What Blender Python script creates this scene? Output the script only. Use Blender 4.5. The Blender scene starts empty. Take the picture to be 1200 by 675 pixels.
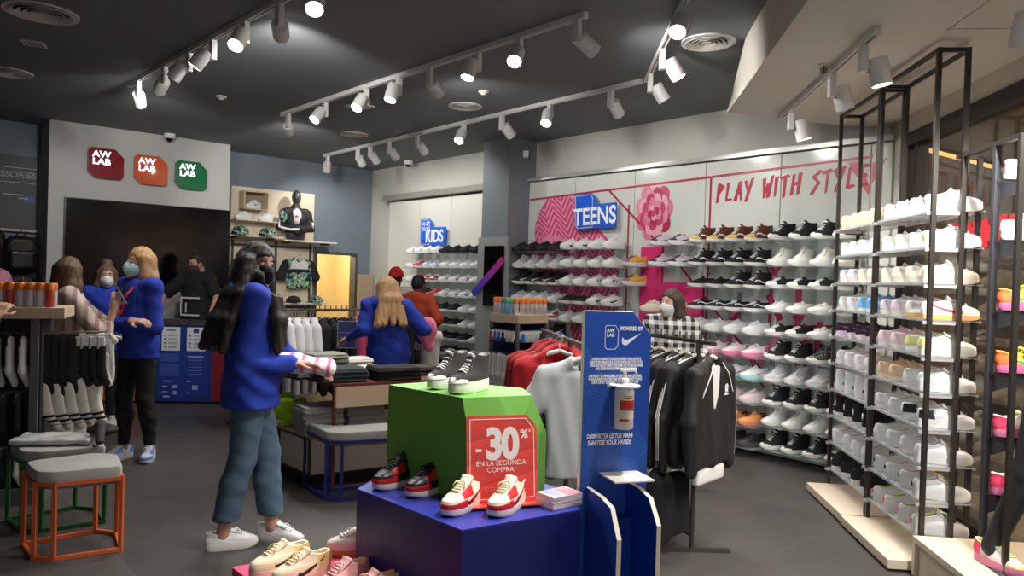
import bpy, bmesh, math, random
import numpy as np
from mathutils import Vector, Matrix, Euler
from mathutils.bvhtree import BVHTree
from mathutils.geometry import tessellate_polygon
random.seed(7)
D = bpy.data
C = bpy.context.scene.collection
PI = math.pi
rad = math.radians

# ------------------------------------------------------------------ camera
EYE = Vector((0, 0, 1.55))
PITCH, ROLL, FPX = rad(.7), rad(1.8), 870.0
fw = Vector((0, math.cos(PITCH), -math.sin(PITCH)))
up0 = Vector((0, math.sin(PITCH), math.cos(PITCH)))
rt = Vector((1, 0, 0)) * math.cos(ROLL) + up0 * math.sin(ROLL)
up = up0 * math.cos(ROLL) - Vector((1, 0, 0)) * math.sin(ROLL)
cam = D.objects.new('camera', D.cameras.new('camera'))
C.objects.link(cam)
cam.matrix_world = Matrix((
    (rt.x, up.x, -fw.x, EYE.x), (rt.y, up.y, -fw.y, EYE.y), (rt.z, up.z, -fw.z, EYE.z), (0, 0, 0, 1)))
cam.data.sensor_width = 36.0
cam.data.lens = 36.0 * FPX / 1200.0
cam.data.clip_start = .05
bpy.context.scene.camera = cam
vs = bpy.context.scene.view_settings
vs.view_transform = 'Standard'
vs.look = 'None'
vs.gamma = 1
vs.exposure = 0.0
vs.use_curve_mapping = False
SPOT = 95.0          # watts of one track spotlight
wd = D.worlds.new('mall'); bpy.context.scene.world = wd
wd.use_nodes = True
wd.node_tree.nodes['Background'].inputs[0].default_value = (.95, .97, 1, 1)
wd.node_tree.nodes['Background'].inputs[1].default_value = .9

# ------------------------------------------------------------------ materials
def lin(c):
    r = []
    for v in c[:3]:
        v /= 255.0
        r.append(v / 12.92 if v <= .04045 else ((v + .055) / 1.055) ** 2.4)
    return tuple(r) + (1,)
MC = {}
def mat(c, rough=.6, metal=0.0, emit=0.0, alpha=None, bump=0.0, bscale=40.0, var=0.0, vscale=8.0, coat=0.0):
    key = (tuple(c), rough, metal, emit, alpha, bump, bscale, var, vscale, coat)
    if key in MC: return MC[key]
    m = D.materials.new('surface'); m.use_nodes = True
    nt = m.node_tree; b = nt.nodes['Principled BSDF']
    b.inputs['Base Color'].default_value = lin(c)
    b.inputs['Roughness'].default_value = rough
    b.inputs['Metallic'].default_value = metal
    if coat: b.inputs['Coat Weight'].default_value = coat
    if emit:
        b.inputs['Emission Color'].default_value = lin(c)
        b.inputs['Emission Strength'].default_value = emit
    tc = None
    if bump or var:
        tc = nt.nodes.new('ShaderNodeTexCoord')
    if var:
        n = nt.nodes.new('ShaderNodeTexNoise'); n.inputs['Scale'].default_value = vscale; n.inputs['Detail'].default_value = 4
        nt.links.new(tc.outputs['Object'], n.inputs['Vector'])
        r = nt.nodes.new('ShaderNodeMix'); r.data_type = 'RGBA'
        l = lin(c)
        r.inputs[6].default_value = tuple(x * (1 - var) for x in l[:3]) + (1,)
        r.inputs[7].default_value = tuple(min(1, x * (1 + var)) for x in l[:3]) + (1,)
        nt.links.new(n.outputs['Fac'], r.inputs[0]); nt.links.new(r.outputs[2], b.inputs['Base Color'])
    if bump:
        n2 = nt.nodes.new('ShaderNodeTexNoise'); n2.inputs['Scale'].default_value = bscale; n2.inputs['Detail'].default_value = 3
        nt.links.new(tc.outputs['Object'], n2.inputs['Vector'])
        bp = nt.nodes.new('ShaderNodeBump'); bp.inputs['Strength'].default_value = bump; bp.inputs['Distance'].default_value = .02
        nt.links.new(n2.outputs['Fac'], bp.inputs['Height']); nt.links.new(bp.outputs['Normal'], b.inputs['Normal'])
    MC[key] = m
    return m
def node_mat():
    m = D.materials.new('surface'); m.use_nodes = True
    return m, m.node_tree, m.node_tree.nodes['Principled BSDF']
def mth(nt, op, a, b=None, c=None):
    n = nt.nodes.new('ShaderNodeMath'); n.operation = op
    for i, v in enumerate((a, b, c)):
        if v is None: continue
        if isinstance(v, (int, float)): n.inputs[i].default_value = v
        else: nt.links.new(v, n.inputs[i])
    return n.outputs[0]
def mixc(nt, f, a, b):
    r = nt.nodes.new('ShaderNodeMix'); r.data_type = 'RGBA'
    nt.links.new(f, r.inputs[0])
    for i, v in ((6, a), (7, b)):
        if isinstance(v, tuple): r.inputs[i].default_value = v
        else: nt.links.new(v, r.inputs[i])
    return r.outputs[2]
def objxyz(nt):
    tc = nt.nodes.new('ShaderNodeTexCoord'); s = nt.nodes.new('ShaderNodeSeparateXYZ')
    nt.links.new(tc.outputs['Object'], s.inputs[0]); return s.outputs
def stripes_mat(c1, c2, axis=2, freq=20, duty=.5, rough=.8, axis2=None, diag=0.0):
    """woven stripes / checks as a colour pattern of the cloth itself"""
    m, nt, b = node_mat(); x = objxyz(nt)
    def st(a, off=None):
        v = x[a] if off is None else mth(nt, 'ADD', x[a], mth(nt, 'MULTIPLY', x[off], diag))
        return mth(nt, 'GREATER_THAN', mth(nt, 'FRACT', mth(nt, 'MULTIPLY', v, freq)), duty)
    f = st(axis, None if not diag else (axis + 1) % 3)
    if axis2 is not None:
        f = mth(nt, 'MULTIPLY', mth(nt, 'ADD', f, st(axis2)), .5)
    nt.links.new(mixc(nt, f, lin(c1), lin(c2)), b.inputs['Base Color'])
    b.inputs['Roughness'].default_value = rough
    return m
def camo_mat(cols, scale=14):
    m, nt, b = node_mat()
    tc = nt.nodes.new('ShaderNodeTexCoord'); v = nt.nodes.new('ShaderNodeTexNoise')
    v.inputs['Scale'].default_value = scale; v.inputs['Detail'].default_value = 2
    nt.links.new(tc.outputs['Object'], v.inputs['Vector'])
    cr = nt.nodes.new('ShaderNodeValToRGB'); cr.color_ramp.interpolation = 'CONSTANT'
    e = cr.color_ramp.elements
    n = len(cols)
    e[0].position = 0; e[0].color = lin(cols[0]); e[1].position = .36 + .3 / n; e[1].color = lin(cols[1])
    for i in range(2, n):
        q = e.new(.36 + .3 * i / n); q.color = lin(cols[i])
    nt.links.new(v.outputs['Fac'], cr.inputs[0]); nt.links.new(cr.outputs[0], b.inputs['Base Color'])
    b.inputs['Roughness'].default_value = .7
    return m
def clear_mat(tint=(245, 250, 250), op=.12, rough=.05, spec=.5):
    m = D.materials.new('surface'); m.use_nodes = True; nt = m.node_tree
    nt.nodes.remove(nt.nodes['Principled BSDF']); out = nt.nodes['Material Output']
    tr = nt.nodes.new('ShaderNodeBsdfTransparent'); tr.inputs[0].default_value = lin(tint)
    gl = nt.nodes.new('ShaderNodeBsdfGlossy'); gl.inputs['Roughness'].default_value = rough
    df = nt.nodes.new('ShaderNodeBsdfDiffuse'); df.inputs[0].default_value = (.8, .82, .82, 1)
    fr = nt.nodes.new('ShaderNodeFresnel'); fr.inputs[0].default_value = 1.45
    m1 = nt.nodes.new('ShaderNodeMixShader'); m1.inputs[0].default_value = op
    nt.links.new(tr.outputs[0], m1.inputs[1]); nt.links.new(df.outputs[0], m1.inputs[2])
    m2 = nt.nodes.new('ShaderNodeMixShader')
    nt.links.new(mth(nt, 'MULTIPLY', fr.outputs[0], spec), m2.inputs[0])
    nt.links.new(m1.outputs[0], m2.inputs[1]); nt.links.new(gl.outputs[0], m2.inputs[2])
    nt.links.new(m2.outputs[0], out.inputs[0])
    return m

WHITE = mat((225, 225, 222), .5); OFFW = mat((205, 203, 196), .6)
BLACK = mat((16, 16, 18), .6); DGREY = mat((58, 60, 62), .6); MGREY = mat((120, 122, 122), .6)
STEEL = mat((120, 118, 114), .32, .9); GUN = mat((62, 58, 54), .4, .6)
CREAM = mat((214, 194, 166), .6); WOODW = mat((222, 205, 182), .55, var=.05, vscale=6)
BLUE = mat((22, 70, 196), .5); NAVY = mat((24, 36, 120), .45)
ACRYL = clear_mat()
LAMPW = mat((226, 226, 224), .4)

# ------------------------------------------------------------------ mesh helper
class MB:
    def __init__(s): s.v = []; s.f = []; s.mi = []
    def add(s, vs, fs, M=None, mi=0):
        o = len(s.v)
        for p in vs:
            p = Vector(p); s.v.append(M @ p if M is not None else p)
        for f in fs: s.f.append(tuple(o + i for i in f)); s.mi.append(mi)
        return s
    def box(s, c, size, M=None, rz=0.0, bev=0.0, mi=0):
        x, y, z = (q / 2 for q in size)
        L = Matrix.Translation(c) @ Matrix.Rotation(rz, 4, 'Z')
        if M is not None: L = M @ L
        b = min(bev, x * .9, y * .9, z * .9)
        if b <= 0:
            vs = [(-x, -y, -z), (x, -y, -z), (x, y, -z), (-x, y, -z), (-x, -y, z), (x, -y, z), (x, y, z), (-x, y, z)]
            return s.add(vs, [(3, 2, 1, 0), (4, 5, 6, 7), (0, 1, 5, 4), (1, 2, 6, 5), (2, 3, 7, 6), (3, 0, 4, 7)], L, mi)
        bm = bmesh.new(); bmesh.ops.create_cube(bm, size=1)
        for v in bm.verts: v.co = Vector((v.co.x * 2 * x, v.co.y * 2 * y, v.co.z * 2 * z))
        bmesh.ops.bevel(bm, geom=bm.edges[:], offset=b, segments=3, affect='EDGES', profile=.6)
        bm.verts.index_update()
        s.add([v.co for v in bm.verts], [[v.index for v in f.verts] for f in bm.faces], L, mi); bm.free()
        return s
    def tube(s, pts, r, n=10, M=None, cap=True, mi=0):
        pts = [Vector(p) for p in pts]; m = len(pts)
        rr = r if isinstance(r, (list, tuple)) else [r] * m
        vs = []; fs = []
        t0 = (pts[1] - pts[0]).normalized()
        a = t0.orthogonal().normalized()
        for i, p in enumerate(pts):
            t = (pts[min(i + 1, m - 1)] - pts[max(i - 1, 0)]).normalized()
            a = (a - t * a.dot(t)).normalized(); b = t.cross(a)
            for k in range(n):
                q = 2 * PI * k / n
                vs.append(p + a * math.cos(q) * rr[i] + b * math.sin(q) * rr[i])
        for i in range(m - 1):
            for k in range(n):
                fs.append((i * n + k, i * n + (k + 1) % n, (i + 1) * n + (k + 1) % n, (i + 1) * n + k))
        if cap:
            fs.append(tuple(range(n))[::-1]); fs.append(tuple((m - 1) * n + k for k in range(n)))
        return s.add(vs, fs, M, mi)
    def bar(s, a, b, w, d=None, M=None, mi=0):
        """square bar between two points"""
        a = Vector(a); b = Vector(b); d = d or w
        t = (b - a).normalized(); x = t.cross(Vector((0, 0, 1)))
        x = Vector((1, 0, 0)) if x.length < 1e-4 else x.normalized()
        y = t.cross(x)
        vs = [p + x * i * w / 2 + y * j * d / 2 for p in (a, b) for i, j in ((-1, -1), (1, -1), (1, 1), (-1, 1))]
        return s.add(vs, [(0, 1, 2, 3)[::-1], (4, 5, 6, 7), (0, 1, 5, 4), (1, 2, 6, 5), (2, 3, 7, 6), (3, 0, 4, 7)], M, mi)
    def lathe(s, prof, n=20, M=None, mi=0):
        vs = []; fs = []; m = len(prof)
        for r, z in prof:
            for k in range(n):
                q = 2 * PI * k / n; vs.append((r * math.cos(q), r * math.sin(q), z))
        for i in range(m - 1):
            for k in range(n): fs.append((i * n + k, i * n + (k + 1) % n, (i + 1) * n + (k + 1) % n, (i + 1) * n + k))
        fs.append(tuple(range(n))[::-1]); fs.append(tuple((m - 1) * n + k for k in range(n)))
        return s.add(vs, fs, M, mi)
    def prism(s, poly, z0, z1, M=None, mi=0):
        """2D polygon (counter-clockwise) extruded along z"""
        n = len(poly)
        vs = [(x, y, z0) for x, y in poly] + [(x, y, z1) for x, y in poly]
        fs = [tuple(range(n))[::-1], tuple(range(n, 2 * n))] + [(i, (i + 1) % n, n + (i + 1) % n, n + i) for i in range(n)]
        return s.add(vs, fs, M, mi)
    def ball(s, c, r, n=12, m=8, M=None, mi=0):
        rx, ry, rz = (r, r, r) if not isinstance(r, (tuple, list)) else r
        prof = []
        vs = []; fs = []
        for i in range(m + 1):
            a = -PI / 2 + PI * i / m
            for k in range(n):
                q = 2 * PI * k / n
                vs.append((c[0] + rx * max(math.cos(a), .001) * math.cos(q), c[1] + ry * max(math.cos(a), .001) * math.sin(q), c[2] + rz * math.sin(a)))
        for i in range(m):
            for k in range(n): fs.append((i * n + k, i * n + (k + 1) % n, (i + 1) * n + (k + 1) % n, (i + 1) * n + k))
        return s.add(vs, fs, M, mi)
    def mesh(s, name, mats, smooth=False, fix=True):
        me = D.meshes.new(name); me.from_pydata([tuple(v) for v in s.v], [], s.f)
        if not isinstance(mats, (list, tuple)): mats = [mats]
        for m in mats: me.materials.append(m)
        if len(mats) > 1:
            for p, i in zip(me.polygons, s.mi): p.material_index = i
        if fix:
            bm = bmesh.new(); bm.from_mesh(me); bmesh.ops.recalc_face_normals(bm, faces=bm.faces[:]); bm.to_mesh(me); bm.free()
        if smooth: shade(me, smooth)
        return me
def shade(me, ang=True):
    for p in me.polygons: p.use_smooth = True
    if ang is not True: me.set_sharp_from_angle(angle=rad(ang))
def link(name, me, parent=None, loc=None, rot=None, label=None):
    o = D.objects.new(name, me); C.objects.link(o)
    if parent is not None: o.parent = parent
    if loc is not None: o.location = loc
    if rot is not None: o.rotation_euler = rot
    if label: o['label'] = label
    return o
def obj(name, mb, m, parent=None, smooth=False, label=None, loc=None, rot=None):
    return link(name, mb.mesh(name, m, smooth), parent, loc, rot, label)
def tag(o, label, cat, group=None):
    o['label'] = label; o['category'] = cat
    if group: o['group'] = group
    return o
def thing(name, label, cat, loc=(0, 0, 0), rz=0.0, group=None, M=None):
    o = D.objects.new(name, None); C.objects.link(o); o.empty_display_size = .1
    if M is not None: o.matrix_world = M
    else: o.location = loc; o.rotation_euler = (0, 0, rz)
    return tag(o, label, cat, group)
def struct(name, mb, m, parent=None, smooth=False):
    o = obj(name, mb, m, parent, smooth)
    if parent is None: o['kind'] = 'structure'
    return o
ORD = {1: [''], 2: ['left', 'right'], 3: ['leftmost', 'middle', 'rightmost'], 4: ['leftmost', 'second from left', 'third from left', 'rightmost']}
NEAR = {1: [''], 2: ['farther', 'nearer'], 3: ['farthest', 'middle', 'nearest'], 4: ['farthest', 'second farthest', 'second nearest', 'nearest']}
CNT = ['first', 'second', 'third', 'fourth', 'fifth', 'sixth', 'seventh', 'eighth', 'ninth', 'tenth', 'eleventh', 'twelfth', 'thirteenth', 'fourteenth']
ROWN = ['top', 'second', 'third', 'fourth', 'fifth', 'sixth', 'seventh', 'eighth', 'ninth', 'tenth']

def ptext(body, size, m, parent, M, name='lettering', bold=0.0, shear=0.0, align='CENTER', ext=.001, sx=1.0, ls=1.0, sp=1.0):
    """letters as flat raised mesh; M maps text x/y plane to parent space"""
    cu = D.curves.new('t', 'FONT'); cu.body = body; cu.size = size; cu.align_x = align; cu.align_y = 'CENTER'
    cu.offset = bold; cu.shear = shear; cu.extrude = ext; cu.resolution_u = 8 if size > .1 else 3; cu.space_line = ls; cu.space_character = sp
    t = D.objects.new('t', cu); C.objects.link(t)
    dg = bpy.context.evaluated_depsgraph_get(); dg.update()
    me = D.meshes.new_from_object(t.evaluated_get(dg))
    D.objects.remove(t); D.curves.remove(cu)
    me.transform(M @ Matrix.Diagonal((sx, 1, 1, 1)))
    me.materials.clear(); me.materials.append(m); me.name = name
    return link(name, me, parent)

# ------------------------------------------------------------------ implicit surfaces -> one continuous mesh
class SDF:
    def __init__(s, lo, hi, h):
        s.lo = np.array(lo, float); s.h = h
        s.n = np.ceil((np.array(hi, float) - s.lo) / h).astype(int) + 1
        s.d = np.full(s.n, 1.0, np.float32)
        s.ax = [s.lo[i] + h * np.arange(s.n[i]) for i in range(3)]
    def _sl(s, lo, hi, pad):
        a = np.clip(np.floor((np.array(lo) - pad - s.lo) / s.h).astype(int), 0, s.n)
        b = np.clip(np.ceil((np.array(hi) + pad - s.lo) / s.h).astype(int) + 1, 0, s.n)
        if (b <= a).any(): return None, None
        sl = tuple(slice(a[i], b[i]) for i in range(3))
        P = np.meshgrid(*[s.ax[i][a[i]:b[i]] for i in range(3)], indexing='ij')
        return sl, P
    def _op(s, sl, q, k, op):
        q = q.astype(np.float32); d = s.d[sl]
        if op == 'u':
            if k > 0:
                e = np.maximum(k - np.abs(d - q), 0) / k; r = np.minimum(d, q) - e * e * k * .25
            else: r = np.minimum(d, q)
        elif op == 's': 
            q = -q
            if k > 0:
                e = np.maximum(k - np.abs(d - q), 0) / k; r = np.maximum(d, q) + e * e * k * .25
            else: r = np.maximum(d, q)
        s.d[sl] = r
    def cap(s, a, b, ra, rb=None, k=.02, op='u', flat=1.0, R=None):
        """tapered capsule; flat<1 squeezes it along the local y of R"""
        rb = ra if rb is None else rb
        a = np.array(a, float); b = np.array(b, float); m = max(ra, rb)
        sl, P = s._sl(np.minimum(a, b) - m, np.maximum(a, b) + m, k + 2 * s.h)
        if sl is None: return s
        p = [P[i] - a[i] for i in range(3)]; ab = b - a
        if flat != 1.0:
            yv = np.array(R.col[1]); g = 1 / flat - 1
            dt = p[0] * yv[0] + p[1] * yv[1] + p[2] * yv[2]
            p = [p[i] + yv[i] * dt * g for i in range(3)]
            ab = ab + yv * (ab @ yv) * g
        t = np.clip((p[0] * ab[0] + p[1] * ab[1] + p[2] * ab[2]) / max(ab @ ab, 1e-9), 0, 1)
        q = np.sqrt(sum((p[i] - ab[i] * t) ** 2 for i in range(3))) - (ra + (rb - ra) * t)
        if flat != 1.0: q = q * (.5 + .5 * flat)
        s._op(sl, q, k, op); return s
    def ell(s, c, r, R=None, k=.02, op='u'):
        r = np.array(r, float); m = r.max()
        c = np.array(c, float)
        sl, P = s._sl(c - m, c + m, k + 2 * s.h)
        if sl is None: return s
        p = [P[i] - c[i] for i in range(3)]
        if R is not None: p = [sum(p[i] * R[i][j] for i in range(3)) for j in range(3)]
        k0 = np.sqrt(sum((p[i] / r[i]) ** 2 for i in range(3))); k1 = np.sqrt(sum((p[i] / r[i] ** 2) ** 2 for i in range(3)))
        s._op(sl, k0 * (k0 - 1) / np.maximum(k1, 1e-6), k, op); return s
    def box(s, c, half, R=None, rnd=.0, k=.0, op='u'):
        half = np.array(half, float); m = np.linalg.norm(half); c = np.array(c, float)
        sl, P = s._sl(c - m, c + m, k + 2 * s.h)
        if sl is None: return s
        p = [P[i] - c[i] for i in range(3)]
        if R is not None: p = [sum(p[i] * R[i][j] for i in range(3)) for j in range(3)]
        q = [np.abs(p[i]) - (half[i] - rnd) for i in range(3)]
        dd = np.sqrt(sum(np.maximum(x, 0) ** 2 for x in q)) + np.minimum(np.maximum(np.maximum(q[0], q[1]), q[2]), 0) - rnd
        s._op(sl, dd, k, op); return s
    def plane(s, p0, nrm):
        """cut away the side the normal points to"""
        P = np.meshgrid(*s.ax, indexing='ij', sparse=True)
        q = sum((P[i] - p0[i]) * nrm[i] for i in range(3)).astype(np.float32)
        s.d = np.maximum(s.d, q); return s
    def keep(s, f):
        P = np.meshgrid(*s.ax, indexing='ij', sparse=True)
        s.d = np.maximum(s.d, f(P).astype(np.float32)); return s
    def wrinkle(s, f):
        P = np.meshgrid(*s.ax, indexing='ij', sparse=True)
        s.d = s.d + f(*P).astype(np.float32); return s
    def mesh(s, name, m, smooth=True):
        d = s.d; h = s.h
        d = np.pad(d, 1, constant_values=1.0); lo = s.lo - h
        neg = d < 0
        n = np.array(d.shape) - 1
        cs = [neg[i:i + n[0], j:j + n[1], k:k + n[2]] for i in (0, 1) for j in (0, 1) for k in (0, 1)]
        cnt = sum(c.astype(np.int8) for c in cs)
        act = (cnt > 0) & (cnt < 8)
        idx = np.argwhere(act)
        ids = np.full(n, -1, np.int64); ids[act] = np.arange(len(idx))
        V = np.zeros((len(idx), 3)); W = np.zeros(len(idx))
        cor = [(i, j, k) for i in (0, 1) for j in (0, 1) for k in (0, 1)]
        val = {c: d[idx[:, 0] + c[0], idx[:, 1] + c[1], idx[:, 2] + c[2]].astype(float) for c in cor}
        for a in cor:
            for x in range(3):
                if a[x] == 0:
                    b = list(a); b[x] = 1; b = tuple(b)
                    va, vb = val[a], val[b]; cr = (va < 0) != (vb < 0)
                    t = np.where(cr, va / np.where(cr, va - vb, 1), 0)
                    p = np.zeros((len(idx), 3)); p[:] = a; p[:, x] = t
                    V += p * cr[:, None]; W += cr
        V = (V / W[:, None] + idx) * h + lo
        F = []
        for x in range(3):
            y, z = (x + 1) % 3, (x + 2) % 3
            A = [slice(1, n[i]) for i in range(3)]; A[x] = slice(0, n[x])
            B = list(A); B[x] = slice(1, n[x] + 1)
            a = neg[tuple(A)]; b = neg[tuple(B)]
            for flip, w in ((0, a & ~b), (1, ~a & b)):
                e = np.argwhere(w)
                if not len(e): continue
                e = e + np.array([A[0].start, A[1].start, A[2].start])
                q = []
                for dy, dz in ((-1, -1), (0, -1), (0, 0), (-1, 0)):
                    g = e.copy(); g[:, y] += dy; g[:, z] += dz
                    q.append(ids[g[:, 0], g[:, 1], g[:, 2]])
                q = np.stack(q, 1)
                F.append(q[:, ::-1] if flip else q)
        F = np.concatenate(F)
        me = D.meshes.new(name)
        me.vertices.add(len(V)); me.vertices.foreach_set('co', V.astype(np.float32).ravel())
        me.loops.add(F.size); me.loops.foreach_set('vertex_index', F.astype(np.int32).ravel())
        me.polygons.add(len(F)); me.polygons.foreach_set('loop_start', np.arange(0, F.size, 4, dtype=np.int32))
        me.polygons.foreach_set('use_smooth', np.ones(len(F), bool) if smooth else np.zeros(len(F), bool))
        me.update(calc_edges=True); me.validate()
        me.materials.append(m)
        return me

# ------------------------------------------------------------------ the room's own frame
# K: corner of the shoe wall and the back wall; s runs along the shoe wall, t away from it
KX, KY = -2.378, 12.392
SD = Vector((math.sin(rad(41.2)), -math.cos(rad(41.2)), 0)); TD = Vector((-math.cos(rad(41.2)), -math.sin(rad(41.2)), 0))
def W(s, t, z=0.0): return Vector((KX, KY, 0)) + SD * s + TD * t + Vector((0, 0, z))
# local frames with x to the right as seen from the room, y up, z out of the wall
def shoe_wall(s, t, z): return Matrix(((SD.x, 0, TD.x, W(s, t).x), (SD.y, 0, TD.y, W(s, t).y), (0, 1, 0, z), (0, 0, 0, 1)))
def back_wall(t, s, z): return Matrix(((-TD.x, 0, SD.x, W(s, t).x), (-TD.y, 0, SD.y, W(s, t).y), (0, 1, 0, z), (0, 0, 0, 1)))
RZ_S = math.atan2(SD.y, SD.x)          # x axis along the shoe wall
CE = 3.28
RD = Vector((math.sin(rad(6)), math.cos(rad(6)), 0)); RN = Vector((math.cos(rad(6)), -math.sin(rad(6)), 0))   # window side: along, and towards the glass
def hx(m):
    return [Vector(p) for p in m]
# ------------------------------------------------------------------ shell of the shop
def floor_mat():
    m, nt, b = node_mat(); x = objxyz(nt)
    tc = nt.nodes.new('ShaderNodeTexCoord'); n = nt.nodes.new('ShaderNodeTexNoise')
    n.inputs['Scale'].default_value = 2.2; n.inputs['Detail'].default_value = 6
    nt.links.new(tc.outputs['Object'], n.inputs['Vector'])
    base = mixc(nt, n.outputs['Fac'], lin((62, 59, 57)), lin((82, 78, 75)))
    j = None
    for a, fq in ((0, 1 / .6), (1, 1 / 1.2)):
        g = mth(nt, 'LESS_THAN', mth(nt, 'ABSOLUTE', mth(nt, 'SUBTRACT', mth(nt, 'FRACT', mth(nt, 'MULTIPLY', x[a], fq)), .5)), .0025 * fq / 1.2)
        j = g if j is None else mth(nt, 'MAXIMUM', j, g)
    nt.links.new(mixc(nt, j, base, lin((96, 92, 88))), b.inputs['Base Color'])
    nt.links.new(mth(nt, 'MULTIPLY_ADD', n.outputs['Fac'], .2, .38), b.inputs['Roughness'])
    return m
fl = MB().box((0, 0, -.05), (26, 26, .1))
fo = struct('floor', fl, floor_mat()); fo.location = (1, 5, 0); fo.rotation_euler = (0, 0, RZ_S)

GREYCEIL = mat((114, 119, 122), .75)
poly = [W(-.2, -.2), W(-.2, 7.8), W(13, 7.8), W(13, -.2 + 2.6), W(8.6, -.2)]
struct('ceiling', MB().prism([(p.x, p.y) for p in poly], CE, CE + .1), GREYCEIL)

WALLG = mat((186, 186, 178), .75); BLUEG = mat((112, 122, 132), .8); BOXG = mat((186, 186, 183), .75)
def sw_box(mb, s0, s1, t0, t1, z0, z1):
    """box given in the room frame"""
    vs = [W(s, t, z) for z in (z0, z1) for s, t in ((s0, t0), (s1, t0), (s1, t1), (s0, t1))]
    return mb.add(vs, [(0, 1, 2, 3), (7, 6, 5, 4), (0, 4, 5, 1), (1, 5, 6, 2), (2, 6, 7, 3), (3, 7, 4, 0)])
struct('wall_shoes', sw_box(MB(), 0, 8.42, -.15, 0, 0, CE), WALLG)
bw = MB()
sw_box(bw, -.15, 0, 1.0, 7.8, 0, CE); sw_box(bw, -.15, 0, .25, 1.0, 1.85, CE); sw_box(bw, -.15, 0, -.15, .25, 0, CE)
struct('wall_back', bw, BLUEG)
struct('wall_left', sw_box(MB(), -.15, 10.5, 7.6, 7.75, 0, CE), mat((70, 72, 74), .8))
# television wall: a box standing out of the back wall
struct('wall_television', sw_box(MB(), 0, .55, 2.57, 4.72, 0, CE), BOXG)
struct('wall_column', sw_box(MB(), 3.5, 4.0, 0, .45, 0, CE), mat((112, 118, 124), .75))
# stockroom doorway with the warm lit passage behind it
d1 = thing('door_1', 'open doorway into a yellow lit passage in the back wall', 'doorway', W(0, .62))
del d1['category']; d1['kind'] = 'structure'
fr = MB()
sw_box(fr, -.16, .02, .25, .29, 0, 1.85); sw_box(fr, -.16, .02, .96, 1.0, 0, 1.85); sw_box(fr, -.16, .02, .25, 1.0, 1.85, 1.89)
o = obj('door_frame', fr, mat((74, 74, 72), .5), d1); o.matrix_parent_inverse = Matrix.Translation(-W(0, .62))
ps = MB()
YEL = mat((226, 204, 148), .7)
sw_box(ps, -1.75, -1.7, -.3, 1.5, 0, 2.2); sw_box(ps, -1.7, -.15, 1.45, 1.5, 0, 2.2); sw_box(ps, -1.7, -.15, -.3, -.25, 0, 2.2); sw_box(ps, -1.7, -.15, -.3, 1.5, 2.2, 2.25)
struct('wall_passage', ps, YEL)

# panels that carry the shelves, with the aluminium ledge on top
PAN = mat((206, 210, 204), .16, var=.02, vscale=2)
seams = [4.0, 4.8, 5.69, 6.59, 7.39, 8.19, 8.36]
for i in range(6):
    mb = MB(); a, b = seams[i] + .004, seams[i + 1] - .004
    sw_box(mb, a, b, .03, .1, .02, 2.76)
    for zz in (2.62,):
        for sx in (a + .06, b - .06):
            mb.lathe([(.008, 0), (.008, .006), (.001, .007)], 8, shoe_wall(sx, .1, zz))
    struct('trim_%d' % (i + 1), mb, PAN)
kse = [.72, 1.56, 2.36, 3.5]
PANK = mat((208, 209, 200), .4)
for i in range(3):
    mb = MB(); sw_box(mb, kse[i] + .004, kse[i + 1] - .004, .03, .1, .02, 2.7)
    struct('trim_%d' % (i + 7), mb, PANK)
ALU = mat((176, 176, 172), .35, .5)
struct('trim_10', sw_box(sw_box(MB(), 4.0, 8.38, 0, .15, 2.77, 2.80), 4.0, 8.38, .0, .02, 2.80, 2.84), ALU)
struct('trim_11', sw_box(sw_box(MB(), .66, 3.5, 0, .2, 2.72, 2.76), .66, 3.5, .17, .2, 2.76, 2.80), mat((150, 148, 140), .4, .4))
struct('baseboard_shoes', sw_box(MB(), 4.0, 8.36, .028, .09, 0, .02), DGREY)
struct('baseboard_back', sw_box(MB(), 0, .015, 1.0, 2.57, 0, .08), DGREY)

# lowered white ceiling over the window side
P0 = Vector((1.66, 5.9, 0)); dirw = Vector((.126, 1, 0)).normalized()
P1 = P0 - dirw * 8.6
pts = [P0, P1, Vector((3.6, P1.y, 0)), Vector((3.6, 5.6, 0)), Vector((2.95, 6.30, 0)), Vector((2.2, 6.08, 0))]
top = [P0 - dirw * .72] + pts[1:-1] + [Vector((2.2, 5.9, 0))]
n = len(pts); mb = MB()
mb.add([(p.x, p.y, 2.92) for p in pts] + [(p.x, p.y, CE - .001) for p in top], [tuple(range(n)), tuple(range(2 * n - 1, n - 1, -1))] + [(i, (i + 1) % n, n + (i + 1) % n, n + i) for i in range(n)])
SOF = mat((212, 206, 196), .8)
struct('ceiling_lowered', mb, SOF)
hp = MB()   # flush access hatch joints in the lowered ceiling
hp.box((2.2, 3.62, 2.9195), (.004, .5, .003), rz=rad(-6)); hp.box((2.5, 3.6, 2.9195), (.004, .5, .003), rz=rad(-6)); hp.box((2.36, 3.86, 2.9195), (.3, .004, .003), rz=rad(-6))
struct('trim_12', hp, mat((150, 142, 132), .8))

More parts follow.
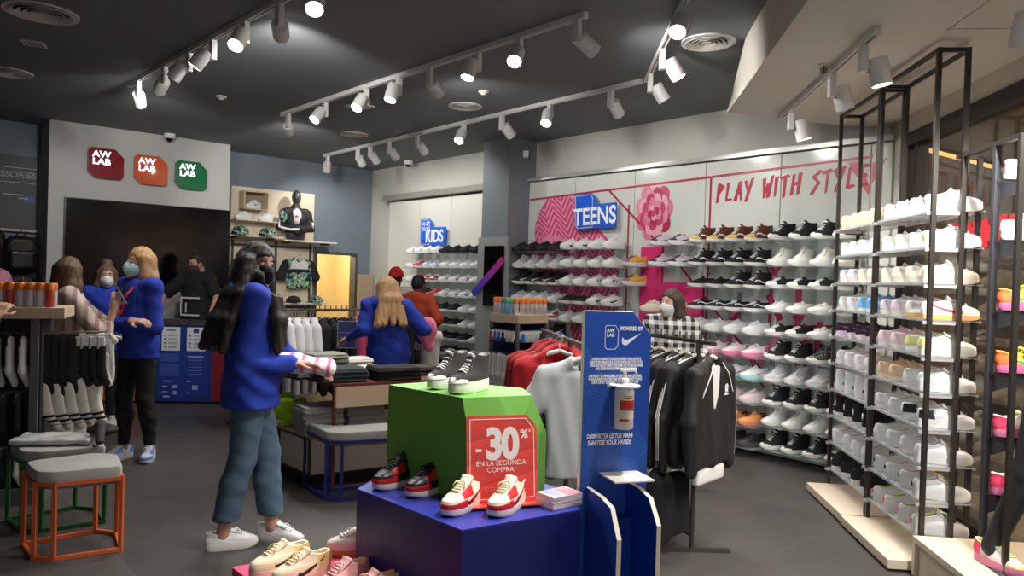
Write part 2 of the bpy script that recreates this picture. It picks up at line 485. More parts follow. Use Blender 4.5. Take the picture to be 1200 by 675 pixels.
# glazed window side
WP = Vector((3.0, 4.85, 0))
def wp(u, v, z=0): return WP + RD * u + RN * v + Vector((0, 0, z))
RZ_W = math.atan2(RD.y, RD.x)
w1 = thing('window_1', 'shop window in dark metal frame along the right side', 'window', wp(0, 0)); del w1['category']; w1['kind'] = 'structure'
pin = Matrix.Translation(-wp(0, 0))
def wbox(mb, u0, u1, v0, v1, z0, z1):
    vs = [wp(u, v, z) for z in (z0, z1) for u, v in ((u0, v0), (u1, v0), (u1, v1), (u0, v1))]
    return mb.add(vs, [(0, 1, 2, 3), (7, 6, 5, 4), (0, 4, 5, 1), (1, 5, 6, 2), (2, 6, 7, 3), (3, 7, 4, 0)])
DKF = mat((44, 42, 40), .45, .3)
mb = MB()
wbox(mb, .96, 1.05, -.06, .06, 0, 2.76); wbox(mb, -7.5, 1.05, -.06, .06, 2.68, 2.78); wbox(mb, -7.5, 1.05, -.05, .05, 0, .09)
for u in (.82, -1.6, -4.0): wbox(mb, u - .03, u + .03, -.04, .04, .09, 2.68)
o = obj('window_frame', mb, DKF, w1); o.matrix_parent_inverse = pin
GL = clear_mat((240, 236, 228), .015, .02, .5)
o = obj('window_pane', wbox(MB(), -7.5, 1.0, -.004, .004, .09, 2.68), GL, w1); o.matrix_parent_inverse = pin
struct('wall_over_window', wbox(MB(), -7.5, 1.3, -.05, .1, 2.78, 2.93), mat((206, 198, 186), .8))
struct('wall_corner', wbox(MB(), 1.05, 1.36, -.05, .15, 0, 2.93), mat((206, 202, 192), .8))
# the mall outside the glass
mb = MB()
mb.box((7.2, 3.5, 1.7), (.2, 16, 3.4)); mb.box((5.3, 11.4, 1.7), (4, .2, 3.4))
struct('wall_mall', mb, mat((150, 128, 100), .7, var=.15, vscale=1.5))
struct('ceiling_mall', MB().box((5.5, 3.5, 3.45), (5, 16, .1)), mat((168, 148, 122), .8))
st = thing('light_strip', 'thin warm light line under the mall ceiling, seen through shop window', 'light', (5.75, 9.47, 3.25), rad(35.6 - 90))
obj('housing', MB().box((0, 0, .03), (.1, 2.5, .06)), mat((120, 108, 92), .6), st)
obj('diffuser', MB().box((0, 0, -.012), (.08, 2.4, .02)), mat((255, 190, 110), .5, emit=3), st)
sh = thing('display_cabinet', 'blurry dark cabinet with pale goods across the mall, seen through glass', 'cabinet', (6.75, 6.2, 0))
mb = MB(); mb.box((.2, 0, 1.2), (.1, 5, 2.4))
obj('back_panel', mb, mat((150, 132, 108), .7), sh)
for k in range(6):
    obj('shelf', MB().box((-.02, 0, .2 + .4 * k), (.4, 5, .03)), mat((130, 118, 100), .5), sh)
for k in range(6):
    for j in range(9):
        b = MB(); r = random.Random(k * 9 + j)
        h = r.uniform(.16, .27); b.box((0, 0, h / 2), (.2, .16, h), bev=.03); b.box((0, 0, h + .03), (.1, .09, .06), bev=.02)
        o = obj('boxed_goods', b, mat(r.choice([(190, 180, 165), (150, 140, 125), (205, 200, 190), (120, 112, 100)]), .7))
        o.location = (6.72, 6.2 - 2.2 + .55 * j + r.uniform(-.1, .1), .217 + .4 * k)
        tag(o, '%s pale packaged item on %s cabinet shelf across the mall' % (CNT[j], ROWN[5 - k]), 'goods', 'goods across the mall')
# signs stuck on the window: red bars
mb = MB()
for k in range(9): mb.box((-.42 + .105 * k, 0, 0), (.075, .004, .16 + .02 * (k % 3)))
mb.box((0, .001, 0), (1.0, .003, .1))
o = obj('window_sticker', mb, mat((205, 30, 42), .5)); o.location = wp(-.15, -.008, 1.93); o.rotation_euler = (0, 0, RZ_W)
tag(o, 'red barred strip sticker on the window behind the near metal rack', 'sticker')
mb = MB()
mb.bar((-.09, 0, .09), (-.01, 0, -.09), .05, .004); mb.bar((.09, 0, .09), (.0, 0, -.09), .05, .004)
o = obj('window_sticker', mb, mat((205, 30, 42), .5)); o.location = wp(.22, -.008, 2.17); o.rotation_euler = (0, 0, RZ_W)
tag(o, 'small red chevron sticker high on the window glass', 'sticker')

# ------------------------------------------------------------------ track lights
def on_z(px, py, z):
    d = rt * ((px - 600) / FPX) - up * ((py - 337.5) / FPX) + fw
    return EYE + d * ((z - EYE.z) / d.z)
def track(name, a, b, zc, label):
    a = Vector((a[0], a[1], zc)); b = Vector((b[0], b[1], zc)); L = (b - a).length
    t = thing('ceiling_track', label, 'light track', a, math.atan2((b - a).y, (b - a).x))
    mb = MB(); mb.box((L / 2, -.014, -.02), (L, .008, .04)); mb.box((L / 2, .014, -.02), (L, .008, .04)); mb.box((L / 2, 0, -.006), (L, .03, .012))
    obj('rail', mb, LAMPW, t)
    for x in (.01, L - .01): obj('end_cap', MB().box((x, 0, -.021), (.02, .042, .042)), LAMPW, t)
    return a, b
def aim_matrix(d):
    z = -d.normalized(); x = Vector((0, 0, 1)).cross(z)
    x = Vector((1, 0, 0)) if x.length < 1e-3 else x.normalized()
    y = z.cross(x)
    return Matrix((x, y, z)).transposed()
LENS = mat((255, 250, 240), .5, emit=26.0)
def track_lamp(P, zc, tgt, rzt, label, group, power=1.0, cone=80):
    """adapter under the rail, a drum-shaped head beside it turned towards tgt"""
    t = thing('track_spotlight', label, 'spotlight', (P.x, P.y, zc - .04), 0, group)
    ad = MB(); ad.box((0, 0, -.015), (.05, .035, .03), rz=rzt); ad.box((0, 0, -.085), (.055, .04, .12), rz=rzt, bev=.004)
    obj('adapter', ad, LAMPW, t)
    d = (tgt - Vector((P.x, P.y, zc - .17)))
    R = aim_matrix(d).to_4x4()
    h = d.copy(); h.z = 0
    h = h.normalized() if h.length > .01 else Vector((1, 0, 0))
    M = Matrix.Translation(Vector((0, 0, -.14)) + h * .085) @ R
    hd = MB(); hd.lathe([(.02, .075), (.05, .07), (.054, .06), (.054, -.075), (.049, -.078), (.047, -.055)][::-1], 24, M)
    obj('lamp_head', hd, LAMPW, t, smooth=35)
    ar = MB(); ar.tube([(0, 0, -.13), Vector((0, 0, -.14)) + h * .05], .012, 8); obj('pivot', ar, MGREY, t)
    ln = MB(); ln.lathe([(.001, -.056), (.046, -.056), (.046, -.054), (.001, -.054)], 24, M)
    obj('lens', ln, LENS, t)
    sp = D.lights.new('spot', 'SPOT'); sp.energy = SPOT * power; sp.spot_size = rad(cone); sp.spot_blend = .7; sp.shadow_soft_size = .04
    sp.color = (1.0, .968, .92)
    so = D.objects.new('spot_beam', sp); C.objects.link(so); so.parent = t
    so.matrix_local = M @ Matrix.Translation((0, 0, -.085))
T1 = track('t', (-3.66, 7.0), (-.6, 3.72), CE, 'long white ceiling track at upper left, nearest the television wall')
T2 = track('t', (-2.56, 8.1), (.42, 4.78), CE, 'white ceiling track running across the middle of the ceiling')
T3 = track('t', (-2.8, 10.85), (1.04, 6.32), CE, 'white ceiling track farthest right, parallel to the shoe wall')
T4 = track('t', (1.08, 6.28), (.86, 2.2), CE, 'white ceiling track turning from the shoe wall towards the entrance')
T5 = track('t', (2.09, 5.9), (1.85, 3.86), 2.92, 'short white track under the lowered ceiling on the right')
def heads(T, zc, lst, where, gp):
    a, b = T; rz = math.atan2((b - a).y, (b - a).x)
    def pxx(u):
        p = a.lerp(b, u) + Vector((0, 0, -.1)) - EYE
        return 600 + FPX * p.dot(rt) / p.dot(fw)
    for i, (px, tgt, pw, cone) in enumerate(lst):
        us = [k / 400 for k in range(401)]
        u = min(us, key=lambda q: abs(pxx(q) - px)) if px is not None and px < 1e5 else 0
        if isinstance(px, float): u = px
        P = a.lerp(b, min(max(u, .015), .985))
        track_lamp(P, zc, Vector(tgt), rz, '%s white spotlight %s' % (CNT[i], where), gp, pw, cone)
g = 'track spotlights'
heads(T1, CE, [(162, (-4.4, 9.5, 1.6), .65, 105), (193, (-5.2, 8.9, 1.5), .6, 105), (222, (-4.4, 5.9, .6), .4, 100), (250, (-4.2, 5.2, .3), .45, 100), (288, (-2.2, 2.6, 0), .6, 100), (328, (-3.1, 11.3, 2.0), 1.5, 85), (372, (-.8, 2.0, .1), 1.0, 100)], 'from the left on the upper-left track', g)
heads(T2, CE, [(338, (-3.2, 11.3, 2.1), 1.2, 85), (381, (-3.2, 5.5, .2), .45, 100), (429, (-2.4, 5.0, .2), .45, 100), (467, (-1.6, 5.4, 0), .7, 100), (504, (.4, 8.6, 1.9), .4, 120), (560, (-.9, 4.9, .2), 1.0, 100), (608, (-.5, 3.0, .5), 1.6, 80), (676, (1.75, 5.7, 2.3), .55, 125)], 'from the left on the middle ceiling track', g)
heads(T3, CE, [(384, (-3.0, 11.6, 1.9), .4, 125), (419, (-1.7, 11.5, 1.9), .28, 125), (434, (-1.2, 11.0, 1.9), .28, 125), (456, (-.8, 10.6, 1.9), .28, 125), (489, (-.35, 10.0, 1.9), .3, 125), (543, (-1.2, 6.4, .5), .7, 100), (588, (.9, 8.6, 1.9), .32, 125), (644, (-.2, 5.6, .3), .9, 100), (716, (1.8, 7.6, 1.8), .32, 125)], 'from the left on the shoe-wall track', g)
heads(T4, CE, [(762, (2.4, 6.3, 1.2), .4, 115), (776, (2.45, 5.2, .7), .75, 100), (800, (.1, 2.6, .5), 1.8, 85), (.72, (-.1, 3.1, .8), 2.2, 75), (.9, (.3, 3.1, .8), 2.0, 75)], 'from the far end on the track towards the entrance', g)  # last two heads are out of view, added to brighten the foreground plinth
heads(T5, 2.92, [(927, (2.5, 5.6, 1.1), .45, 115), (975, (2.5, 4.8, 1.1), .5, 115), (1012, (2.35, 4.0, .4), .65, 115)], 'from the far end under the lowered ceiling', g)
# the next track of the lowered ceiling starts just inside the frame, its lamps out of view are added to brighten the racks
T6 = track('t', (2.25, 3.3), (2.05, 1.2), 2.92, 'white track of the lowered ceiling cut off at the top right corner')
heads(T6, 2.92, [(.02, (2.5, 4.4, .6), 1.2, 85), (.4, (2.35, 4.6, .5), 1.6, 75), (.9, (2.3, 4.8, .5), 1.8, 70)], 'on the cut-off track at the top right corner', g)
pl = D.lights.new('passage', 'POINT'); pl.energy = 46; pl.color = (1, .93, .8); pl.shadow_soft_size = .15
po = D.objects.new('passage_light', pl); C.objects.link(po); po.location = W(-.9, .62, 2.1)
pl = D.lights.new('mall', 'AREA'); pl.energy = 520; pl.color = (1, .9, .78); pl.size = 1.5; pl.size_y = 6; pl.shape = 'RECTANGLE'
po = D.objects.new('mall_fill_light', pl); C.objects.link(po); po.location = (5.2, 3.5, 3.38)  # unseen area light without a fixture, added to brighten the mall

# ------------------------------------------------------------------ things on the ceiling
def vent(p, r, label):
    t = thing('ceiling_vent', label, 'vent', (p[0], p[1], CE))
    ring = MB(); ring.lathe([(r * .86, -.004), (r, -.012), (r, 0), (r * .86, 0)], 36); obj('rim', ring, WHITE, t, smooth=40)
    for k, q in enumerate((.76, .58, .4, .22)):
        b = MB(); b.lathe([(r * q - .012, -.004), (r * (q + .07), -.02), (r * (q + .07), -.016), (r * q - .012, 0)], 32); obj('vane', b, OFFW, t, smooth=40)
    obj('core', MB().lathe([(.001, -.016), (r * .12, -.014), (r * .12, -.01), (.001, -.01)], 20), OFFW, t)
vent((-3.29, 5.12), .23, 'large round white vent at upper left of the ceiling')
vent((1.34, 5.3), .19, 'round white vent beside the white lowered ceiling')
vent((-.53, 7.51), .17, 'round white vent between the middle and shoe-wall tracks')
vent((-2.01, 9.2), .17, 'small round vent behind the middle ceiling track')
vent((-4.62, 6.74), .2, 'round white vent cut off by the left edge')
t = thing('ceiling_grille', 'small square white grille on the dark ceiling', 'grille', (-3.81, 5.85, CE), .4)
obj('frame', MB().box((0, 0, -.004), (.16, .16, .008)), WHITE, t)
g_ = MB()
for k in range(5): g_.box((-.05 + .025 * k, 0, -.01), (.008, .12, .006))
obj('slats', g_, MGREY, t)
t = thing('ceiling_grille', 'flat square panel lamp dark between middle track spotlights', 'grille', (-1.62, 7.65, CE), .8)
obj('frame', MB().box((0, 0, -.005), (.22, .22, .01)), WHITE, t)
def dome(p, label):
    t = thing('smoke_detector', label, 'detector', p)
    obj('base', MB().lathe([(.05, 0), (.05, -.012), (.03, -.02), (.001, -.02)], 20), WHITE, t, smooth=40)
    obj('sensor', MB().lathe([(.026, -.02), (.024, -.035), (.001, -.038)], 16), OFFW, t, smooth=40)
dome((-2.96, 7.43, CE), 'white smoke detector under the ceiling before the television wall')
dome((-.32, 6.9, CE), 'tiny white detector on the ceiling between two tracks')
def camdome(p, label):
    t = thing('security_camera', label, 'camera', p)
    obj('base', MB().lathe([(.07, 0), (.07, -.05), (.06, -.06), (.001, -.06)], 24), WHITE, t, smooth=40)
    obj('dome', MB().ball((0, 0, -.058), (.045, .045, .04), 16, 10), mat((12, 12, 14), .1), t, smooth=True)
camdome(W(.72, 3.42, CE), 'white dome camera above the green sign on the television wall')
camdome((-1.62, 11.2, CE), 'white dome camera near the far ceiling corner')
t = thing('sprinkler', 'small metal sprinkler under the white lowered ceiling', 'sprinkler', (1.86, 4.55, 2.92))
obj('plate', MB().lathe([(.03, 0), (.03, -.006), (.01, -.01), (.001, -.01)], 16), OFFW, t)
b = MB(); b.tube([(0, 0, -.01), (0, 0, -.05)], .007); b.tube([(-.016, 0, -.02), (-.016, 0, -.045)], .003, 6); b.tube([(.016, 0, -.02), (.016, 0, -.045)], .003, 6); b.lathe([(.022, -.052), (.022, -.055), (.001, -.056)], 12)
obj('nozzle', b, mat((110, 90, 60), .4, .8), t)
t = thing('wall_camera', 'small white camera box high beside the column', 'camera', W(4.02, .2, 3.1))
obj('body', MB().box((0, .0, 0), (.07, .1, .08), bev=.01), WHITE, t)

# ------------------------------------------------------------------ writing, signs and pictures on the walls
WL = mat((236, 236, 250), .4, emit=1.1)
def chamfer_poly(w, h, c, both=True):
    """rounded-rect logo outline: cut at top right and bottom left"""
    r = .035
    P = [(-w / 2 + c * .8, -h / 2), (w / 2 - r, -h / 2), (w / 2, -h / 2 + r), (w / 2, h / 2 - c), (w / 2 - c, h / 2), (-w / 2 + r, h / 2), (-w / 2, h / 2 - r), (-w / 2, -h / 2 + c * .8)]
    return P
for nm, t0, z0, c in (('dark red', 4.12, 2.82, (132, 20, 36)), ('orange', 3.60, 2.80, (214, 88, 40)), ('green', 3.10, 2.79, (18, 110, 62))):
    t = thing('shop_sign', '%s sign with white lettering on the grey television wall' % nm, 'sign', M=back_wall(t0, .55, z0))
    obj('panel', MB().prism(chamfer_poly(.40, .37, .1), .02, .07), mat(c, .18, coat=.5), t)
    obj('standoff', MB().box((0, 0, .011), (.2, .2, .022)), DGREY, t)
    for wd3, yy in (('AW', .105), ('LAB', .015)): ptext(wd3, .105, WL, t, Matrix.Translation((-.155, yy, .071)), 'lettering', .0035, align='LEFT', sx=1.12)
t = thing('television', 'huge black video wall screen on the grey wall', 'screen', M=back_wall(3.565, .55, 1.83))
obj('bezel', MB().box((0, 0, .03), (1.98, 1.08, .055)), mat((10, 10, 12), .3), t)
sc = MB(); sc.box((-.49, .0, .06), (.978, 1.06, .006)); sc.box((.49, 0, .06), (.978, 1.06, .006))
obj('screen', sc, mat((7, 8, 12), .13), t)
t = thing('wall_sign', 'dark grey accessories sign board with white rules on back wall', 'sign', M=back_wall(5.1, 0, 2.42))
obj('board', MB().box((0, 0, .015), (.72, .9, .02)), mat((72, 74, 75), .6), t)
obj('edge_strip', MB().box((.375, .0, .02), (.03, .94, .04)), mat((190, 190, 186), .5), t)
obj('ledge', MB().box((0, -.465, .03), (.75, .03, .06)), mat((170, 168, 162), .5), t)
r_ = MB(); r_.box((0, .3, .027), (.68, .006, .004)); r_.box((0, .12, .027), (.68, .006, .004)); obj('rule', r_, mat((190, 190, 190), .6), t)
ptext('ACCESSORIES', .105, mat((150, 152, 154), .6), t, Matrix.Translation((.335, .21, .026)), 'lettering', .002, align='RIGHT')
obj('badge', MB().prism([(-.05, -.045), (.05, -.045), (.06, -.03), (.06, .04), (-.03, .05), (-.05, .03)], .026, .03, Matrix.Translation((.26, -.08, 0))), mat((40, 54, 130), .5), t)
b = MB(); b.box((.1, -.03, .027), (.2, .012, .004)); b.box((.2, -.07, .033), (.1, .012, .004)); obj('rule', b, mat((190, 190, 196), .6), t)

def sign_word(word, M, w, h, label, tab, size, xo):
    t = thing('hanging_sign', label, 'sign', M=M)
    P = [(-w / 2, -h / 2 + .03), (-w / 2 + .04, -h / 2), (w / 2, -h / 2), (w / 2, h / 2), (-w / 2 + tab + .04, h / 2), (-w / 2 + tab, h / 2 + .09), (-w / 2 + tab - .05, h / 2 + .13), (-w / 2, h / 2 + .13)]
    obj('plate', MB().prism(P, .05, .075), mat((20, 96, 214), .45), t)
    b = MB(); q = [(-w / 2 + .015, -h / 2 + .05), (-w / 2 + .05, -h / 2 + .015), (-w / 2 + tab - .02, -h / 2 + .015), (-w / 2 + tab - .02, h / 2 + .08), (-w / 2 + tab - .06, h / 2 + .115), (-w / 2 + .015, h / 2 + .115)]
    for i in range(len(q)): b.bar(Vector((*q[i], .076)), Vector((*q[(i + 1) % len(q)], .076)), .006, .003)
    obj('outline', b, WHITE, t)
    obj('standoff', MB().tube([(0, 0, 0), (0, 0, .05)], .03, 12), ALU, t)
    ptext(word, size, mat((250, 250, 252), .5), t, Matrix.Translation((xo, -.005, .076)), 'lettering', .006, shear=.0, sx=.84)
    return t
sign_word('TEENS', shoe_wall(5.18, .1, 2.285) @ Matrix.Rotation(rad(1.5), 4, 'Z'), .62, .27, 'blue TEENS sign with white letters over the pink wall', .3, .27, 0)
k_ = sign_word('KIDS', shoe_wall(2.02, .1, 2.13), .62, .26, 'blue KIDS sign with white letters on the pale wall', .26, .25, .05)
for i, s_ in enumerate(('16-27', '28-35')):
    ptext(s_, .075, WHITE, k_, Matrix.Translation((-.17, .185 - i * .075, .076)), 'lettering', .002)

PINK = (214, 60, 112); PINKD = (176, 40, 74); PINKL = (226, 130, 158)
def mural_poly(name, label, polys, ms, M, z0=.0005):
    t = thing(name, label, 'mural', M=M)
    for i, (poly, m) in enumerate(polys):
        tess = tessellate_polygon([[Vector((x, y, 0)) for x, y in poly]])
        mb = MB(); zz = z0 + .0006 * i
        mb.prism(poly, zz - .0004, zz) if len(poly) == 4 else mb.add([(x, y, zz) for x, y in poly], tess)
        obj('print', mb, m, t)
    return t
def arc(cx, cy, rx, ry, a0, a1, n=24): return [(cx + rx * math.cos(rad(a0 + (a1 - a0) * i / n)), cy + ry * math.sin(rad(a0 + (a1 - a0) * i / n))) for i in range(n + 1)]
def sole_mat():
    m, nt, b = node_mat(); x = objxyz(nt)
    tri = mth(nt, 'PINGPONG', mth(nt, 'ADD', x[0], mth(nt, 'MULTIPLY', x[1], .35)), .16)
    v = mth(nt, 'FRACT', mth(nt, 'MULTIPLY', mth(nt, 'ADD', x[1], mth(nt, 'MULTIPLY', tri, 1.1)), 13))
    f = mth(nt, 'GREATER_THAN', v, .45)
    nt.links.new(mixc(nt, f, lin((238, 150, 178)), lin((212, 70, 122))), b.inputs['Base Color']); b.inputs['Roughness'].default_value = .3
    return m
# giant shoe sole print (x = along the wall from s=4, y = height)
solep = [(.13, 2.0), (.12, 2.2), (.2, 2.4), (.33, 2.555), (.7, 2.56), (.9, 2.46), (1.1, 2.22), (1.35, 2.02), (1.5, 1.75), (1.52, 1.3), (1.4, .9), (1.1, .7), (.85, .8), (.75, 1.1), (.6, 1.35), (.35, 1.5), (.2, 1.72)]
SM = sole_mat()
rim = mat((228, 140, 168), .3); rim2 = mat((200, 66, 110), .3)
curve = arc(.45, 1.72, .33, .3, 170, 10, 14) + [(.84, 1.5), (.98, 1.5)] + arc(.45, 1.72, .44, .37, 10, 170, 14)
mural_poly('wall_mural', 'giant pink shoe sole print behind the left TEENS shelves', [(solep, SM), (curve, rim)], None, shoe_wall(4.0, .1, 0))
fl_ = []
rr = random.Random(3)
cols = [mat(c, .35) for c in ((214, 120, 150), (196, 70, 108), (232, 172, 188), (178, 44, 84), (222, 140, 164))]
def blob(cx, cy, rx, ry, n=26, j=.1, seed=0):
    q = random.Random(seed); return [(cx + rx * (1 + q.uniform(-j, j)) * math.cos(2 * PI * i / n), cy + ry * (1 + q.uniform(-j, j)) * math.sin(2 * PI * i / n)) for i in range(n)]
def petal(cx, cy, a, L, w, seed):
    q = random.Random(seed); o = []
    for i in range(18):
        u = 2 * PI * i / 18; x = L * .5 * (1 + math.cos(u)); y = w * math.sin(u) * (.55 + .45 * x / L) * (1 + q.uniform(-.1, .1))
        o.append((cx + x * math.cos(a) - y * math.sin(a), cy + (x * math.sin(a) + y * math.cos(a)) * 1.3))
    return o
for n_, L_, w_, c0_, ph in ((9, .25, .1, 0, .1), (8, .2, .085, 2, .5), (7, .155, .07, 1, .2), (6, .115, .055, 4, .7), (5, .08, .04, 3, .0), (4, .05, .028, 1, .4)):
    for i in range(n_): fl_.append((petal(0, 0, ph + i * 2 * PI / n_, L_, w_, i + n_ * 7), cols[(c0_ + i) % 5 if i % 3 else c0_]))
mural_poly('wall_mural', 'big pink flower print right of the TEENS sign', fl_, None, shoe_wall(5.96, .1, 2.31))
# thin dark pink lines
def lines(name, label, segs, w, m, M):
    t = thing(name, label, 'mural', M=M); b = MB()
    for (x0, y0), (x1, y1) in segs: b.bar(Vector((x0, y0, .0035)), Vector((x1, y1, .0035)), w, .003)
    obj('print', b, m, t)
lines('wall_mural', 'thin dark pink lines framing the mural panels', [((4.02, 2.545), (8.2, 2.655)), ((5.32, 2.575), (6.08, 1.93)), ((6.65, 2.62), (6.65, .9)), ((5.62, 2.4), (5.62, .7)), ((7.5, 1.2), (8.2, 1.25)), ((6.3, 1.75), (7.5, .55))], .022, mat((176, 34, 66), .35), shoe_wall(0, .1, 0))
mural_poly('wall_mural', 'pink triangle print at the right end of the mural', [([(8.2, 2.6), (8.2, 2.42), (8.32, 2.64)], mat((206, 90, 110), .4)), ([(8.0, 2.62), (8.18, 2.33), (8.19, 2.4), (8.1, 2.62)], mat((200, 80, 100), .4))], None, shoe_wall(0, .1, 0))
st_ = []
rr = random.Random(11)
for i in range(26):
    x = rr.uniform(6.85, 8.0); y = rr.uniform(.75, 1.85); a = rad(rr.choice([90, 90, 60, 120, 45])); L = rr.uniform(.15, .4); w = rr.uniform(.02, .07)
    dx, dy = math.cos(a), math.sin(a)
    p = [(x - dx * L / 2 - dy * w / 2, y - dy * L / 2 + dx * w / 2), (x - dx * L / 2 + dy * w / 2, y - dy * L / 2 - dx * w / 2), (x + dx * L / 2 + dy * w / 2, y + dy * L / 2 - dx * w / 2), (x + dx * L / 2 - dy * w / 2, y + dy * L / 2 + dx * w / 2)]
    st_.append((p, mat(rr.choice([(206, 64, 110), (188, 40, 88), (226, 140, 170), (150, 140, 146)]), .35)))
mural_poly('wall_mural', 'pink brush strokes print behind the shelves on the right', st_, None, shoe_wall(0, .1, 0))
# pink L-shaped board carrying a few shoes
t = thing('display_board', 'solid pink L-shaped board on the wall beside the flower', 'board', M=shoe_wall(0, .1, 0))
obj('board', MB().prism([(5.83, 1.02), (6.62, 1.02), (6.62, 1.57), (6.11, 1.57), (6.11, 1.93), (5.83, 1.93)], .006, .034), mat((216, 52, 116), .4), t)
# brush lettering: strokes per letter
STROKES = {'P': [((.1, 0), (.3, 1)), ((.25, 1), (.75, .85)), ((.75, .85), (.2, .45))], 'L': [((.3, 1), (.05, .05)), ((.05, .05), (.6, .1))],
    'A': [((0, 0), (.5, 1)), ((.5, 1), (.6, 0)), ((.15, .4), (.65, .4))], 'Y': [((.1, 1), (.35, .5)), ((.85, 1.1), (.1, -.1))],
    'W': [((.15, 1), (.1, 0)), ((.1, 0), (.5, .7)), ((.5, .7), (.5, 0)), ((.5, 0), (1.0, 1.1))], 'I': [((.4, 1), (.15, 0))],
    'T': [((.45, .95), (.25, -.1)), ((0, .9), (.8, 1))], 'H': [((.25, 1), (.0, 0)), ((.85, 1.05), (.6, 0)), ((.1, .5), (.75, .55))],
    'S': [((.85, 1.05), (.2, .75)), ((.2, .75), (.65, .45)), ((.65, .45), (.0, -.1))], 'E': [((.3, 1), (.05, .05)), ((.3, 1), (.85, 1.0)), ((.2, .55), (.65, .55)), ((.05, .05), (.65, .1))]}
t = thing('wall_lettering', 'red brush-painted PLAY WITH STYLE on the white wall panels', 'lettering', M=shoe_wall(6.72, .1, 2.36) @ Matrix.Rotation(rad(2.2), 4, 'Z'))
x = 0; rr = random.Random(5)
for ch in 'PLAY WITH STYLE':
    if ch == ' ': x += .085; continue
    b = MB()
    wd_ = .03 if ch == 'I' else .1
    for (a0, b0), (a1, b1) in STROKES[ch]:
        w0, w1 = rr.uniform(.013, .02), rr.uniform(.009, .016)
        p = Vector((x + a0 * .1, b0 * .17)); q = Vector((x + a1 * .1, b1 * .17)); d = (q - p).normalized(); nn = Vector((-d.y, d.x))
        pl_ = [p + nn * w0 - d * .012, p - nn * w0 * rr.uniform(.8, 1.2), q - nn * w1 + d * .014, q + nn * w1]
        b.prism([(v.x, v.y) for v in (pl_ if (pl_[1] - pl_[0]).cross(pl_[2] - pl_[1]) > 0 else pl_[::-1])], .0005, .0018 + .0004 * rr.random())
    obj('letter', b, mat((168, 28, 58), .4), t)
    x += .075 if ch == 'I' else .103
# column board with tall screen and coloured band
t = thing('screen_board', 'grey board with a tall black screen on the column', 'board', M=shoe_wall(3.78, .45, 0))
obj('board', MB().box((0, 1.22, .025), (.56, 1.68, .046)), mat((146, 148, 147), .6), t)
obj('screen', MB().box((.06, 1.58, .06), (.36, .74, .03)), mat((8, 8, 10), .15), t)
def band_mat():
    m, nt, b = node_mat(); x = objxyz(nt)
    nt.links.new(mixc(nt, mth(nt, 'MULTIPLY_ADD', x[0], 2.0, .5), lin((50, 60, 190)), lin((190, 40, 130))), b.inputs['Base Color']); return m
o = obj('band', MB().bar((-.32, 1.34, .08), (.25, 1.78, .08), .09, .006), band_mat(), t)
# ------------------------------------------------------------------ shoes
# toe towards +x, sole on z=0; every model is a set of part meshes shared by its copies
RINGS = {
 'low': dict(st=.026, r=[(-.140, .143, .023, .023, .035, .048), (-.145, .144, .045, .046, .036, .049), (-.145, .136, .060, .062, .034, .047), (-.143, .114, .072, .074, .032, .043), (-.141, .080, .081, .084, .030, .038), (-.140, .048, .085, .095, .029, .034), (-.138, .020, .089, .106, .027, .031), (-.136, .002, .093, .115, .026, .029)]),
 'high': dict(st=.03, r=[(-.138, .143, .026, .026, .033, .046), (-.142, .142, .045, .046, .033, .046), (-.140, .128, .06, .057, .031, .043), (-.139, .100, .078, .066, .030, .039), (-.138, .066, .095, .080, .030, .035), (-.137, .036, .112, .100, .030, .033), (-.136, .016, .130, .125, .031, .033), (-.137, .006, .150, .150, .032, .034)]),
 'run': dict(st=.042, r=[(-.138, .146, .034, .03, .036, .047), (-.146, .145, .055, .046, .035, .047), (-.145, .130, .07, .06, .032, .044), (-.142, .100, .082, .070, .029, .039), (-.140, .062, .092, .084, .027, .033), (-.141, .032, .097, .096, .026, .029), (-.142, .004, .104, .108, .025, .026)]),
 'flat': dict(st=.03, r=[(-.138, .142, .024, .024, .033, .045), (-.141, .139, .04, .04, .033, .045), (-.140, .120, .052, .052, .031, .042), (-.139, .088, .062, .06, .030, .037), (-.138, .055, .070, .069, .029, .033), (-.138, .025, .077, .077, .029, .030), (-.139, .0, .083, .084, .029, .028)]),
}
def half_w(x, wb, wf):
    # heel to forefoot widening
    t = min(max((x + .12) / .2, 0), 1); t = t * t * (3 - 2 * t); return wb + (wf - wb) * t
def lerp(a, b, t): return a + (b - a) * t
def upper_pts(kind, rows=14, N=32):
    R = RINGS[kind]['r']; out = []
    for i in range(rows):
        u = i / (rows - 1) * (len(R) - 1); k = min(int(u), len(R) - 2); t = u - k
        out.append([lerp(R[k][j], R[k + 1][j], t) for j in range(6)])
    vs = []
    for xb, xf, zb, zf, wb, wf in out:
        xm, L = (xb + xf) / 2, (xf - xb) / 2
        for j in range(N):
            a = 2 * PI * j / N; c, s = math.cos(a), math.sin(a)
            # squarer heel, rounder toe
            cx = c
            x = xm + L * cx
            e = 2.6 if c > 0 else lerp(2.1, 2.35, min(1, abs(c)))
            y = half_w(x, wb, wf) * (max(0, 1 - abs(cx) ** e)) ** (1 / e) * (1 if s >= 0 else -1)
            if abs(s) < 1e-6: y = 0
            t = (x - xb) / (xf - xb)
            dip = min(1, max(0, (zb - .07) / .03)) * (.012 if kind != 'high' else .008)
            z = lerp(zb, zf, t) - dip * max(0, math.sin(PI * min(1, max(0, (t - .1) / .77)))) ** 1.4 if t < .87 else lerp(zb, zf, t)
            y += .004 * math.sin((x + .14) / .29 * PI)     # slight curve of the foot
            vs.append((x, y, z))
    return vs, out
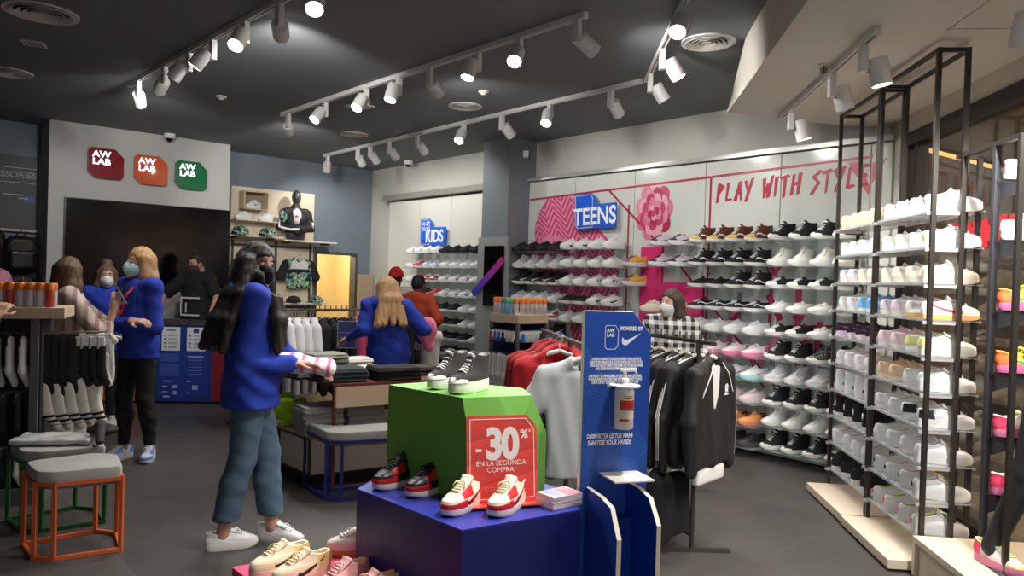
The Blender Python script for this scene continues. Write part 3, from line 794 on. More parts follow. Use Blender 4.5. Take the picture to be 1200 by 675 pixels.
def shoe_meshes(kind, upper, sole, lining=None, lace=None, accent=None, acc='swoosh', over=(), toe=None, foxing=None, N=32, rows=14, solef=1.0, tongue=None, thi=.02):
    """returns [(part name, mesh, label)]"""
    parts = []
    st = RINGS[kind]['st'] * solef
    dz = st - RINGS[kind]['st']
    vs, rings = upper_pts(kind, rows, N)
    vs = [(x, y, z + dz) for x, y, z in vs]
    fs = []
    for i in range(rows - 1):
        for j in range(N): fs.append((i * N + j, i * N + (j + 1) % N, (i + 1) * N + (j + 1) % N, (i + 1) * N + j))
    # collar lip
    top = vs[-N:]; cxm = sum(p[0] for p in top) / N
    lip1 = [(cxm + (p[0] - cxm) * .965, p[1] * .95, p[2] + .005) for p in top]; lip = [(cxm + (p[0] - cxm) * .87, p[1] * .80, p[2] + .002) for p in top]
    b = MB(); allv = vs + lip1 + lip; n0 = len(vs)
    f2 = list(fs) + [((rows - 1 + q_) * N + j, (rows - 1 + q_) * N + (j + 1) % N, (rows + q_) * N + (j + 1) % N, (rows + q_) * N + j) for q_ in (0, 1) for j in range(N)]
    b.add(allv, f2); parts.append(('upper', b.mesh('upper', upper, True), None))
    bvh = BVHTree.FromPolygons([Vector(v) for v in vs], fs)
    # lining and footbed
    b = MB(); low = [(p[0], p[1] * .95, st + .02) for p in lip]
    b.add(lip + low, [(j, (j + 1) % N, N + (j + 1) % N, N + j) for j in range(N)] + [tuple(N + j for j in range(N))])
    parts.append(('lining', b.mesh('lining', lining or upper, True, fix=False), None))
    # sole with toe spring
    b = MB(); ol = vs[:N]; n = N
    flare = 1.025 if kind != 'run' else 1.07
    lv = []
    prof = [(0.0, .95), (.005, 1.0), (st * .55, flare), (st + .003, 1.03)]
    for z, f in prof:
        for p in ol:
            spring = .010 * max(0, (p[0] - .06) / .08) ** 2 * (1 - z / max(st, .01) * .6)
            lv.append((p[0] * (1.0 + (f - 1) * .5), p[1] * f, z + spring))
    sf = []
    for i in range(len(prof) - 1):
        for j in range(n): sf.append((i * n + j, i * n + (j + 1) % n, (i + 1) * n + (j + 1) % n, (i + 1) * n + j))
    sf.append(tuple(range(n))[::-1]); sf.append(tuple((len(prof) - 1) * n + j for j in range(n)))
    b.add(lv, sf); me = b.mesh('sole', sole, True); me.set_sharp_from_angle(angle=rad(50)); parts.append(('sole', me, None))
    if foxing:
        b = MB(); fv = []
        for z in (st * .62, st * .8):
            for p in ol: fv.append((p[0] * (1 + (flare - 1) * .55), p[1] * (flare + .012), z + .010 * max(0, (p[0] - .06) / .08) ** 2 * .6))
        b.add(fv, [(j, (j + 1) % n, n + (j + 1) % n, n + j) for j in range(n)]); parts.append(('foxing_stripe', b.mesh('foxing_stripe', foxing, True), None))
    # vamp profile for tongue and laces
    prof = [(r[1], r[3] + dz) for r in rings]
    def zt(x):
        for (x0, z0), (x1, z1) in zip(prof, prof[1:]):
            if x1 <= x <= x0: return lerp(z0, z1, (x0 - x) / max(x0 - x1, 1e-6))
        return prof[-1][1]
    xe = rings[-1][1]
    b = MB(); tv = []
    hi = thi
    stn = [(xe + .085, -.001), (xe + .055, .002), (xe + .025, .004), (xe + .0, .006), (xe - .008, hi * .6), (xe - .014, hi)]
    for x, dz_ in stn:
        for y in (-.025, -.014, 0, .014, .025):
            tv.append((x - abs(y) * .15, y + .004, (zt(x) if x >= xe else prof[-1][1]) + dz_ - abs(y) * .22 + .003))
    m_ = len(stn)
    o_ = len(tv); tv += [(x - .008, y, z - .009) for x, y, z in tv]
    q = []
    for i in range(m_ - 1):
        for j in range(4):
            a = i * 5 + j; q.append((a, a + 1, a + 6, a + 5)); q.append((o_ + a + 5, o_ + a + 6, o_ + a + 1, o_ + a))
    for i in range(m_ - 1): q += [(i * 5, i * 5 + 5, o_ + i * 5 + 5, o_ + i * 5), (i * 5 + 4, o_ + i * 5 + 4, o_ + i * 5 + 9, i * 5 + 9)]
    for j in range(4): a = (m_ - 1) * 5 + j; q.append((a, a + 1, o_ + a + 1, o_ + a))
    b.add(tv, q); parts.append(('tongue', b.mesh('tongue', tongue or upper, True), None))
    if lace:
        b = MB(); nl = 5 if kind != 'high' else 7
        if kind == 'high':
            pts_ = [(lerp(.075, xe + .004, min(1, t * 1.25)), t) for t in [i / (nl - 1) for i in range(nl)]]
            for i, (x, t) in enumerate(pts_):
                z = zt(x) if t < .8 else lerp(zt(xe + .004), prof[-1][1], (t - .8) / .2)
                w = .024
                b.tube([(x - .008, -w + .004, z - .004), (x, -.008, z + .007), (x, .014, z + .007), (x - .008, w + .004, z - .004)], .0042, 6)
        else:
            for i in range(nl):
                x = lerp(xe + .074, xe + .012, i / (nl - 1)); z = zt(x); w = .022
                b.tube([(x - .012, -w + .004, z - .002), (x, -.008, z + .007), (x, .014, z + .007), (x - .012, w + .004, z - .002)], .004, 6)
            b.tube([(xe + .01, .0, zt(xe + .012) + .01), (xe + .03, -.022, zt(xe + .03) + .013), (xe + .045, -.026, zt(xe + .045) + .005)], .003, 5)
            b.tube([(xe + .01, .006, zt(xe + .012) + .01), (xe + .03, .026, zt(xe + .03) + .013), (xe + .05, .031, zt(xe + .05) + .003)], .003, 5)
        parts.append(('laces', b.mesh('laces', lace, True), None))
    def side_strip(pairs, m, name, off=.0012, two=False):
        b = MB()
        for sgn in (1, -1):
            pv = []; b = MB() if two else b
            for (x0, z0), (x1, z1) in pairs:
                for k in range(4):
                    x = lerp(x0, x1, k / 3); z = lerp(z0, z1, k / 3) + dz
                    h = bvh.ray_cast(Vector((x, sgn * .2, z)), Vector((0, -sgn, 0)))
                    y = h[0].y if h[0] is not None else sgn * .02
                    pv.append((x, y + sgn * off, z))
            f = []
            for i in range(len(pairs) - 1):
                for k in range(3): f.append((i * 4 + k, i * 4 + k + 1, i * 4 + 5 + k, i * 4 + 4 + k))
            b.add(pv, f)
            if two and sgn == 1: parts.append((name, b.mesh(name, m, True, fix=False), None))
        parts.append((name, b.mesh(name, m, True, fix=False), None))
    if accent:
        sc = 1.15 if kind == 'high' else .92 if kind == 'run' else 1.0
        if acc == 'swoosh':
            up_ = [(.058, .040), (.03, .038), (.0, .046), (-.03, .056), (-.06, .066), (-.095, .078)]
            lo_ = [(.064, .052), (.04, .050), (.012, .060), (-.025, .066), (-.058, .072), (-.097, .080)]
            up_ = [(.05, .056), (.058, .042), (.035, .033), (.005, .040), (-.03, .053), (-.065, .067), (-.105, .085)]
            lo_ = [(.052, .058), (.048, .050), (.03, .051), (.004, .058), (-.03, .065), (-.064, .074), (-.106, .087)]
            side_strip([((a, c * sc), (d, e * sc)) for (a, c), (d, e) in zip(up_, lo_)], accent, 'side_mark')
        elif acc == 'wave':
            xs = [.05, .03, .0, -.03, -.06, -.09, -.12]
            zs = [.05, .062, .06, .048, .046, .056, .06]
            side_strip([((x, z * sc - .0), (x, z * sc + .011)) for x, z in zip(xs, zs)], accent, 'side_stripe')
        elif acc == 'stripes':
            for i in range(3):
                x = .035 - .028 * i
                side_strip([((x, .042), (x + .011, .042)), ((x - .012, .06), (x - .001, .06)), ((x - .024, .078 * sc), (x - .013, .078 * sc))], accent, 'side_stripe')
        elif acc == 'star':
            z0 = .095 if kind == 'high' else .06
            x0 = -.055
            side_strip([((x0 + .027, z0 - .003), (x0 + .027, z0 + .003)), ((x0 + .019, z0 - .019), (x0 + .019, z0 + .019)), ((x0, z0 - .027), (x0, z0 + .027)), ((x0 - .019, z0 - .019), (x0 - .019, z0 + .019)), ((x0 - .027, z0 - .003), (x0 - .027, z0 + .003))], accent, 'ankle_patch', two=True)
        elif acc == 'heelstar':
            b = MB(); b.ball((-.137, .002, .098), (.005, .024, .024), 16, 10); parts.append(('heel_patch', b.mesh('heel_patch', accent, True), None))
        elif acc == 'heel':
            b = MB(); zz = .06
            b.add([(-.1455, -.016, zz + dz), (-.1455, .02, zz + dz), (-.1445, .02, zz + .018 + dz), (-.1445, -.016, zz + .018 + dz)], [(0, 1, 2, 3)])
            b.box((-.145, .002, zz + .009 + dz), (.006, .034, .018)); parts.append(('heel_tab', b.mesh('heel_tab', accent), None))
    for nm, pred, m in over:
        b = MB(); cen = []
        nv = [Vector((0, 0, 0)) for _ in vs]
        keepf = []
        for f in fs:
            c = sum((Vector(vs[i]) for i in f), Vector()) / 4; nn = (Vector(vs[f[1]]) - Vector(vs[f[0]])).cross(Vector(vs[f[3]]) - Vector(vs[f[0]]))
            for i in f: nv[i] += nn
            if pred(c.x, c.y - .004 * math.sin((c.x + .14) / .29 * PI), c.z - dz): keepf.append(f)
        sgn = 1 if nv[0].x > 0 else -1
        ids = {}
        vv = []; ff = []
        for f in keepf:
            g_ = []
            for i in f:
                if i not in ids: ids[i] = len(vv); vv.append(Vector(vs[i]) + nv[i].normalized() * sgn * .0011)
                g_.append(ids[i])
            ff.append(tuple(g_))
        if ff: b.add(vv, ff); parts.append((nm, b.mesh(nm, m, True, fix=False), None))
    if toe:
        b = MB()
        tv, tf = [], []
        K, Lr = 14, 5
        for i in range(Lr):
            u = i / (Lr - 1)
            for j in range(K):
                a = -PI / 2 + PI * j / (K - 1)
                r = math.cos(u * PI / 2 * .97)
                x = .072 + (.078) * math.cos(a) * (r ** .7); y = .047 * math.sin(a) * (r ** .7) + .001
                tv.append((x, y, st - .002 + .034 * math.sin(u * PI / 2) + (.002)))
        for i in range(Lr - 1):
            for j in range(K - 1): tf.append((i * K + j, i * K + j + 1, (i + 1) * K + j + 1, (i + 1) * K + j))
        b.add(tv, tf); parts.append(('toe_cap', b.mesh('toe_cap', toe, True), None))
    return parts
def place_shoe(parts, kind_name, label, M, group=None):
    o = D.objects.new(kind_name, None); C.objects.link(o); o.matrix_world = M; o.empty_display_size = .05
    tag(o, label, 'shoe', group)
    for nm, me, lb in parts: link(nm, me, o)
    return o
lea = dict(rough=.45); cv = dict(rough=.85)
def sm(c, r=.5): return mat(c, r)
Wt = sm((226, 226, 226)); Wt2 = sm((205, 206, 208)); Bk = sm((18, 18, 20), .65); Gm = sm((150, 112, 70)); Sl = sm((220, 220, 216), .55); Red = sm((178, 24, 36)); Crm = sm((226, 206, 166))
AJ_OVER = lambda c: [('toe_guard', lambda x, y, z: x > .05 and z < .052 + max(0, (.11 - x)) * .12 and (x > .075 or abs(y) > .03), c), ('eyestay', lambda x, y, z: -.005 < x < .07 and abs(y) > .012 and z > .064 + (.03 - x) * .05, c), ('heel_counter', lambda x, y, z: x < -.09 and z > .05, c)]
SH = {}
def model(key, kn, desc, kind, **k): SH[key] = (shoe_meshes(kind, **k), kn, desc)
model('w_low', 'sneaker', 'white low sneaker', 'low', upper=Wt, sole=Sl, lining=Wt2, lace=Wt)
model('w_low_sw', 'sneaker', 'white low sneaker with black side mark', 'low', upper=Wt, sole=Sl, lining=Wt2, lace=Wt, accent=Bk)
model('w_run', 'sneaker', 'white running shoe', 'run', upper=sm((214, 214, 216)), sole=Sl, lining=Wt2, lace=Wt, accent=sm((235, 235, 238)))
model('g_mid', 'high_top_sneaker', 'pale grey mid sneaker', 'high', upper=sm((196, 192, 196)), sole=Sl, lining=Wt2, lace=Wt, accent=Wt)
model('w_str', 'sneaker', 'white sneaker with black stripes', 'low', upper=Wt, sole=Sl, lining=Wt2, lace=Wt, accent=Bk, acc='stripes')
model('k_low', 'sneaker', 'black low sneaker', 'run', upper=Bk, sole=sm((26, 26, 28)), lining=Bk, lace=Bk)
model('k_flat', 'sneaker', 'flat black sneaker', 'flat', upper=sm((44, 44, 46), .8), sole=Sl, lining=Bk, lace=Bk)
model('k_mid_sw', 'high_top_sneaker', 'black mid sneaker', 'high', upper=Bk, sole=Sl, lining=Bk, lace=Bk, accent=Wt)
model('red_w', 'sneaker', 'red and white sneaker', 'low', upper=Wt, sole=Sl, lining=Red, lace=Wt, accent=Bk, over=AJ_OVER(Red))
model('red2', 'sneaker', 'dark red sneaker with white mark', 'low', upper=Red, sole=Sl, lining=Red, lace=Bk, accent=Wt)
model('vans_hi_b', 'high_top_sneaker', 'black skate high-top with white wave', 'high', upper=Bk, sole=Sl, lining=Bk, lace=Wt, accent=Wt, acc='wave', foxing=Wt)
model('vans_hi_r', 'high_top_sneaker', 'brown and red skate high-top', 'high', upper=sm((92, 40, 30)), sole=Sl, lining=Bk, lace=Wt, accent=Wt, acc='wave', over=[('toe_panel', lambda x, y, z: x > .06, sm((206, 178, 96)))])
model('vans_lo', 'sneaker', 'black skate shoe with white wave', 'flat', upper=Bk, sole=Sl, lining=Bk, lace=Wt, accent=Wt, acc='wave', foxing=Wt)
model('k_slip', 'slip_on_shoe', 'plain black slip-on shoe', 'flat', upper=Bk, sole=Sl, lining=Bk)
model('cv_hi_b', 'high_top_sneaker', 'black canvas high-top with white laces', 'high', upper=sm((20, 20, 22), .85), sole=Sl, lining=Bk, lace=Wt, toe=Sl)
model('cv_hi_w', 'high_top_sneaker', 'white canvas high-top', 'high', upper=sm((216, 216, 210), .85), sole=Sl, lining=Wt2, lace=Wt, toe=Sl)
model('cv_lo_b', 'sneaker', 'black canvas low shoe with white laces', 'flat', upper=sm((20, 20, 22), .85), sole=Sl, lining=Bk, lace=Wt, toe=Sl)
model('cv_lo_w', 'sneaker', 'white canvas low shoe', 'flat', upper=sm((220, 220, 216), .8), sole=Sl, lining=Wt2, lace=Wt, toe=Sl)
model('cv_hi_dot', 'high_top_sneaker', 'black dotted canvas high-top', 'high', upper=camo_mat([(18, 18, 20), (20, 20, 22), (18, 18, 20), (200, 200, 200)], 120), sole=Sl, lining=Bk, lace=Bk, toe=Sl)
model('cv_hi_star', 'high_top_sneaker', 'black high-top with round white patch', 'high', upper=sm((22, 22, 24), .85), sole=Sl, lining=Bk, lace=Bk, toe=Sl, accent=Wt, acc='heelstar')
model('cv_hi_wdot', 'high_top_sneaker', 'white high-top with dark dots', 'high', upper=sm((226, 226, 224), .8), sole=Sl, lining=Wt2, lace=Wt, toe=Sl, accent=Bk, acc='heel')
model('pinkrun', 'running_shoe', 'white running shoe with pink heel', 'run', upper=sm((222, 206, 212)), sole=sm((224, 130, 158)), lining=Wt2, lace=Wt, over=[('heel_counter', lambda x, y, z: x < -.09, sm((226, 92, 128)))])
model('tealrun', 'running_shoe', 'white running shoe with teal sole', 'run', upper=sm((222, 222, 224)), sole=sm((170, 214, 212)), lining=Wt2, lace=Wt, accent=sm((224, 90, 130)))
model('palerun', 'running_shoe', 'pale pink running shoe', 'run', upper=sm((212, 190, 192)), sole=sm((206, 196, 194)), lining=Wt2, lace=Wt)
model('orangerun', 'running_shoe', 'orange running shoe with dark collar', 'run', upper=sm((226, 150, 84)), sole=sm((224, 134, 112)), lining=Bk, lace=Bk, over=[('heel_counter', lambda x, y, z: x < -.07 and z > .07, sm((120, 34, 30)))])
model('blackrun', 'running_shoe', 'black running shoe with white sole tip', 'run', upper=sm((34, 34, 36)), sole=sm((70, 70, 72)), lining=Bk, lace=Bk)
model('multi', 'running_shoe', 'orange, purple and yellow running shoe', 'run', upper=sm((222, 170, 60)), sole=sm((214, 206, 204)), lining=sm((90, 40, 110)), lace=Bk, accent=sm((224, 110, 60)), over=[('toe_guard', lambda x, y, z: x > .07, sm((140, 80, 130)))])
model('lilac', 'running_shoe', 'black, pink and white running shoe', 'run', upper=sm((206, 188, 200)), sole=sm((224, 222, 226)), lining=sm((90, 60, 120)), lace=Bk, accent=Bk, over=[('toe_guard', lambda x, y, z: x > .08, sm((30, 30, 34)))])
model('yelrun', 'running_shoe', 'pale yellow running shoe', 'run', upper=sm((222, 214, 196)), sole=sm((226, 214, 190)), lining=sm((226, 220, 120)), lace=sm((224, 220, 150)))
model('stripek', 'sneaker', 'black sneaker with white stripes', 'low', upper=Bk, sole=Sl, lining=Bk, lace=Bk, accent=Wt, acc='stripes')
model('goldw', 'sneaker', 'white sneaker with gold collar', 'low', upper=Wt, sole=Sl, lining=sm((196, 160, 80)), lace=Wt)
model('wk', 'sneaker', 'white and black sneaker', 'low', upper=Wt, sole=Sl, lining=Bk, lace=Wt, accent=Bk, over=[('heel_counter', lambda x, y, z: x < -.09 and z > .05, Bk)])
model('crm', 'sneaker', 'cream low sneaker', 'low', upper=sm((232, 212, 168)), sole=sm((226, 208, 172)), lining=Crm, lace=Crm)
model('ivory', 'sneaker', 'ivory low sneaker', 'low', upper=sm((232, 226, 206)), sole=sm((230, 226, 212)), lining=Crm, lace=Wt)
model('w_pink', 'sneaker', 'white sneaker with pink dots', 'low', upper=Wt, sole=Sl, lining=Wt2, lace=Wt, accent=sm((236, 120, 150)), acc='heel')
model('w_pinksw', 'sneaker', 'white sneaker with pink side mark', 'low', upper=Wt, sole=Sl, lining=Wt2, lace=Wt, accent=sm((226, 150, 190)))
model('w_yel', 'sneaker', 'white sneaker with pale yellow heel', 'low', upper=Wt, sole=Sl, lining=sm((232, 226, 150)), lace=Wt, accent=sm((236, 226, 120)), acc='heel')
model('w_red', 'sneaker', 'white sneaker with red side mark', 'low', upper=Wt, sole=Sl, lining=Wt2, lace=Wt, accent=sm((226, 40, 66)))
model('w_redo', 'sneaker', 'white sneaker with red mark and orange sole', 'low', upper=Wt, sole=sm((226, 172, 96)), lining=Wt2, lace=Wt, accent=sm((224, 54, 60)))
model('lil_low', 'sneaker', 'pale lilac low sneaker', 'low', upper=sm((216, 206, 214)), sole=Sl, lining=Wt2, lace=Wt)
model('blue_low', 'sneaker', 'light blue low sneaker', 'low', upper=sm((120, 184, 232)), sole=Sl, lining=sm((160, 200, 235)), lace=Wt, accent=sm((200, 224, 240)))
model('purp', 'running_shoe', 'black and purple running shoe', 'run', upper=sm((46, 20, 44)), sole=sm((214, 196, 214)), lining=Bk, lace=Bk, accent=sm((200, 130, 190)))
model('pink_low', 'sneaker', 'pale pink low sneaker', 'low', upper=sm((232, 204, 214)), sole=Sl, lining=sm((230, 196, 210)), lace=Wt)
model('lime_low', 'sneaker', 'white sneaker with pale lime heel', 'low', upper=sm((228, 230, 216)), sole=Sl, lining=sm((226, 232, 150)), lace=Wt, over=[('heel_counter', lambda x, y, z: x < -.09 and z > .045, sm((232, 232, 150)))])
model('beige', 'sneaker', 'beige suede low sneaker', 'low', upper=sm((222, 190, 158), .8), sole=sm((228, 214, 192)), lining=sm((206, 170, 140)), lace=Crm)
model('w_blk', 'sneaker', 'white sneaker with black heel panel', 'low', upper=Wt, sole=Sl, lining=Wt2, lace=Wt, over=[('heel_counter', lambda x, y, z: -.13 < x < -.06 and z > .045, Bk)])
model('w_yell', 'sneaker', 'white sneaker with yellow laces', 'low', upper=Wt, sole=Sl, lining=sm((232, 190, 190)), lace=sm((240, 190, 60)), accent=Bk, acc='heel')
model('w_lime', 'sneaker', 'white sneaker with lime lining', 'low', upper=sm((224, 224, 226)), sole=Sl, lining=sm((196, 226, 60)), lace=sm((214, 226, 150)), accent=sm((240, 70, 110)), acc='heel')
model('k_lace', 'sneaker', 'black low sneaker with white sole', 'low', upper=Bk, sole=Wt, lining=Bk, lace=Bk)
model('blured', 'sneaker', 'white and blue child sneaker', 'low', upper=sm((200, 206, 226)), sole=Sl, lining=sm((70, 90, 190)), lace=Wt, accent=sm((60, 90, 200)))
model('redkid', 'sneaker', 'red child sneaker', 'low', upper=sm((206, 60, 74)), sole=Sl, lining=Bk, lace=Wt, accent=Wt)
model('dkid', 'sneaker', 'dark brown child sneaker', 'low', upper=sm((52, 36, 34)), sole=Sl, lining=Bk, lace=Bk, accent=Wt)

def wall_shelf(s0, s1, z, label, group):
    t = thing('shoe_shelf', label, 'shelf', M=shoe_wall((s0 + s1) / 2, .1, z), group=group)
    L = s1 - s0 - .012
    obj('panel', MB().box((0, -.004, .15), (L, .008, .29), bev=.002), ACRYL, t)
    obj('back_flange', MB().box((0, .025, .004), (L, .05, .006)), ACRYL, t)
    for x in (-L / 2 + .05, L / 2 - .05): obj('fixing', MB().tube([(x, .03, .004), (x, .03, .012)], .008, 10), STEEL, t)
def shoes_on_shelf(lst, s0, s1, z, rown, where, turn, group, tpos=.255, scale=1.0, slots=4, jit=2.0):
    """lst: (model or None) per slot from left to right"""
    cnt = {}
    for k in lst:
        if k: cnt[k] = cnt.get(k, 0) + 1
    seen = {}
    for i, k in enumerate(lst):
        if not k: continue
        s = s0 + (i + .5) * (s1 - s0) / slots
        ps, kn, desc = SH[k]
        n_ = seen.get(k, 0); seen[k] = n_ + 1
        o_ = ORD.get(cnt[k], None); od = o_[n_] if o_ else CNT[n_] + ' from left'
        a = math.atan2(TD.y, TD.x) + rad(-turn + random.uniform(-jit, jit))   # toes out of the wall, turned towards -s
        M = Matrix.Translation(W(s, tpos, z)) @ Matrix.Rotation(a, 4, 'Z') @ Matrix.Scale(scale, 4)
        place_shoe(ps, kn, ' '.join(('%s %s on %s shelf %s' % (od, desc, rown, where)).split()), M, group)
sec = []
# left TEENS column
zs = [1.885, 1.69, 1.495, 1.29, 1.085, .885]
S1 = [['k_low'] * 4, ['g_mid'] * 4, ['k_mid_sw'] * 4, ['w_run'] * 4, [None, None, 'red_w', 'red_w'], ['red2', 'red2', 'red2', 'k_mid_sw']]
for i, (z, l) in enumerate(zip(zs, S1)):
    wall_shelf(4.0, 4.8, z, 'clear %s shelf under the pink sole print, left of TEENS' % ROWN[i], 'clear wall shelves')
    shoes_on_shelf(l, 4.0 - .02, 4.8, z, ROWN[i], 'under the pink sole print', 12, 'shoes on the wall shelves')
zs = [1.905, 1.705, 1.50, 1.29, 1.085]
S2 = [['w_low_sw', 'w_low_sw', 'w_low', 'w_low'], ['w_low'] * 4, ['w_low', 'w_low', 'w_str', 'w_str'], ['k_flat', 'k_flat', 'w_low_sw', 'w_low_sw'], ['w_run', 'w_run', None, 'w_run']]
for i, (z, l) in enumerate(zip(zs, S2)):
    wall_shelf(4.8, 5.69, z, 'clear %s shelf below the TEENS sign' % ROWN[i], 'clear wall shelves')
    shoes_on_shelf(l, 4.8, 5.66, z, ROWN[i], 'below TEENS sign', 16, 'shoes on the wall shelves')
# shoes around the pink board
for i, z in enumerate((1.72, 1.52)):
    wall_shelf(5.74, 5.96, z, 'small clear %s shelf left of the pink board' % ('upper', 'lower')[i], 'clear wall shelves')
    shoes_on_shelf(['multi'], 5.74, 5.96, z, ('upper', 'lower')[i], 'left of the pink board', 25, 'shoes on the wall shelves', slots=1)
for i, (z, k, w_) in enumerate(((1.935, 'lilac', 'upper'), (1.725, 'lilac', 'lower'))):
    wall_shelf(6.1, 6.56, z, 'clear %s shelf above the pink board foot' % w_, 'clear wall shelves')
    shoes_on_shelf([k] * 2, 6.08, 6.56, z, w_, 'right of the pink upright', 28, 'shoes on the wall shelves', slots=2)
for i, (z, k, w_) in enumerate(((1.26, 'yelrun', 'on the pink board behind the checked shirt'), (1.06, 'lilac', 'below the pink board'), (.87, 'palerun', 'behind the checked shirt'))):
    wall_shelf(5.95, 6.56, z, 'clear shelf %s' % w_, 'clear wall shelves')
    shoes_on_shelf([k, k], 5.98, 6.5, z, 'the', w_, 28, 'shoes on the wall shelves', slots=2)
zs = [1.955, 1.735, 1.53, 1.32, 1.115, .905, .705, .495, .29, .095]
S4 = [['vans_hi_r'] * 4, ['vans_hi_b'] * 4, ['k_slip', 'k_slip', 'vans_hi_b', 'vans_hi_b'], ['vans_lo'] * 4, ['w_run'] * 4, ['pinkrun'] * 4, ['tealrun'] * 4, ['palerun'] * 4, [None, 'orangerun', 'orangerun', 'orangerun'], [None, 'blackrun', 'blackrun', 'blackrun']]
for i, (z, l) in enumerate(zip(zs, S4)):
    wall_shelf(6.59, 7.39, z, 'clear %s shelf below the word PLAY' % ROWN[i], 'clear wall shelves')
    shoes_on_shelf(l, 6.58, 7.38, z, ROWN[i], 'below PLAY', 26, 'shoes on the wall shelves')
zs = [1.965, 1.735, 1.54, 1.33, 1.125, .915, .715, .51, .33, .12]
S5 = [['cv_hi_b'] * 4, ['cv_hi_w'] * 4, ['cv_lo_b'] * 4, ['cv_lo_w'] * 4, ['cv_lo_b', 'cv_lo_b', 'cv_lo_w', 'cv_lo_w'], ['cv_hi_b', 'cv_hi_b', 'cv_hi_dot', 'cv_hi_dot'], ['g_mid'] * 4, ['cv_hi_b'] * 4, ['cv_hi_w'] * 4, ['cv_hi_b'] * 4]
for i, (z, l) in enumerate(zip(zs, S5)):
    wall_shelf(7.39, 8.19, z, 'clear %s shelf below the word STYLE' % ROWN[i], 'clear wall shelves')
    shoes_on_shelf(l, 7.41, 8.19, z, ROWN[i], 'below STYLE', 24, 'shoes on the wall shelves')
# children's wall
zs = [1.88, 1.67, 1.475, 1.275, 1.08, .88, .69, .49, .30]
KL = [['w_str', 'w_str', 'w_str', 'w_low'], ['w_low', 'redkid', 'blured', 'blured'], ['w_low', 'redkid', 'red_w', 'red_w'], ['dkid', 'dkid', 'dkid', 'redkid'], ['wk', 'wk', 'wk', 'k_lace'], ['w_run', 'w_run', None, None], [None, 'w_run', 'wk', 'wk'], [None, 'dkid', 'wk', None], [None, 'dkid', None, 'dkid']]
KR = [['k_low'] * 4, ['goldw'] * 4, ['w_str'] * 4, ['wk'] * 4, ['k_lace', 'k_lace', 'w_low', 'w_low'], ['k_lace', 'k_lace', 'w_run', 'w_run'], ['k_lace', 'k_lace', 'k_lace', 'w_run'], ['stripek'] * 4, [None, None, 'w_low', 'w_low']]
for i, z in enumerate(zs):
    wall_shelf(1.58, 2.36, z, 'clear %s shelf on the left of the KIDS wall' % ROWN[i], 'clear wall shelves')
    wall_shelf(2.36, 3.2, z, 'clear %s shelf on the right of the KIDS wall' % ROWN[i], 'clear wall shelves')
    shoes_on_shelf(KL[i], 1.58, 2.38, z, ROWN[i], 'left KIDS rack', 14, 'shoes on the children\'s wall', scale=.86)
    shoes_on_shelf(KR[i], 2.40, 3.34, z, ROWN[i], 'right KIDS rack', 14, 'shoes on the children\'s wall', scale=.9)

# ------------------------------------------------------------------ free-standing shoe racks on the window side
def rack(F, L, H, label, rows, where, zbase, group):
    """F: far corner away from the glass; runs L towards the entrance"""
    M = Matrix(((-RD.x, RN.x, 0, F.x), (-RD.y, RN.y, 0, F.y), (0, 0, 1, 0), (0, 0, 0, 1)))
    M = Matrix(((RN.x, RD.x, 0, F.x), (RN.y, RD.y, 0, F.y), (0, 0, 1, 0), (0, 0, 0, 1)))   # x to the glass, -y towards the entrance
    t = thing('shoe_rack', label, 'rack', M=M)
    for x in (.0, .15):
        for y in (0, -L): obj('post', MB().box((x, y, (zbase + H) / 2), (.024, .024, H - zbase)), GUN, t)
    for x in (.0, .15): obj('rail', MB().box((x, -L / 2, H - .012), (.022, L, .022)), GUN, t)
    for y in (0, -L): obj('rail', MB().box((.075, y, H - .012), (.15, .022, .022)), GUN, t)
    grid = mat((196, 196, 198), .35, .3)
    for i in range(len(rows)):
        z = 2.0 - .2 * i
        b = MB(); b.box((.13, -L / 2, z - .006), (.27, L, .004))
        for x in (-.005, .265): b.box((x, -L / 2, z - .006), (.008, L, .016))
        obj('shelf', b, ACRYL2, t)
        for yb in (-.01, -L + .01): obj('shelf_bracket', MB().box((.07, yb, z - .018), (.2, .012, .018)), grid, t)
    for i, l in enumerate(rows):
        z = 2.0 - .2 * i
        cnt = {k: l.count(k) for k in l}; seen = {}
        for j, k in enumerate(l):
            if not k: continue
            ps, kn, desc = SH[k]; n_ = seen.get(k, 0); seen[k] = n_ + 1
            p = M @ Vector((.14 + random.uniform(-.006, .006), -(j + .55) * L / 4, z - .003))
            a = math.atan2(RN.y, RN.x) + rad(-15 + random.uniform(-2, 2))
            place_shoe(ps, kn, ' '.join(('%s %s on %s shelf of %s' % (NEAR[cnt[k]][n_], desc, ROWN[i], where)).split()), Matrix.Translation(p) @ Matrix.Rotation(a, 4, 'Z'), group)
    return t
ACRYL2 = clear_mat((240, 242, 245), .3, .15, .5)
R1 = [['crm'] * 4, ['w_pinksw'] * 4, ['w_low_sw', 'w_low_sw', 'ivory', 'ivory'], ['w_red', 'w_red', 'blue_low', 'blue_low'], ['purp'] * 4, ['w_red'] * 4, ['cv_hi_wdot'] * 4, ['cv_hi_star'] * 4, ['w_low'] * 4, ['k_lace'] * 4]
R2 = [['w_pink'] * 4, ['w_yel'] * 4, ['ivory'] * 4, ['lil_low', 'lil_low', 'w_redo', 'w_redo'], ['pink_low', 'pink_low', 'lime_low', 'lime_low'], ['beige', 'beige', 'w_low', 'w_low'], ['w_low', 'w_low', 'w_blk', 'w_blk'], ['w_low'] * 4, ['w_yell'] * 4, ['w_lime'] * 4]
F1 = Vector((2.455, 5.64, 0)); F2 = Vector((2.365, 4.83, 0))
rack(F1, .77, 2.87, 'tall dark metal shoe rack nearest the mural corner', R1, 'far metal rack', .07, 'shoes on the far metal rack')
rack(F2, .78, 2.88, 'tall dark metal shoe rack before the window, on nearer slab', R2, 'near metal rack', .07, 'shoes on the near metal rack')
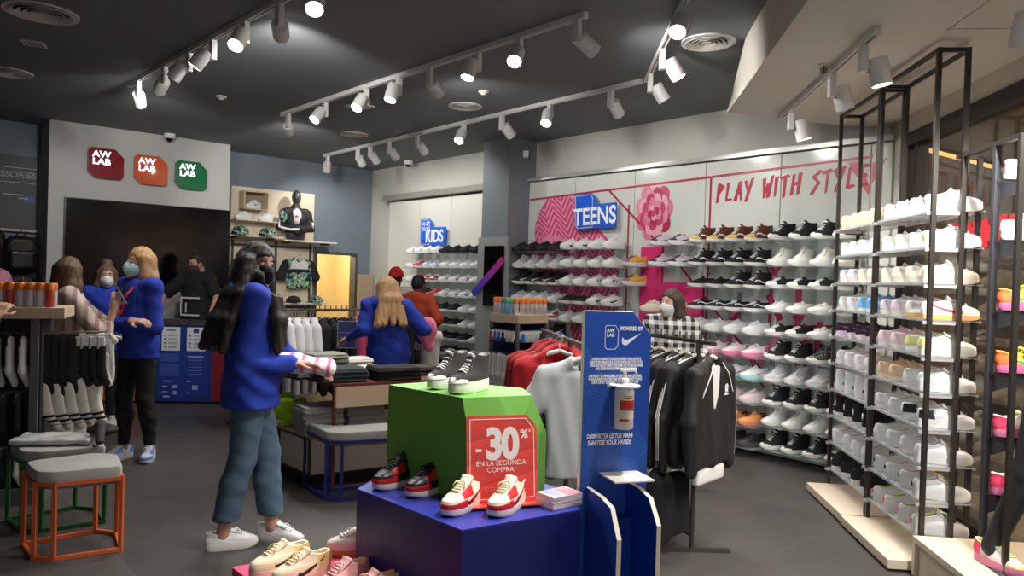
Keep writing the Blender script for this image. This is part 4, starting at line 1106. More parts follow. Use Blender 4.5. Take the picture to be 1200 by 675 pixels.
def slab(a, b, wdt, h, label):
    a = Vector((*a, 0)); b = Vector((*b, 0)); L = (a - b).length
    t = thing('display_plinth', label, 'plinth', M=Matrix(((RN.x, RD.x, 0, b.x), (RN.y, RD.y, 0, b.y), (0, 0, 1, 0), (0, 0, 0, 1))))
    obj('slab', MB().box((wdt / 2, L / 2, h / 2 + .008), (wdt, L, h - .016), bev=.004), WOODW, t)
    obj('foot_strip', MB().box((wdt / 2, L / 2, .005), (wdt - .03, L - .03, .01)), DGREY, t)
slab((2.285, 5.66), (2.215, 4.885), .5, .068, 'low pale wood slab under the far metal rack')
slab((2.21, 4.86), (2.12, 4.08), .6, .068, 'low pale wood slab under the near metal rack')
# nearest window display: raised box, bracket post and hanging frame
t = thing('display_box', 'pale wood display box with dark inset, nearest right corner', 'box', M=Matrix(((RN.x, RD.x, 0, 2.14), (RN.y, RD.y, 0, 3.2), (0, 0, 1, 0), (0, 0, 0, 1))))
b = MB(); b.box((.36, .42, .205), (.72, .84, .03)); b.box((.36, .825, .1), (.72, .03, .18)); b.box((.36, .015, .1), (.72, .03, .18)); b.box((.705, .42, .1), (.03, .84, .18))
obj('carcass', b, WOODW, t)
b = MB(); b.box((.03, .42, .1), (.02, .78, .18)); obj('front_panel', b, WOODW, t)
obj('inset', MB().box((.42, .22, .222), (.5, .42, .006)), mat((70, 66, 62), .8), t)
obj('floor_strip', MB().box((.36, .42, .005), (.68, .8, .01)), DGREY, t)
DB = mat((66, 66, 72), .45, .4)
fr_ = thing('bracket_stand', 'dark metal frame with bracket post at the right edge', 'frame', M=Matrix(((RN.x, RD.x, 0, 2.44), (RN.y, RD.y, 0, 4.1), (0, 0, 1, 0), (0, 0, 0, 1))))
zt_ = 2.3
for x, y, w_ in ((.04, .0, .024), (.11, .0, .024)): obj('post', MB().box((x, y, (zt_ + .22) / 2), (w_, w_, zt_ - .22)), GUN, fr_)
obj('bracket_post', MB().box((.005, -.38, (zt_ + .22) / 2), (.028, .028, zt_ - .22)), DB, fr_)
obj('rail', MB().box((.0, -.3, zt_), (.024, .62, .024)), GUN, fr_); obj('rail', MB().box((.06, -.0, zt_), (.14, .024, .024)), GUN, fr_); obj('rail', MB().box((.05, -.6, zt_), (.12, .024, .024)), GUN, fr_)
obj('post', MB().box((.0, -.6, (zt_ + .22) / 2), (.024, .024, zt_ - .22)), GUN, fr_)
model('neon', 'running_shoe', 'white, pink and lime running shoe', 'run', upper=sm((222, 220, 214)), sole=sm((226, 130, 170)), lining=sm((210, 226, 90)), lace=sm((220, 230, 120)), over=[('heel_counter', lambda x, y, z: x < -.08, sm((240, 70, 110))), ('toe_guard', lambda x, y, z: x > .07 and z < .055, sm((206, 222, 90)))])
model('neon2', 'running_shoe', 'black, yellow and pink running shoe', 'run', upper=sm((224, 196, 60)), sole=sm((236, 120, 170)), lining=sm((70, 180, 160)), lace=Wt, accent=sm((60, 170, 150)), over=[('eyestay', lambda x, y, z: -.02 < x < .08 and z > .06, Bk), ('heel_counter', lambda x, y, z: x < -.09, sm((240, 120, 60)))])
zb_ = [2.12, 1.82, 1.47, 1.16, .84, .55]
md_ = ['w_pink', 'w_low', 'neon2', 'neon2', 'neon', 'neon']
for i, (z, k) in enumerate(zip(zb_, md_)):
    b = MB(); b.add([(.0, -.40, z - .012), (.0, -.36, z - .012), (.26, -.36, z - .012), (.26, -.40, z - .012), (.0, -.40, z), (.0, -.36, z), (.26, -.36, z), (.26, -.40, z), (.02, -.385, z - .1), (.02, -.375, z - .1)], [(0, 1, 2, 3), (7, 6, 5, 4), (0, 4, 5, 1), (1, 5, 6, 2), (2, 6, 7, 3), (3, 7, 4, 0), (0, 3, 8), (1, 9, 2), (3, 2, 9, 8), (0, 8, 9, 1)])
    obj('bracket', b, DB, fr_)
    p = fr_.matrix_world @ Vector((.165, -.38, z + .001))
    ps, kn, desc = SH[k]
    place_shoe(ps, kn, '%s on the %s bracket of the right-edge post' % (desc, ROWN[i] if i < 5 else 'lowest'), Matrix.Translation(p) @ Matrix.Rotation(math.atan2(RN.y, RN.x) + rad(8), 4, 'Z'), 'shoes on the bracket post')

# ------------------------------------------------------------------ shoes shown in the foreground
model('bred', 'sneaker', 'black and red low sneaker', 'low', upper=mat((30, 28, 30), .4), sole=sm((226, 214, 206), .5), lining=sm((150, 26, 34)), lace=Bk, accent=Bk, over=AJ_OVER(mat((190, 36, 40), .4)), N=128, rows=64, tongue=Bk, foxing=None, thi=.03)
model('rw', 'sneaker', 'red and white low sneaker', 'low', upper=mat((238, 226, 204), .4), sole=sm((232, 222, 210)), lining=sm((226, 216, 200)), lace=sm((240, 226, 196)), accent=mat((130, 20, 40), .4), over=AJ_OVER(mat((206, 36, 48), .35)), N=128, rows=64, tongue=sm((238, 226, 204)), thi=.022)
model('bigcv', 'high_top_sneaker', 'black platform high-top with thick white sole', 'high', upper=sm((36, 34, 36), .85), sole=sm((228, 226, 220)), lining=sm((200, 196, 190)), lace=sm((226, 224, 220)), toe=sm((230, 228, 222)), solef=1.75, N=48, rows=22)
model('cream', 'sneaker', 'cream sneaker with small dark side mark', 'low', upper=sm((238, 222, 190)), sole=sm((232, 206, 186)), lining=sm((226, 206, 180)), lace=sm((240, 228, 190)), accent=sm((40, 34, 30)), over=[('heel_counter', lambda x, y, z: x < -.05 and z > .05, sm((236, 210, 130)))], N=48, rows=22, solef=1.15)
model('pinkp', 'sneaker', 'pink low sneaker with cream collar', 'low', upper=sm((236, 172, 166)), sole=sm((228, 190, 180)), lining=sm((226, 200, 160)), lace=sm((240, 196, 190)), N=48, rows=22, solef=1.15)
model('whiteg', 'sneaker', 'white sneaker with gum sole', 'low', upper=sm((222, 218, 208)), sole=sm((190, 140, 80)), lining=sm((220, 214, 200)), lace=Wt, N=48, rows=22)
def shoe_at(key, toe, heel, z, label, scale=1.0, group=None):
    scale *= .95
    toe = Vector((*toe, z)); heel = Vector((*heel, z)); d = toe - heel
    ps, kn, desc = SH[key]
    return place_shoe(ps, kn, label, Matrix.Translation((toe + heel) / 2) @ Matrix.Rotation(math.atan2(d.y, d.x), 4, 'Z') @ Matrix.Scale(scale, 4), group)
ZP = .655
shoe_at('bred', (-.545, 3.055), (-.385, 3.285), ZP, 'left black and red low sneaker on the dark blue plinth')
shoe_at('bred', (-.395, 2.965), (-.235, 3.195), ZP, 'right black and red low sneaker, beside the red discount card')
shoe_at('rw', (-.226, 2.745), (-.095, 2.985), ZP, 'left red and white low sneaker before the discount card')
shoe_at('rw', (-.05, 2.755), (.070, 2.995), ZP, 'right red and white low sneaker beside the leaflet stack')
shoe_at('bigcv', (-.335, 3.15), (-.20, 3.345), 1.068, 'left black platform high-top standing on the green block', .92)
shoe_at('bigcv', (-.232, 3.045), (-.098, 3.24), 1.068, 'right black platform high-top, nearer one on the green block', .94)
# ------------------------------------------------------------------ foreground plinths
def block(name, label, poly, z0, z1, m, cat='plinth', bev=.003):
    b = MB(); b.prism(poly, z0, z1)
    o = obj(name, b, m); tag(o, label, cat); return o
PL = [(-.62, 3.09), (-.15, 2.62), (.295, 2.90), (.22, 3.2), (-.08, 3.52), (-.55, 3.31)]
t = thing('display_plinth', 'dark blue display plinth in the centre foreground', 'plinth', (0, 0, 0))
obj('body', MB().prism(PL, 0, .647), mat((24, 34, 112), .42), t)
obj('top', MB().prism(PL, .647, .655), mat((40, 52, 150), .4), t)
t = thing('display_block', 'bright green block with cut-off corners on the blue plinth', 'block', (0, 0, 0))
GRN = mat((96, 158, 58), .6)
L_, F_, M_, R_, B2, B1 = (-.53, 3.27), (-.15, 2.94), (.035, 3.0), (.165, 3.14), (.10, 3.30), (-.30, 3.44)
Ft, Mt, Rt, Bt2 = (-.185, 2.975), (-.04, 3.035), (.095, 3.10), (.06, 3.29)
bot = [L_, F_, M_, R_, B2, B1]
vs = [(x, y, .656) for x, y in bot] + [(x, y, .905) for x, y in bot] + [(*L_, 1.067), (*Ft, 1.067), (*Mt, 1.067), (*Rt, 1.067), (*Bt2, 1.067), (*B1, 1.067)]
fs = [tuple(range(6))[::-1], tuple(range(12, 18))] + [(i + o, (i + 1) % 6 + o, 6 + (i + 1) % 6 + o, 6 + i + o) for o in (0, 6) for i in range(6)]
obj('body', MB().add(vs, fs), GRN, t)
# discount card on its foot
A_, B_ = Vector((-.150, 2.885, .655)), Vector((.130, 2.975, .655))
xd = (B_ - A_).normalized(); nd = Vector((xd.y, -xd.x, 0)).normalized(); wd_ = (B_ - A_).length
upv = (Vector((0, 0, 1)) * math.cos(rad(8)) - nd * math.sin(rad(8))); nz = xd.cross(upv)
MC_ = Matrix(((xd.x, upv.x, nz.x, 0), (xd.y, upv.y, nz.y, 0), (xd.z, upv.z, nz.z, 0), (0, 0, 0, 1)))
MC_.translation = (A_ + B_) / 2 + Vector((0, 0, .004))
t = thing('discount_card', 'red -30% discount card standing against the green block', 'sign', M=MC_)
h_ = .345
cp = [(-wd_ / 2, 0), (wd_ / 2, 0), (wd_ / 2, h_ - .05), (wd_ / 2 - .042, h_), (-wd_ / 2 + .004, h_), (-wd_ / 2, h_ - .004)]
def card_mat():
    m, nt, b = node_mat(); x = objxyz(nt)
    v = mth(nt, 'FRACT', mth(nt, 'MULTIPLY', mth(nt, 'ADD', x[1], mth(nt, 'MULTIPLY', x[0], -.22)), 11))
    nt.links.new(mixc(nt, v, lin((206, 66, 62)), lin((236, 78, 68))), b.inputs['Base Color']); b.inputs['Roughness'].default_value = .35; return m
obj('card', MB().prism(cp, -.002, .002), card_mat(), t)
b = MB(); e = .014
q = [(-wd_ / 2 + e, .02), (wd_ / 2 - e, .02), (wd_ / 2 - e, h_ - .056), (wd_ / 2 - .048, h_ - e), (-wd_ / 2 + e, h_ - e)]
for i in range(5): b.bar(Vector((*q[i], .0025)), Vector((*q[(i + 1) % 5], .0025)), .003, .001)
CW = mat((240, 236, 232), .5)
obj('outline', b, CW, t)
T = Matrix.Translation
obj('minus_sign', MB().box((-.098, .21, .0025), (.024, .011, .001)), CW, t); ptext('30', .165, CW, t, T((.0, .228, .0022)), 'lettering', .0075, sx=.86, sp=.94)
ptext('%', .048, CW, t, T((.092, .268, .0022)), 'lettering', .0012); ptext('*', .03, CW, t, T((.116, .275, .0022)), 'lettering', .0)
ptext('EN LA SEGUNDA\nCOMPRA!', .0275, CW, t, T((-.005, .145, .0022)), 'lettering', .0, ls=.95)
b = MB()
for k in range(3): b.box((.0, .050 + .007 * k, .0022), (.15, .0022, .0006))
obj('small_print', b, mat((226, 140, 130), .5), t)
t2 = MB().box((0, -.0, .03), (wd_ + .02, .006, .07)); obj('foot', t2, mat((226, 84, 74), .3), t)
# leaflet stack
for i in range(12):
    o = obj('leaflet', MB().box((0, 0, 0), (.105, .15, .0036)), mat((226, 214, 216), .5))
    base = Vector((.215, 2.955, .6575 + .0042 * i)); o.location = base + Vector((random.uniform(-.002, .002), random.uniform(-.002, .002), 0)); o.rotation_euler = (0, 0, rad(-52 + random.uniform(-2, 2)))
    tag(o, ('topmost' if i == 11 else 'lowest' if i == 0 else CNT[i] + ' from bottom') + ' pale leaflet in the stack beside the discount card', 'leaflet', 'leaflets on the blue plinth')
    if i == 11:
        obj('print', MB().box((0, .035, .0022), (.1, .07, .0008)), mat((232, 120, 134), .5), o); obj('print', MB().box((0, -.03, .0022), (.1, .05, .0008)), mat((150, 160, 220), .5), o)
# low pink plinth with four shoes
PKP = [(-1.14, 3.11), (-.77, 3.40), (-.45, 3.15), (-.55, 2.72), (-.80, 2.75)]
t = thing('display_plinth', 'low pink plinth at the bottom edge of the photo', 'plinth')
PKP = [(-1.14, 3.11), (-.56, 2.40), (-.18, 2.60), (-.66, 3.06), (-.72, 3.36), (-.79, 3.42)]
PKP = [(-1.14, 3.11), (-.62, 2.55), (-.28, 2.70), (-.67, 3.10), (-.60, 3.36), (-.72, 3.40)]
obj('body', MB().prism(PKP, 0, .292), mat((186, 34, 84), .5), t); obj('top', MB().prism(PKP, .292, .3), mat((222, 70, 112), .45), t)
shoe_at('cream', (-1.03, 2.98), (-.835, 3.20), .3, 'left cream sneaker on the low pink plinth')
shoe_at('cream', (-.91, 2.895), (-.72, 3.115), .3, 'right cream sneaker with yellow heel on the low pink plinth')
shoe_at('pinkp', (-.715, 2.80), (-.545, 3.03), .3, 'left pink sneaker on the low pink plinth')
shoe_at('pinkp', (-.60, 2.70), (-.40, 2.91), .3, 'right pink sneaker beside the dark blue plinth')
shoe_at('whiteg', (-.80, 3.28), (-.52, 3.36), .3, 'white sneaker with gum sole half behind the blue plinth')

# ------------------------------------------------------------------ hand sanitiser stand
xd = Vector((.953, .303, 0)); zd = Vector((.303, -.953, 0)); O_ = Vector((.30, 3.0, 0))
MS = Matrix(((xd.x, 0, zd.x, O_.x), (xd.y, 0, zd.y, O_.y), (0, 1, 0, 0), (0, 0, 0, 1)))
t = thing('sanitiser_stand', 'tall blue hand sanitiser stand with white edges', 'stand', M=MS)
def panel_mat():
    m, nt, b = node_mat(); x = objxyz(nt)
    v = mth(nt, 'FRACT', mth(nt, 'MULTIPLY', mth(nt, 'ADD', x[0], x[1]), 75))
    on = mth(nt, 'MULTIPLY', mth(nt, 'GREATER_THAN', v, .55), mth(nt, 'LESS_THAN', x[1], mth(nt, 'MULTIPLY_ADD', x[0], -1.4, 1.30)))
    nt.links.new(mixc(nt, on, lin((26, 72, 168)), lin((52, 100, 184))), b.inputs['Base Color']); b.inputs['Roughness'].default_value = .4; return m
EDG = mat((222, 214, 198), .6)
pp = [(0, 0), (.3, 0), (.3, 1.335), (.215, 1.43), (.0, 1.43)]
obj('core', MB().prism(pp, -.03, -.001), EDG, t); obj('face', MB().prism([(.001, 0), (.299, 0), (.299, 1.334), (.214, 1.429), (.001, 1.429)], -.001, .001), panel_mat(), t)
for x0 in (.035, .215):
    MF = Matrix(((0, 0, 1, x0), (0, 1, 0, 0), (1, 0, 0, 0), (0, 0, 0, 1)))     # profile: depth, height
    pr = [(.002, 0), (.30, 0), (.30, .60), (.235, .70), (.14, .715), (.002, .715)] if x0 < .1 else [(.002, 0), (.27, 0), (.27, .63), (.2, .715), (.12, .73), (.002, .73)]
    obj('foot_panel', MB().prism(pr, -.009, .009, MF), EDG, t)
    for s_ in (-1, 1): obj('foot_face', MB().prism([(a + (-.001 if a > .1 else 0), c + (-.001 if c > .1 else 0)) for a, c in pr], s_ * .0095 - .0005, s_ * .0095 + .0005, MF), mat((24, 66, 160), .4), t)
obj('back_board', MB().box((.125, .3, .06), (.16, .6, .01)), mat((22, 62, 156), .4), t)
obj('drip_tray', MB().prism([(0, .0), (.17, 0), (.17, .15), (.0, .15)], .765, .771, Matrix(((1, 0, 0, .085), (0, 0, 1, 0), (0, 1, 0, .002), (0, 0, 0, 1)))), mat((232, 228, 222), .4), t)
LW = mat((232, 234, 240), .5)
b = MB(); q = [(.09, 1.285), (.10, 1.275), (.135, 1.275), (.148, 1.29), (.148, 1.355), (.135, 1.372), (.095, 1.372), (.09, 1.365)]
for i in range(8): b.bar(Vector((*q[i], .0018)), Vector((*q[(i + 1) % 8], .0018)), .0022, .001)
obj('logo_outline', b, LW, t)
ptext('AW\nLAB', .02, LW, t, T((.097, 1.342, .0016)), 'lettering', .0005, align='LEFT', ls=.95)
ptext('POWERED BY', .0225, LW, t, T((.208, 1.36, .0016)), 'lettering', .0008, sx=.72)
sw = [(.168, 1.325), (.165, 1.31), (.168, 1.298), (.178, 1.291), (.19, 1.293), (.252, 1.343), (.2, 1.318), (.186, 1.313), (.176, 1.316)]
b = MB(); b.add([(x, y, .0018) for x, y in sw], tessellate_polygon([[Vector((x, y, 0)) for x, y in sw]])); obj('curved_mark', b, LW, t)
ptext("LA NOSTRA PRIORITA' E' LA SALUTE DEI NOSTRI TEAM E DEI NOSTRI\nCLIENTI. TI INFORMIAMO CHE IL NOSTRO TEAM HA ADOTTATO TUTTE LE\nMISURE DI SICUREZZA CORRETTE PER PERMETTERTI DI FARE ED ENTRARE\nPASSA QUINDI BUONO SHOPPING IN TUTTA SICUREZZA.", .0155, LW, t, T((.145, 1.215, .0016)), 'lettering', .0006, sx=.46, ls=.85)
ptext("OUR PRIORITY IS THE WELLBEING OF OUR TEAM AND CUSTOMERS.\nPLEASE BE AWARE THAT OUR TEAM TAKES ALL MEASURES TO MAKE\nSAFETY SUPPORT GUARANTEED SO YOU CAN ENJOY YOUR\nSHOPPING WITH US.", .0155, LW, t, T((.142, 1.145, .0016)), 'lettering', .0006, sx=.5, ls=.85)
ptext('DISINFETTA LE TUE MANI\nSANITIZE YOUR HANDS', .0265, LW, t, T((.125, .905, .0016)), 'lettering', .0008, sx=.68, shear=.12, ls=1.0)
obj('bottle_ring', MB().lathe([(.042, -.003), (.062, -.003), (.062, .003), (.042, .003)], 28, Matrix.Translation((.155, 1.135, .062)) @ Matrix.Rotation(rad(-90), 4, 'X')), mat((226, 226, 226), .3), t)
b = MB(); b.box((.155, 1.135, .015), (.05, .006, .03)); obj('ring_bracket', b, mat((226, 226, 226), .3), t)
MBt = MS @ Matrix.Translation((.155, .962, .062)) @ Matrix.Rotation(rad(-90), 4, 'X')
t = thing('sanitiser_bottle', 'white pump bottle with red label on the blue stand', 'bottle', M=MBt)
PLW = mat((232, 232, 230), .3)
obj('bottle', MB().lathe([(.001, 0), (.034, 0), (.039, .006), (.039, .15), (.036, .165), (.018, .18), (.016, .19), (.001, .19)], 32), PLW, t, smooth=40)
obj('pump', MB().lathe([(.018, .188), (.018, .2), (.008, .205), (.007, .23), (.001, .23)], 20).box((.012, -.0, .235), (.07, .02, .012), bev=.004).tube([(.042, 0, .235), (.052, 0, .222)], .005, 8), PLW, t, smooth=40)
lb = MB(); lb.lathe([(.0393, .045), (.0393, .14)], 32); lb.f = lb.f[:-2]; lb.mi = lb.mi[:-2]; obj('label', lb, mat((236, 230, 214), .5), t, smooth=True)
lb = MB(); lb.lathe([(.0396, .085), (.0396, .115)], 32); lb.f = lb.f[8:24]; lb.mi = lb.mi[8:24]
def band(r, z0, z1, a0, a1, m, nm):
    b = MB(); vs = []; n = 14
    for i in range(n + 1):
        a = rad(a0 + (a1 - a0) * i / n)
        for z in (z0, z1): vs.append((r * math.cos(a), r * math.sin(a), z))
    b.add(vs, [(2 * i, 2 * i + 2, 2 * i + 3, 2 * i + 1) for i in range(n)]); obj(nm, b, m, t, smooth=True)
band(.0398, .085, .118, -140, -40, mat((214, 46, 40), .5), 'label_band'); band(.0398, .078, .084, -140, -40, BLACK, 'label_band'); band(.0398, .034, .044, -140, -85, mat((206, 50, 44), .5), 'label_band')
def wrap_lines():
    for z in (.127, .133): band(.0399, z, z + .0025, -120, -60, mat((90, 90, 90), .5), 'label_line')
wrap_lines()

# ------------------------------------------------------------------ benches and stools
def stool(label, plan, hs, frame_c, loc, rz):
    """cut-corner frame of square tube with a padded seat; plan = outline of the frame"""
    t = thing('stool', label, 'stool', loc, rz)
    FM = mat(frame_c, .45); n = len(plan); q = .011
    for z, nm in ((.011, 'bottom_frame'), (hs - .07, 'top_frame')):
        b = MB()
        for i in range(n): b.bar(Vector((*plan[i], z)), Vector((*plan[(i + 1) % n], z)), .02, .02)
        obj(nm, b, FM, t)
    for x, y in plan: obj('leg', MB().bar((x, y, .0), (x, y, hs - .06), .02), FM, t)
    cx = sum(p[0] for p in plan) / n; cy = sum(p[1] for p in plan) / n
    bm = MB(); lay = [(-.065, 1.0), (-.055, 1.01), (-.02, 1.02), (-.005, .985), (.0, .92)]
    vs = []
    m = 6 * n
    def outline(f):
        o = []
        for i in range(n):
            a, c = plan[i], plan[(i + 1) % n]
            for k in range(6):
                u = k / 6; o.append((cx + (lerp(a[0], c[0], u) - cx) * f, cy + (lerp(a[1], c[1], u) - cy) * f))
        # soften corners
        return [tuple((o[i - 1][j] + 2 * o[i][j] + o[(i + 1) % len(o)][j]) / 4 for j in (0, 1)) for i in range(len(o))]
    for z, f in lay: vs += [(x, y, hs + z) for x, y in outline(f)]
    fs = [(i * m + j, i * m + (j + 1) % m, (i + 1) * m + (j + 1) % m, (i + 1) * m + j) for i in range(len(lay) - 1) for j in range(m)] + [tuple(range(m))[::-1], tuple((len(lay) - 1) * m + j for j in range(m))]
    bm.add(vs, fs); obj('seat_cushion', bm, mat((168, 168, 164), .8, bump=.1, bscale=300), t, smooth=40)
    obj('seat_pan', MB().prism([(cx + (x - cx) * .93, cy + (y - cy) * .93) for x, y in plan], hs - .10, hs - .066), mat((110, 110, 108), .7), t)
    return t
plan = [(-.28, -.02), (-.17, -.19), (-.05, -.19), (.26, -.03), (.28, .0), (.20, .19), (.06, .21), (-.16, .10)]
plan = [(-2.64, 4.06), (-2.46, 3.87), (-2.355, 3.865), (-2.09, 4.03), (-2.24, 4.27), (-2.38, 4.30)]
cen = (-2.36, 4.07)
pl0 = [(x - cen[0], y - cen[1]) for x, y in plan]
stool('stool with orange metal frame and grey padded seat', pl0, .47, (206, 96, 48), (*cen, 0), 0)
stool('stool with green metal frame behind the orange one', [(x * 1.05, y) for x, y in pl0], .47, (36, 100, 48), (-2.70, 4.48, 0), rad(4))
bp = [(-1.46, 5.36), (-1.23, 5.05), (-1.12, 5.04), (-.50, 5.33), (-.62, 5.55), (-1.25, 5.24)]
cb = (-1.0, 5.26)
stool('long stool with dark blue frame before the clothes table', [(x - cb[0], y - cb[1]) for x, y in bp], .47, (28, 34, 112), (*cb, 0), 0)
# plastic-wrapped garment on the green stool
S = SDF((-.3, -.2, -.05), (.3, .2, .09), .008); S.box((0, 0, .02), (.22, .12, .017), rnd=.016); S.wrinkle(lambda x, y, z: .004 * np.sin(40 * x + 9 * y) * np.sin(30 * y + 12 * x)); 
o = link('wrapped_garment', S.mesh('wrapped_garment', mat((206, 206, 204), .2, coat=.6))); o.location = (-2.74, 4.50, .475); o.rotation_euler = (0, 0, rad(12))
tag(o, 'shiny plastic wrapped white garment lying on the green stool', 'garment')
S = SDF((-.2, -.3, -.02), (.2, .3, .3), .008)
S.cap((-.1, .1, .05), (.02, -.05, .17), .05, .05).cap((.02, -.05, .17), (.1, -.2, .04), .04, .03).ell((-.05, .1, .07), (.11, .12, .07)).wrinkle(lambda x, y, z: .005 * np.sin(50 * x + 20 * z))
o = link('bag', S.mesh('bag', mat((34, 22, 24), .7))); o.location = (-2.52, 4.60, .476); o.scale = (.8, .8, .55); tag(o, 'dark bag with a loop handle on the green stool', 'bag')

# ------------------------------------------------------------------ clothes: hanging pieces from one implicit shape each
def garment_mesh(name, kind, m, h=.009, seed=0, length=.66, width=.21, thick=.045, sleeve=None, hood=False, open_front=False):
    """hangs from z=0 (hanger hook level); x across the shoulders, y thickness"""
    S = SDF((-.42, -.17, -length - .2), (.42, .17, .02), h); r = random.Random(seed)
    zs = -.115
    S.cap((-.06, 0, zs + .02), (-width, 0, zs - .05), .035, .04, k=.03).cap((.06, 0, zs + .02), (width, 0, zs - .05), .035, .04, k=.03)
    S.box((0, 0, zs - length / 2 - .02), (width, thick, length / 2), rnd=.035, k=.03)
    S.ell((0, 0, zs + .03), (.075, .05, .035), k=.02)
    S.box((0, -.03, zs + .04), (.05, .05, .04), rnd=.01, k=.01, op='s')
    if sleeve == 'short':
        for s_ in (-1, 1): S.cap((s_ * width, 0, zs - .05), (s_ * (width + .09), .0, zs - .24), .065, .072, k=.03, flat=.7, R=Matrix.Identity(3))
    elif sleeve == 'long':
        for s_ in (-1, 1):
            S.cap((s_ * (width - .005), 0, zs - .055), (s_ * (width + .05), .0, zs - .34), .06, .05, k=.03); S.cap((s_ * (width + .05), 0, zs - .34), (s_ * (width + .045), -.01, zs - .64), .05, .034, k=.02)
    if hood: S.ell((0, .055, zs - .03), (.13, .075, .12), k=.03); S.ell((0, -.02, zs + .01), (.08, .06, .07), k=.02, op='s')
    if open_front: S.cap((0, -.075, zs + .02), (0, -.075, zs - .26), .07, .045, k=.01, op='s')
    a, c, p = r.uniform(18, 30), r.uniform(3, 7), r.uniform(0, 6)
    S.wrinkle(lambda x, y, z: .006 * np.sin(a * x + c * z + p) * np.clip(-z * 2 - .2, 0, 1) + .003 * np.sin(60 * x + 14 * z + p))
    S.keep(lambda P: -(P[2] + zs * -1 + length + .02) if False else (-length + zs - P[2]) if sleeve != 'long' else (-length - .25 - P[2]) + 0 * P[0])
    return S.mesh(name, m)
def hanger_mesh(m=OFFW):
    b = MB(); b.tube([(.0, 0, -.02), (.018, 0, .0), (.008, 0, .022), (-.014, 0, .014)], .0025, 6); b.tube([(0, 0, -.02), (0, 0, -.06)], .003, 6)
    b.tube([(0, 0, -.06), (-.08, 0, -.085), (-.2, 0, -.13)], [.012, .014, .012], 8); b.tube([(0, 0, -.06), (.08, 0, -.085), (.2, 0, -.13)], [.012, .014, .012], 8)
    return b.mesh('hanger', m, True)
HANG = hanger_mesh(mat((214, 210, 202), .5))
def hang(me, name, M, label, cat, group, parts=()):
    o = D.objects.new(name, None); C.objects.link(o); o.matrix_world = M; tag(o, label, cat, group)
    link('cloth', me, o)
    for nm, m2, lb in parts: link(nm, m2, o, label=lb)
    h = link('clothes_hanger', HANG); h.matrix_world = M; tag(h, 'hanger of the ' + label, 'hanger', 'hangers'); return o
def MZ(p, rz, sc=1.0): return Matrix.Translation(p) @ Matrix.Rotation(rz, 4, 'Z') @ Matrix.Scale(sc, 4)
RACKM = mat((92, 88, 84), .35, .7)
# rack of black track jackets beside the sanitiser stand
t = thing('clothes_rack', 'metal clothes rack of black jackets beside the sanitiser stand', 'rack')
pA, pB = Vector((1.14, 4.18, 1.22)), Vector((.72, 5.15, 1.22))
obj('rail', MB().tube([pA + Vector((.01, -.02, 0)), pB], .012, 10), RACKM, t)
for i, u in enumerate((.12, .95)):
    p = pA.lerp(pB, u); obj('post', MB().tube([(p.x, p.y, .0), (p.x, p.y, 1.22)], .014, 10), RACKM, t)
    obj('foot', MB().box((p.x, p.y, .012), (.44, .03, .022), rz=0), RACKM, t)
b = MB()
for k in range(15): p = pA.lerp(pB, .05 + .06 * k); b.tube([p + Vector((0, 0, .012)), p + Vector((0, 0, .05))], .006, 6)
obj('spacer_pins', b, STEEL, t)
ang = math.atan2((pB - pA).y, (pB - pA).x) - PI / 2
jm = [garment_mesh('cloth', 'jacket', mat((20, 20, 22), .6), seed=i, length=.62, width=.2, thick=.04, sleeve='long', open_front=(i == 0)) for i in range(2)]
def arm_stripes(front=True):
    b = MB()
    for s_ in (-1, 1):
        for k in range(3):
            o_ = (k - 1) * .014
            b.tube([(s_ * .07, -.02 + o_, -.075), (s_ * .2, -.02 + o_, -.125), (s_ * .262, -.02 + o_, -.24), (s_ * .302, -.015 + o_, -.44), (s_ * .294, -.015 + o_, -.7)], .0035, 5)
    return b.mesh('sleeve_stripes', mat((224, 224, 222), .6), True)
STRM = arm_stripes()
def piping():
    b = MB()
    for s_ in (-1, 1): b.tube([(s_ * .055, -.045, -.10), (s_ * .12, -.058, -.17), (s_ * .2, -.05, -.30), (s_ * .215, -.03, -.36)], .004, 6)
    return b.mesh('piping', mat((224, 224, 222), .6), True)
def trefoil(sc=1.0):
    b = MB()
    for a in (-35, 0, 35): b.prism([(x * .009 * sc + math.sin(rad(a)) * .012 * sc, y * .016 * sc + math.cos(rad(a)) * .012 * sc) for x, y in [(math.cos(q * PI / 5), math.sin(q * PI / 5)) for q in range(10)]], 0, .0015)
    for k in range(2): b.box((0, -.008 - .006 * k * sc, .0008), (.03 * sc, .003 * sc, .0016))
    b.box((0, -.024 * sc, .0008), (.04 * sc, .006 * sc, .0016))
    return b
teeM = garment_mesh('cloth', 'tee', mat((214, 214, 212), .85), seed=9, length=.62, width=.17, thick=.02, sleeve=None)
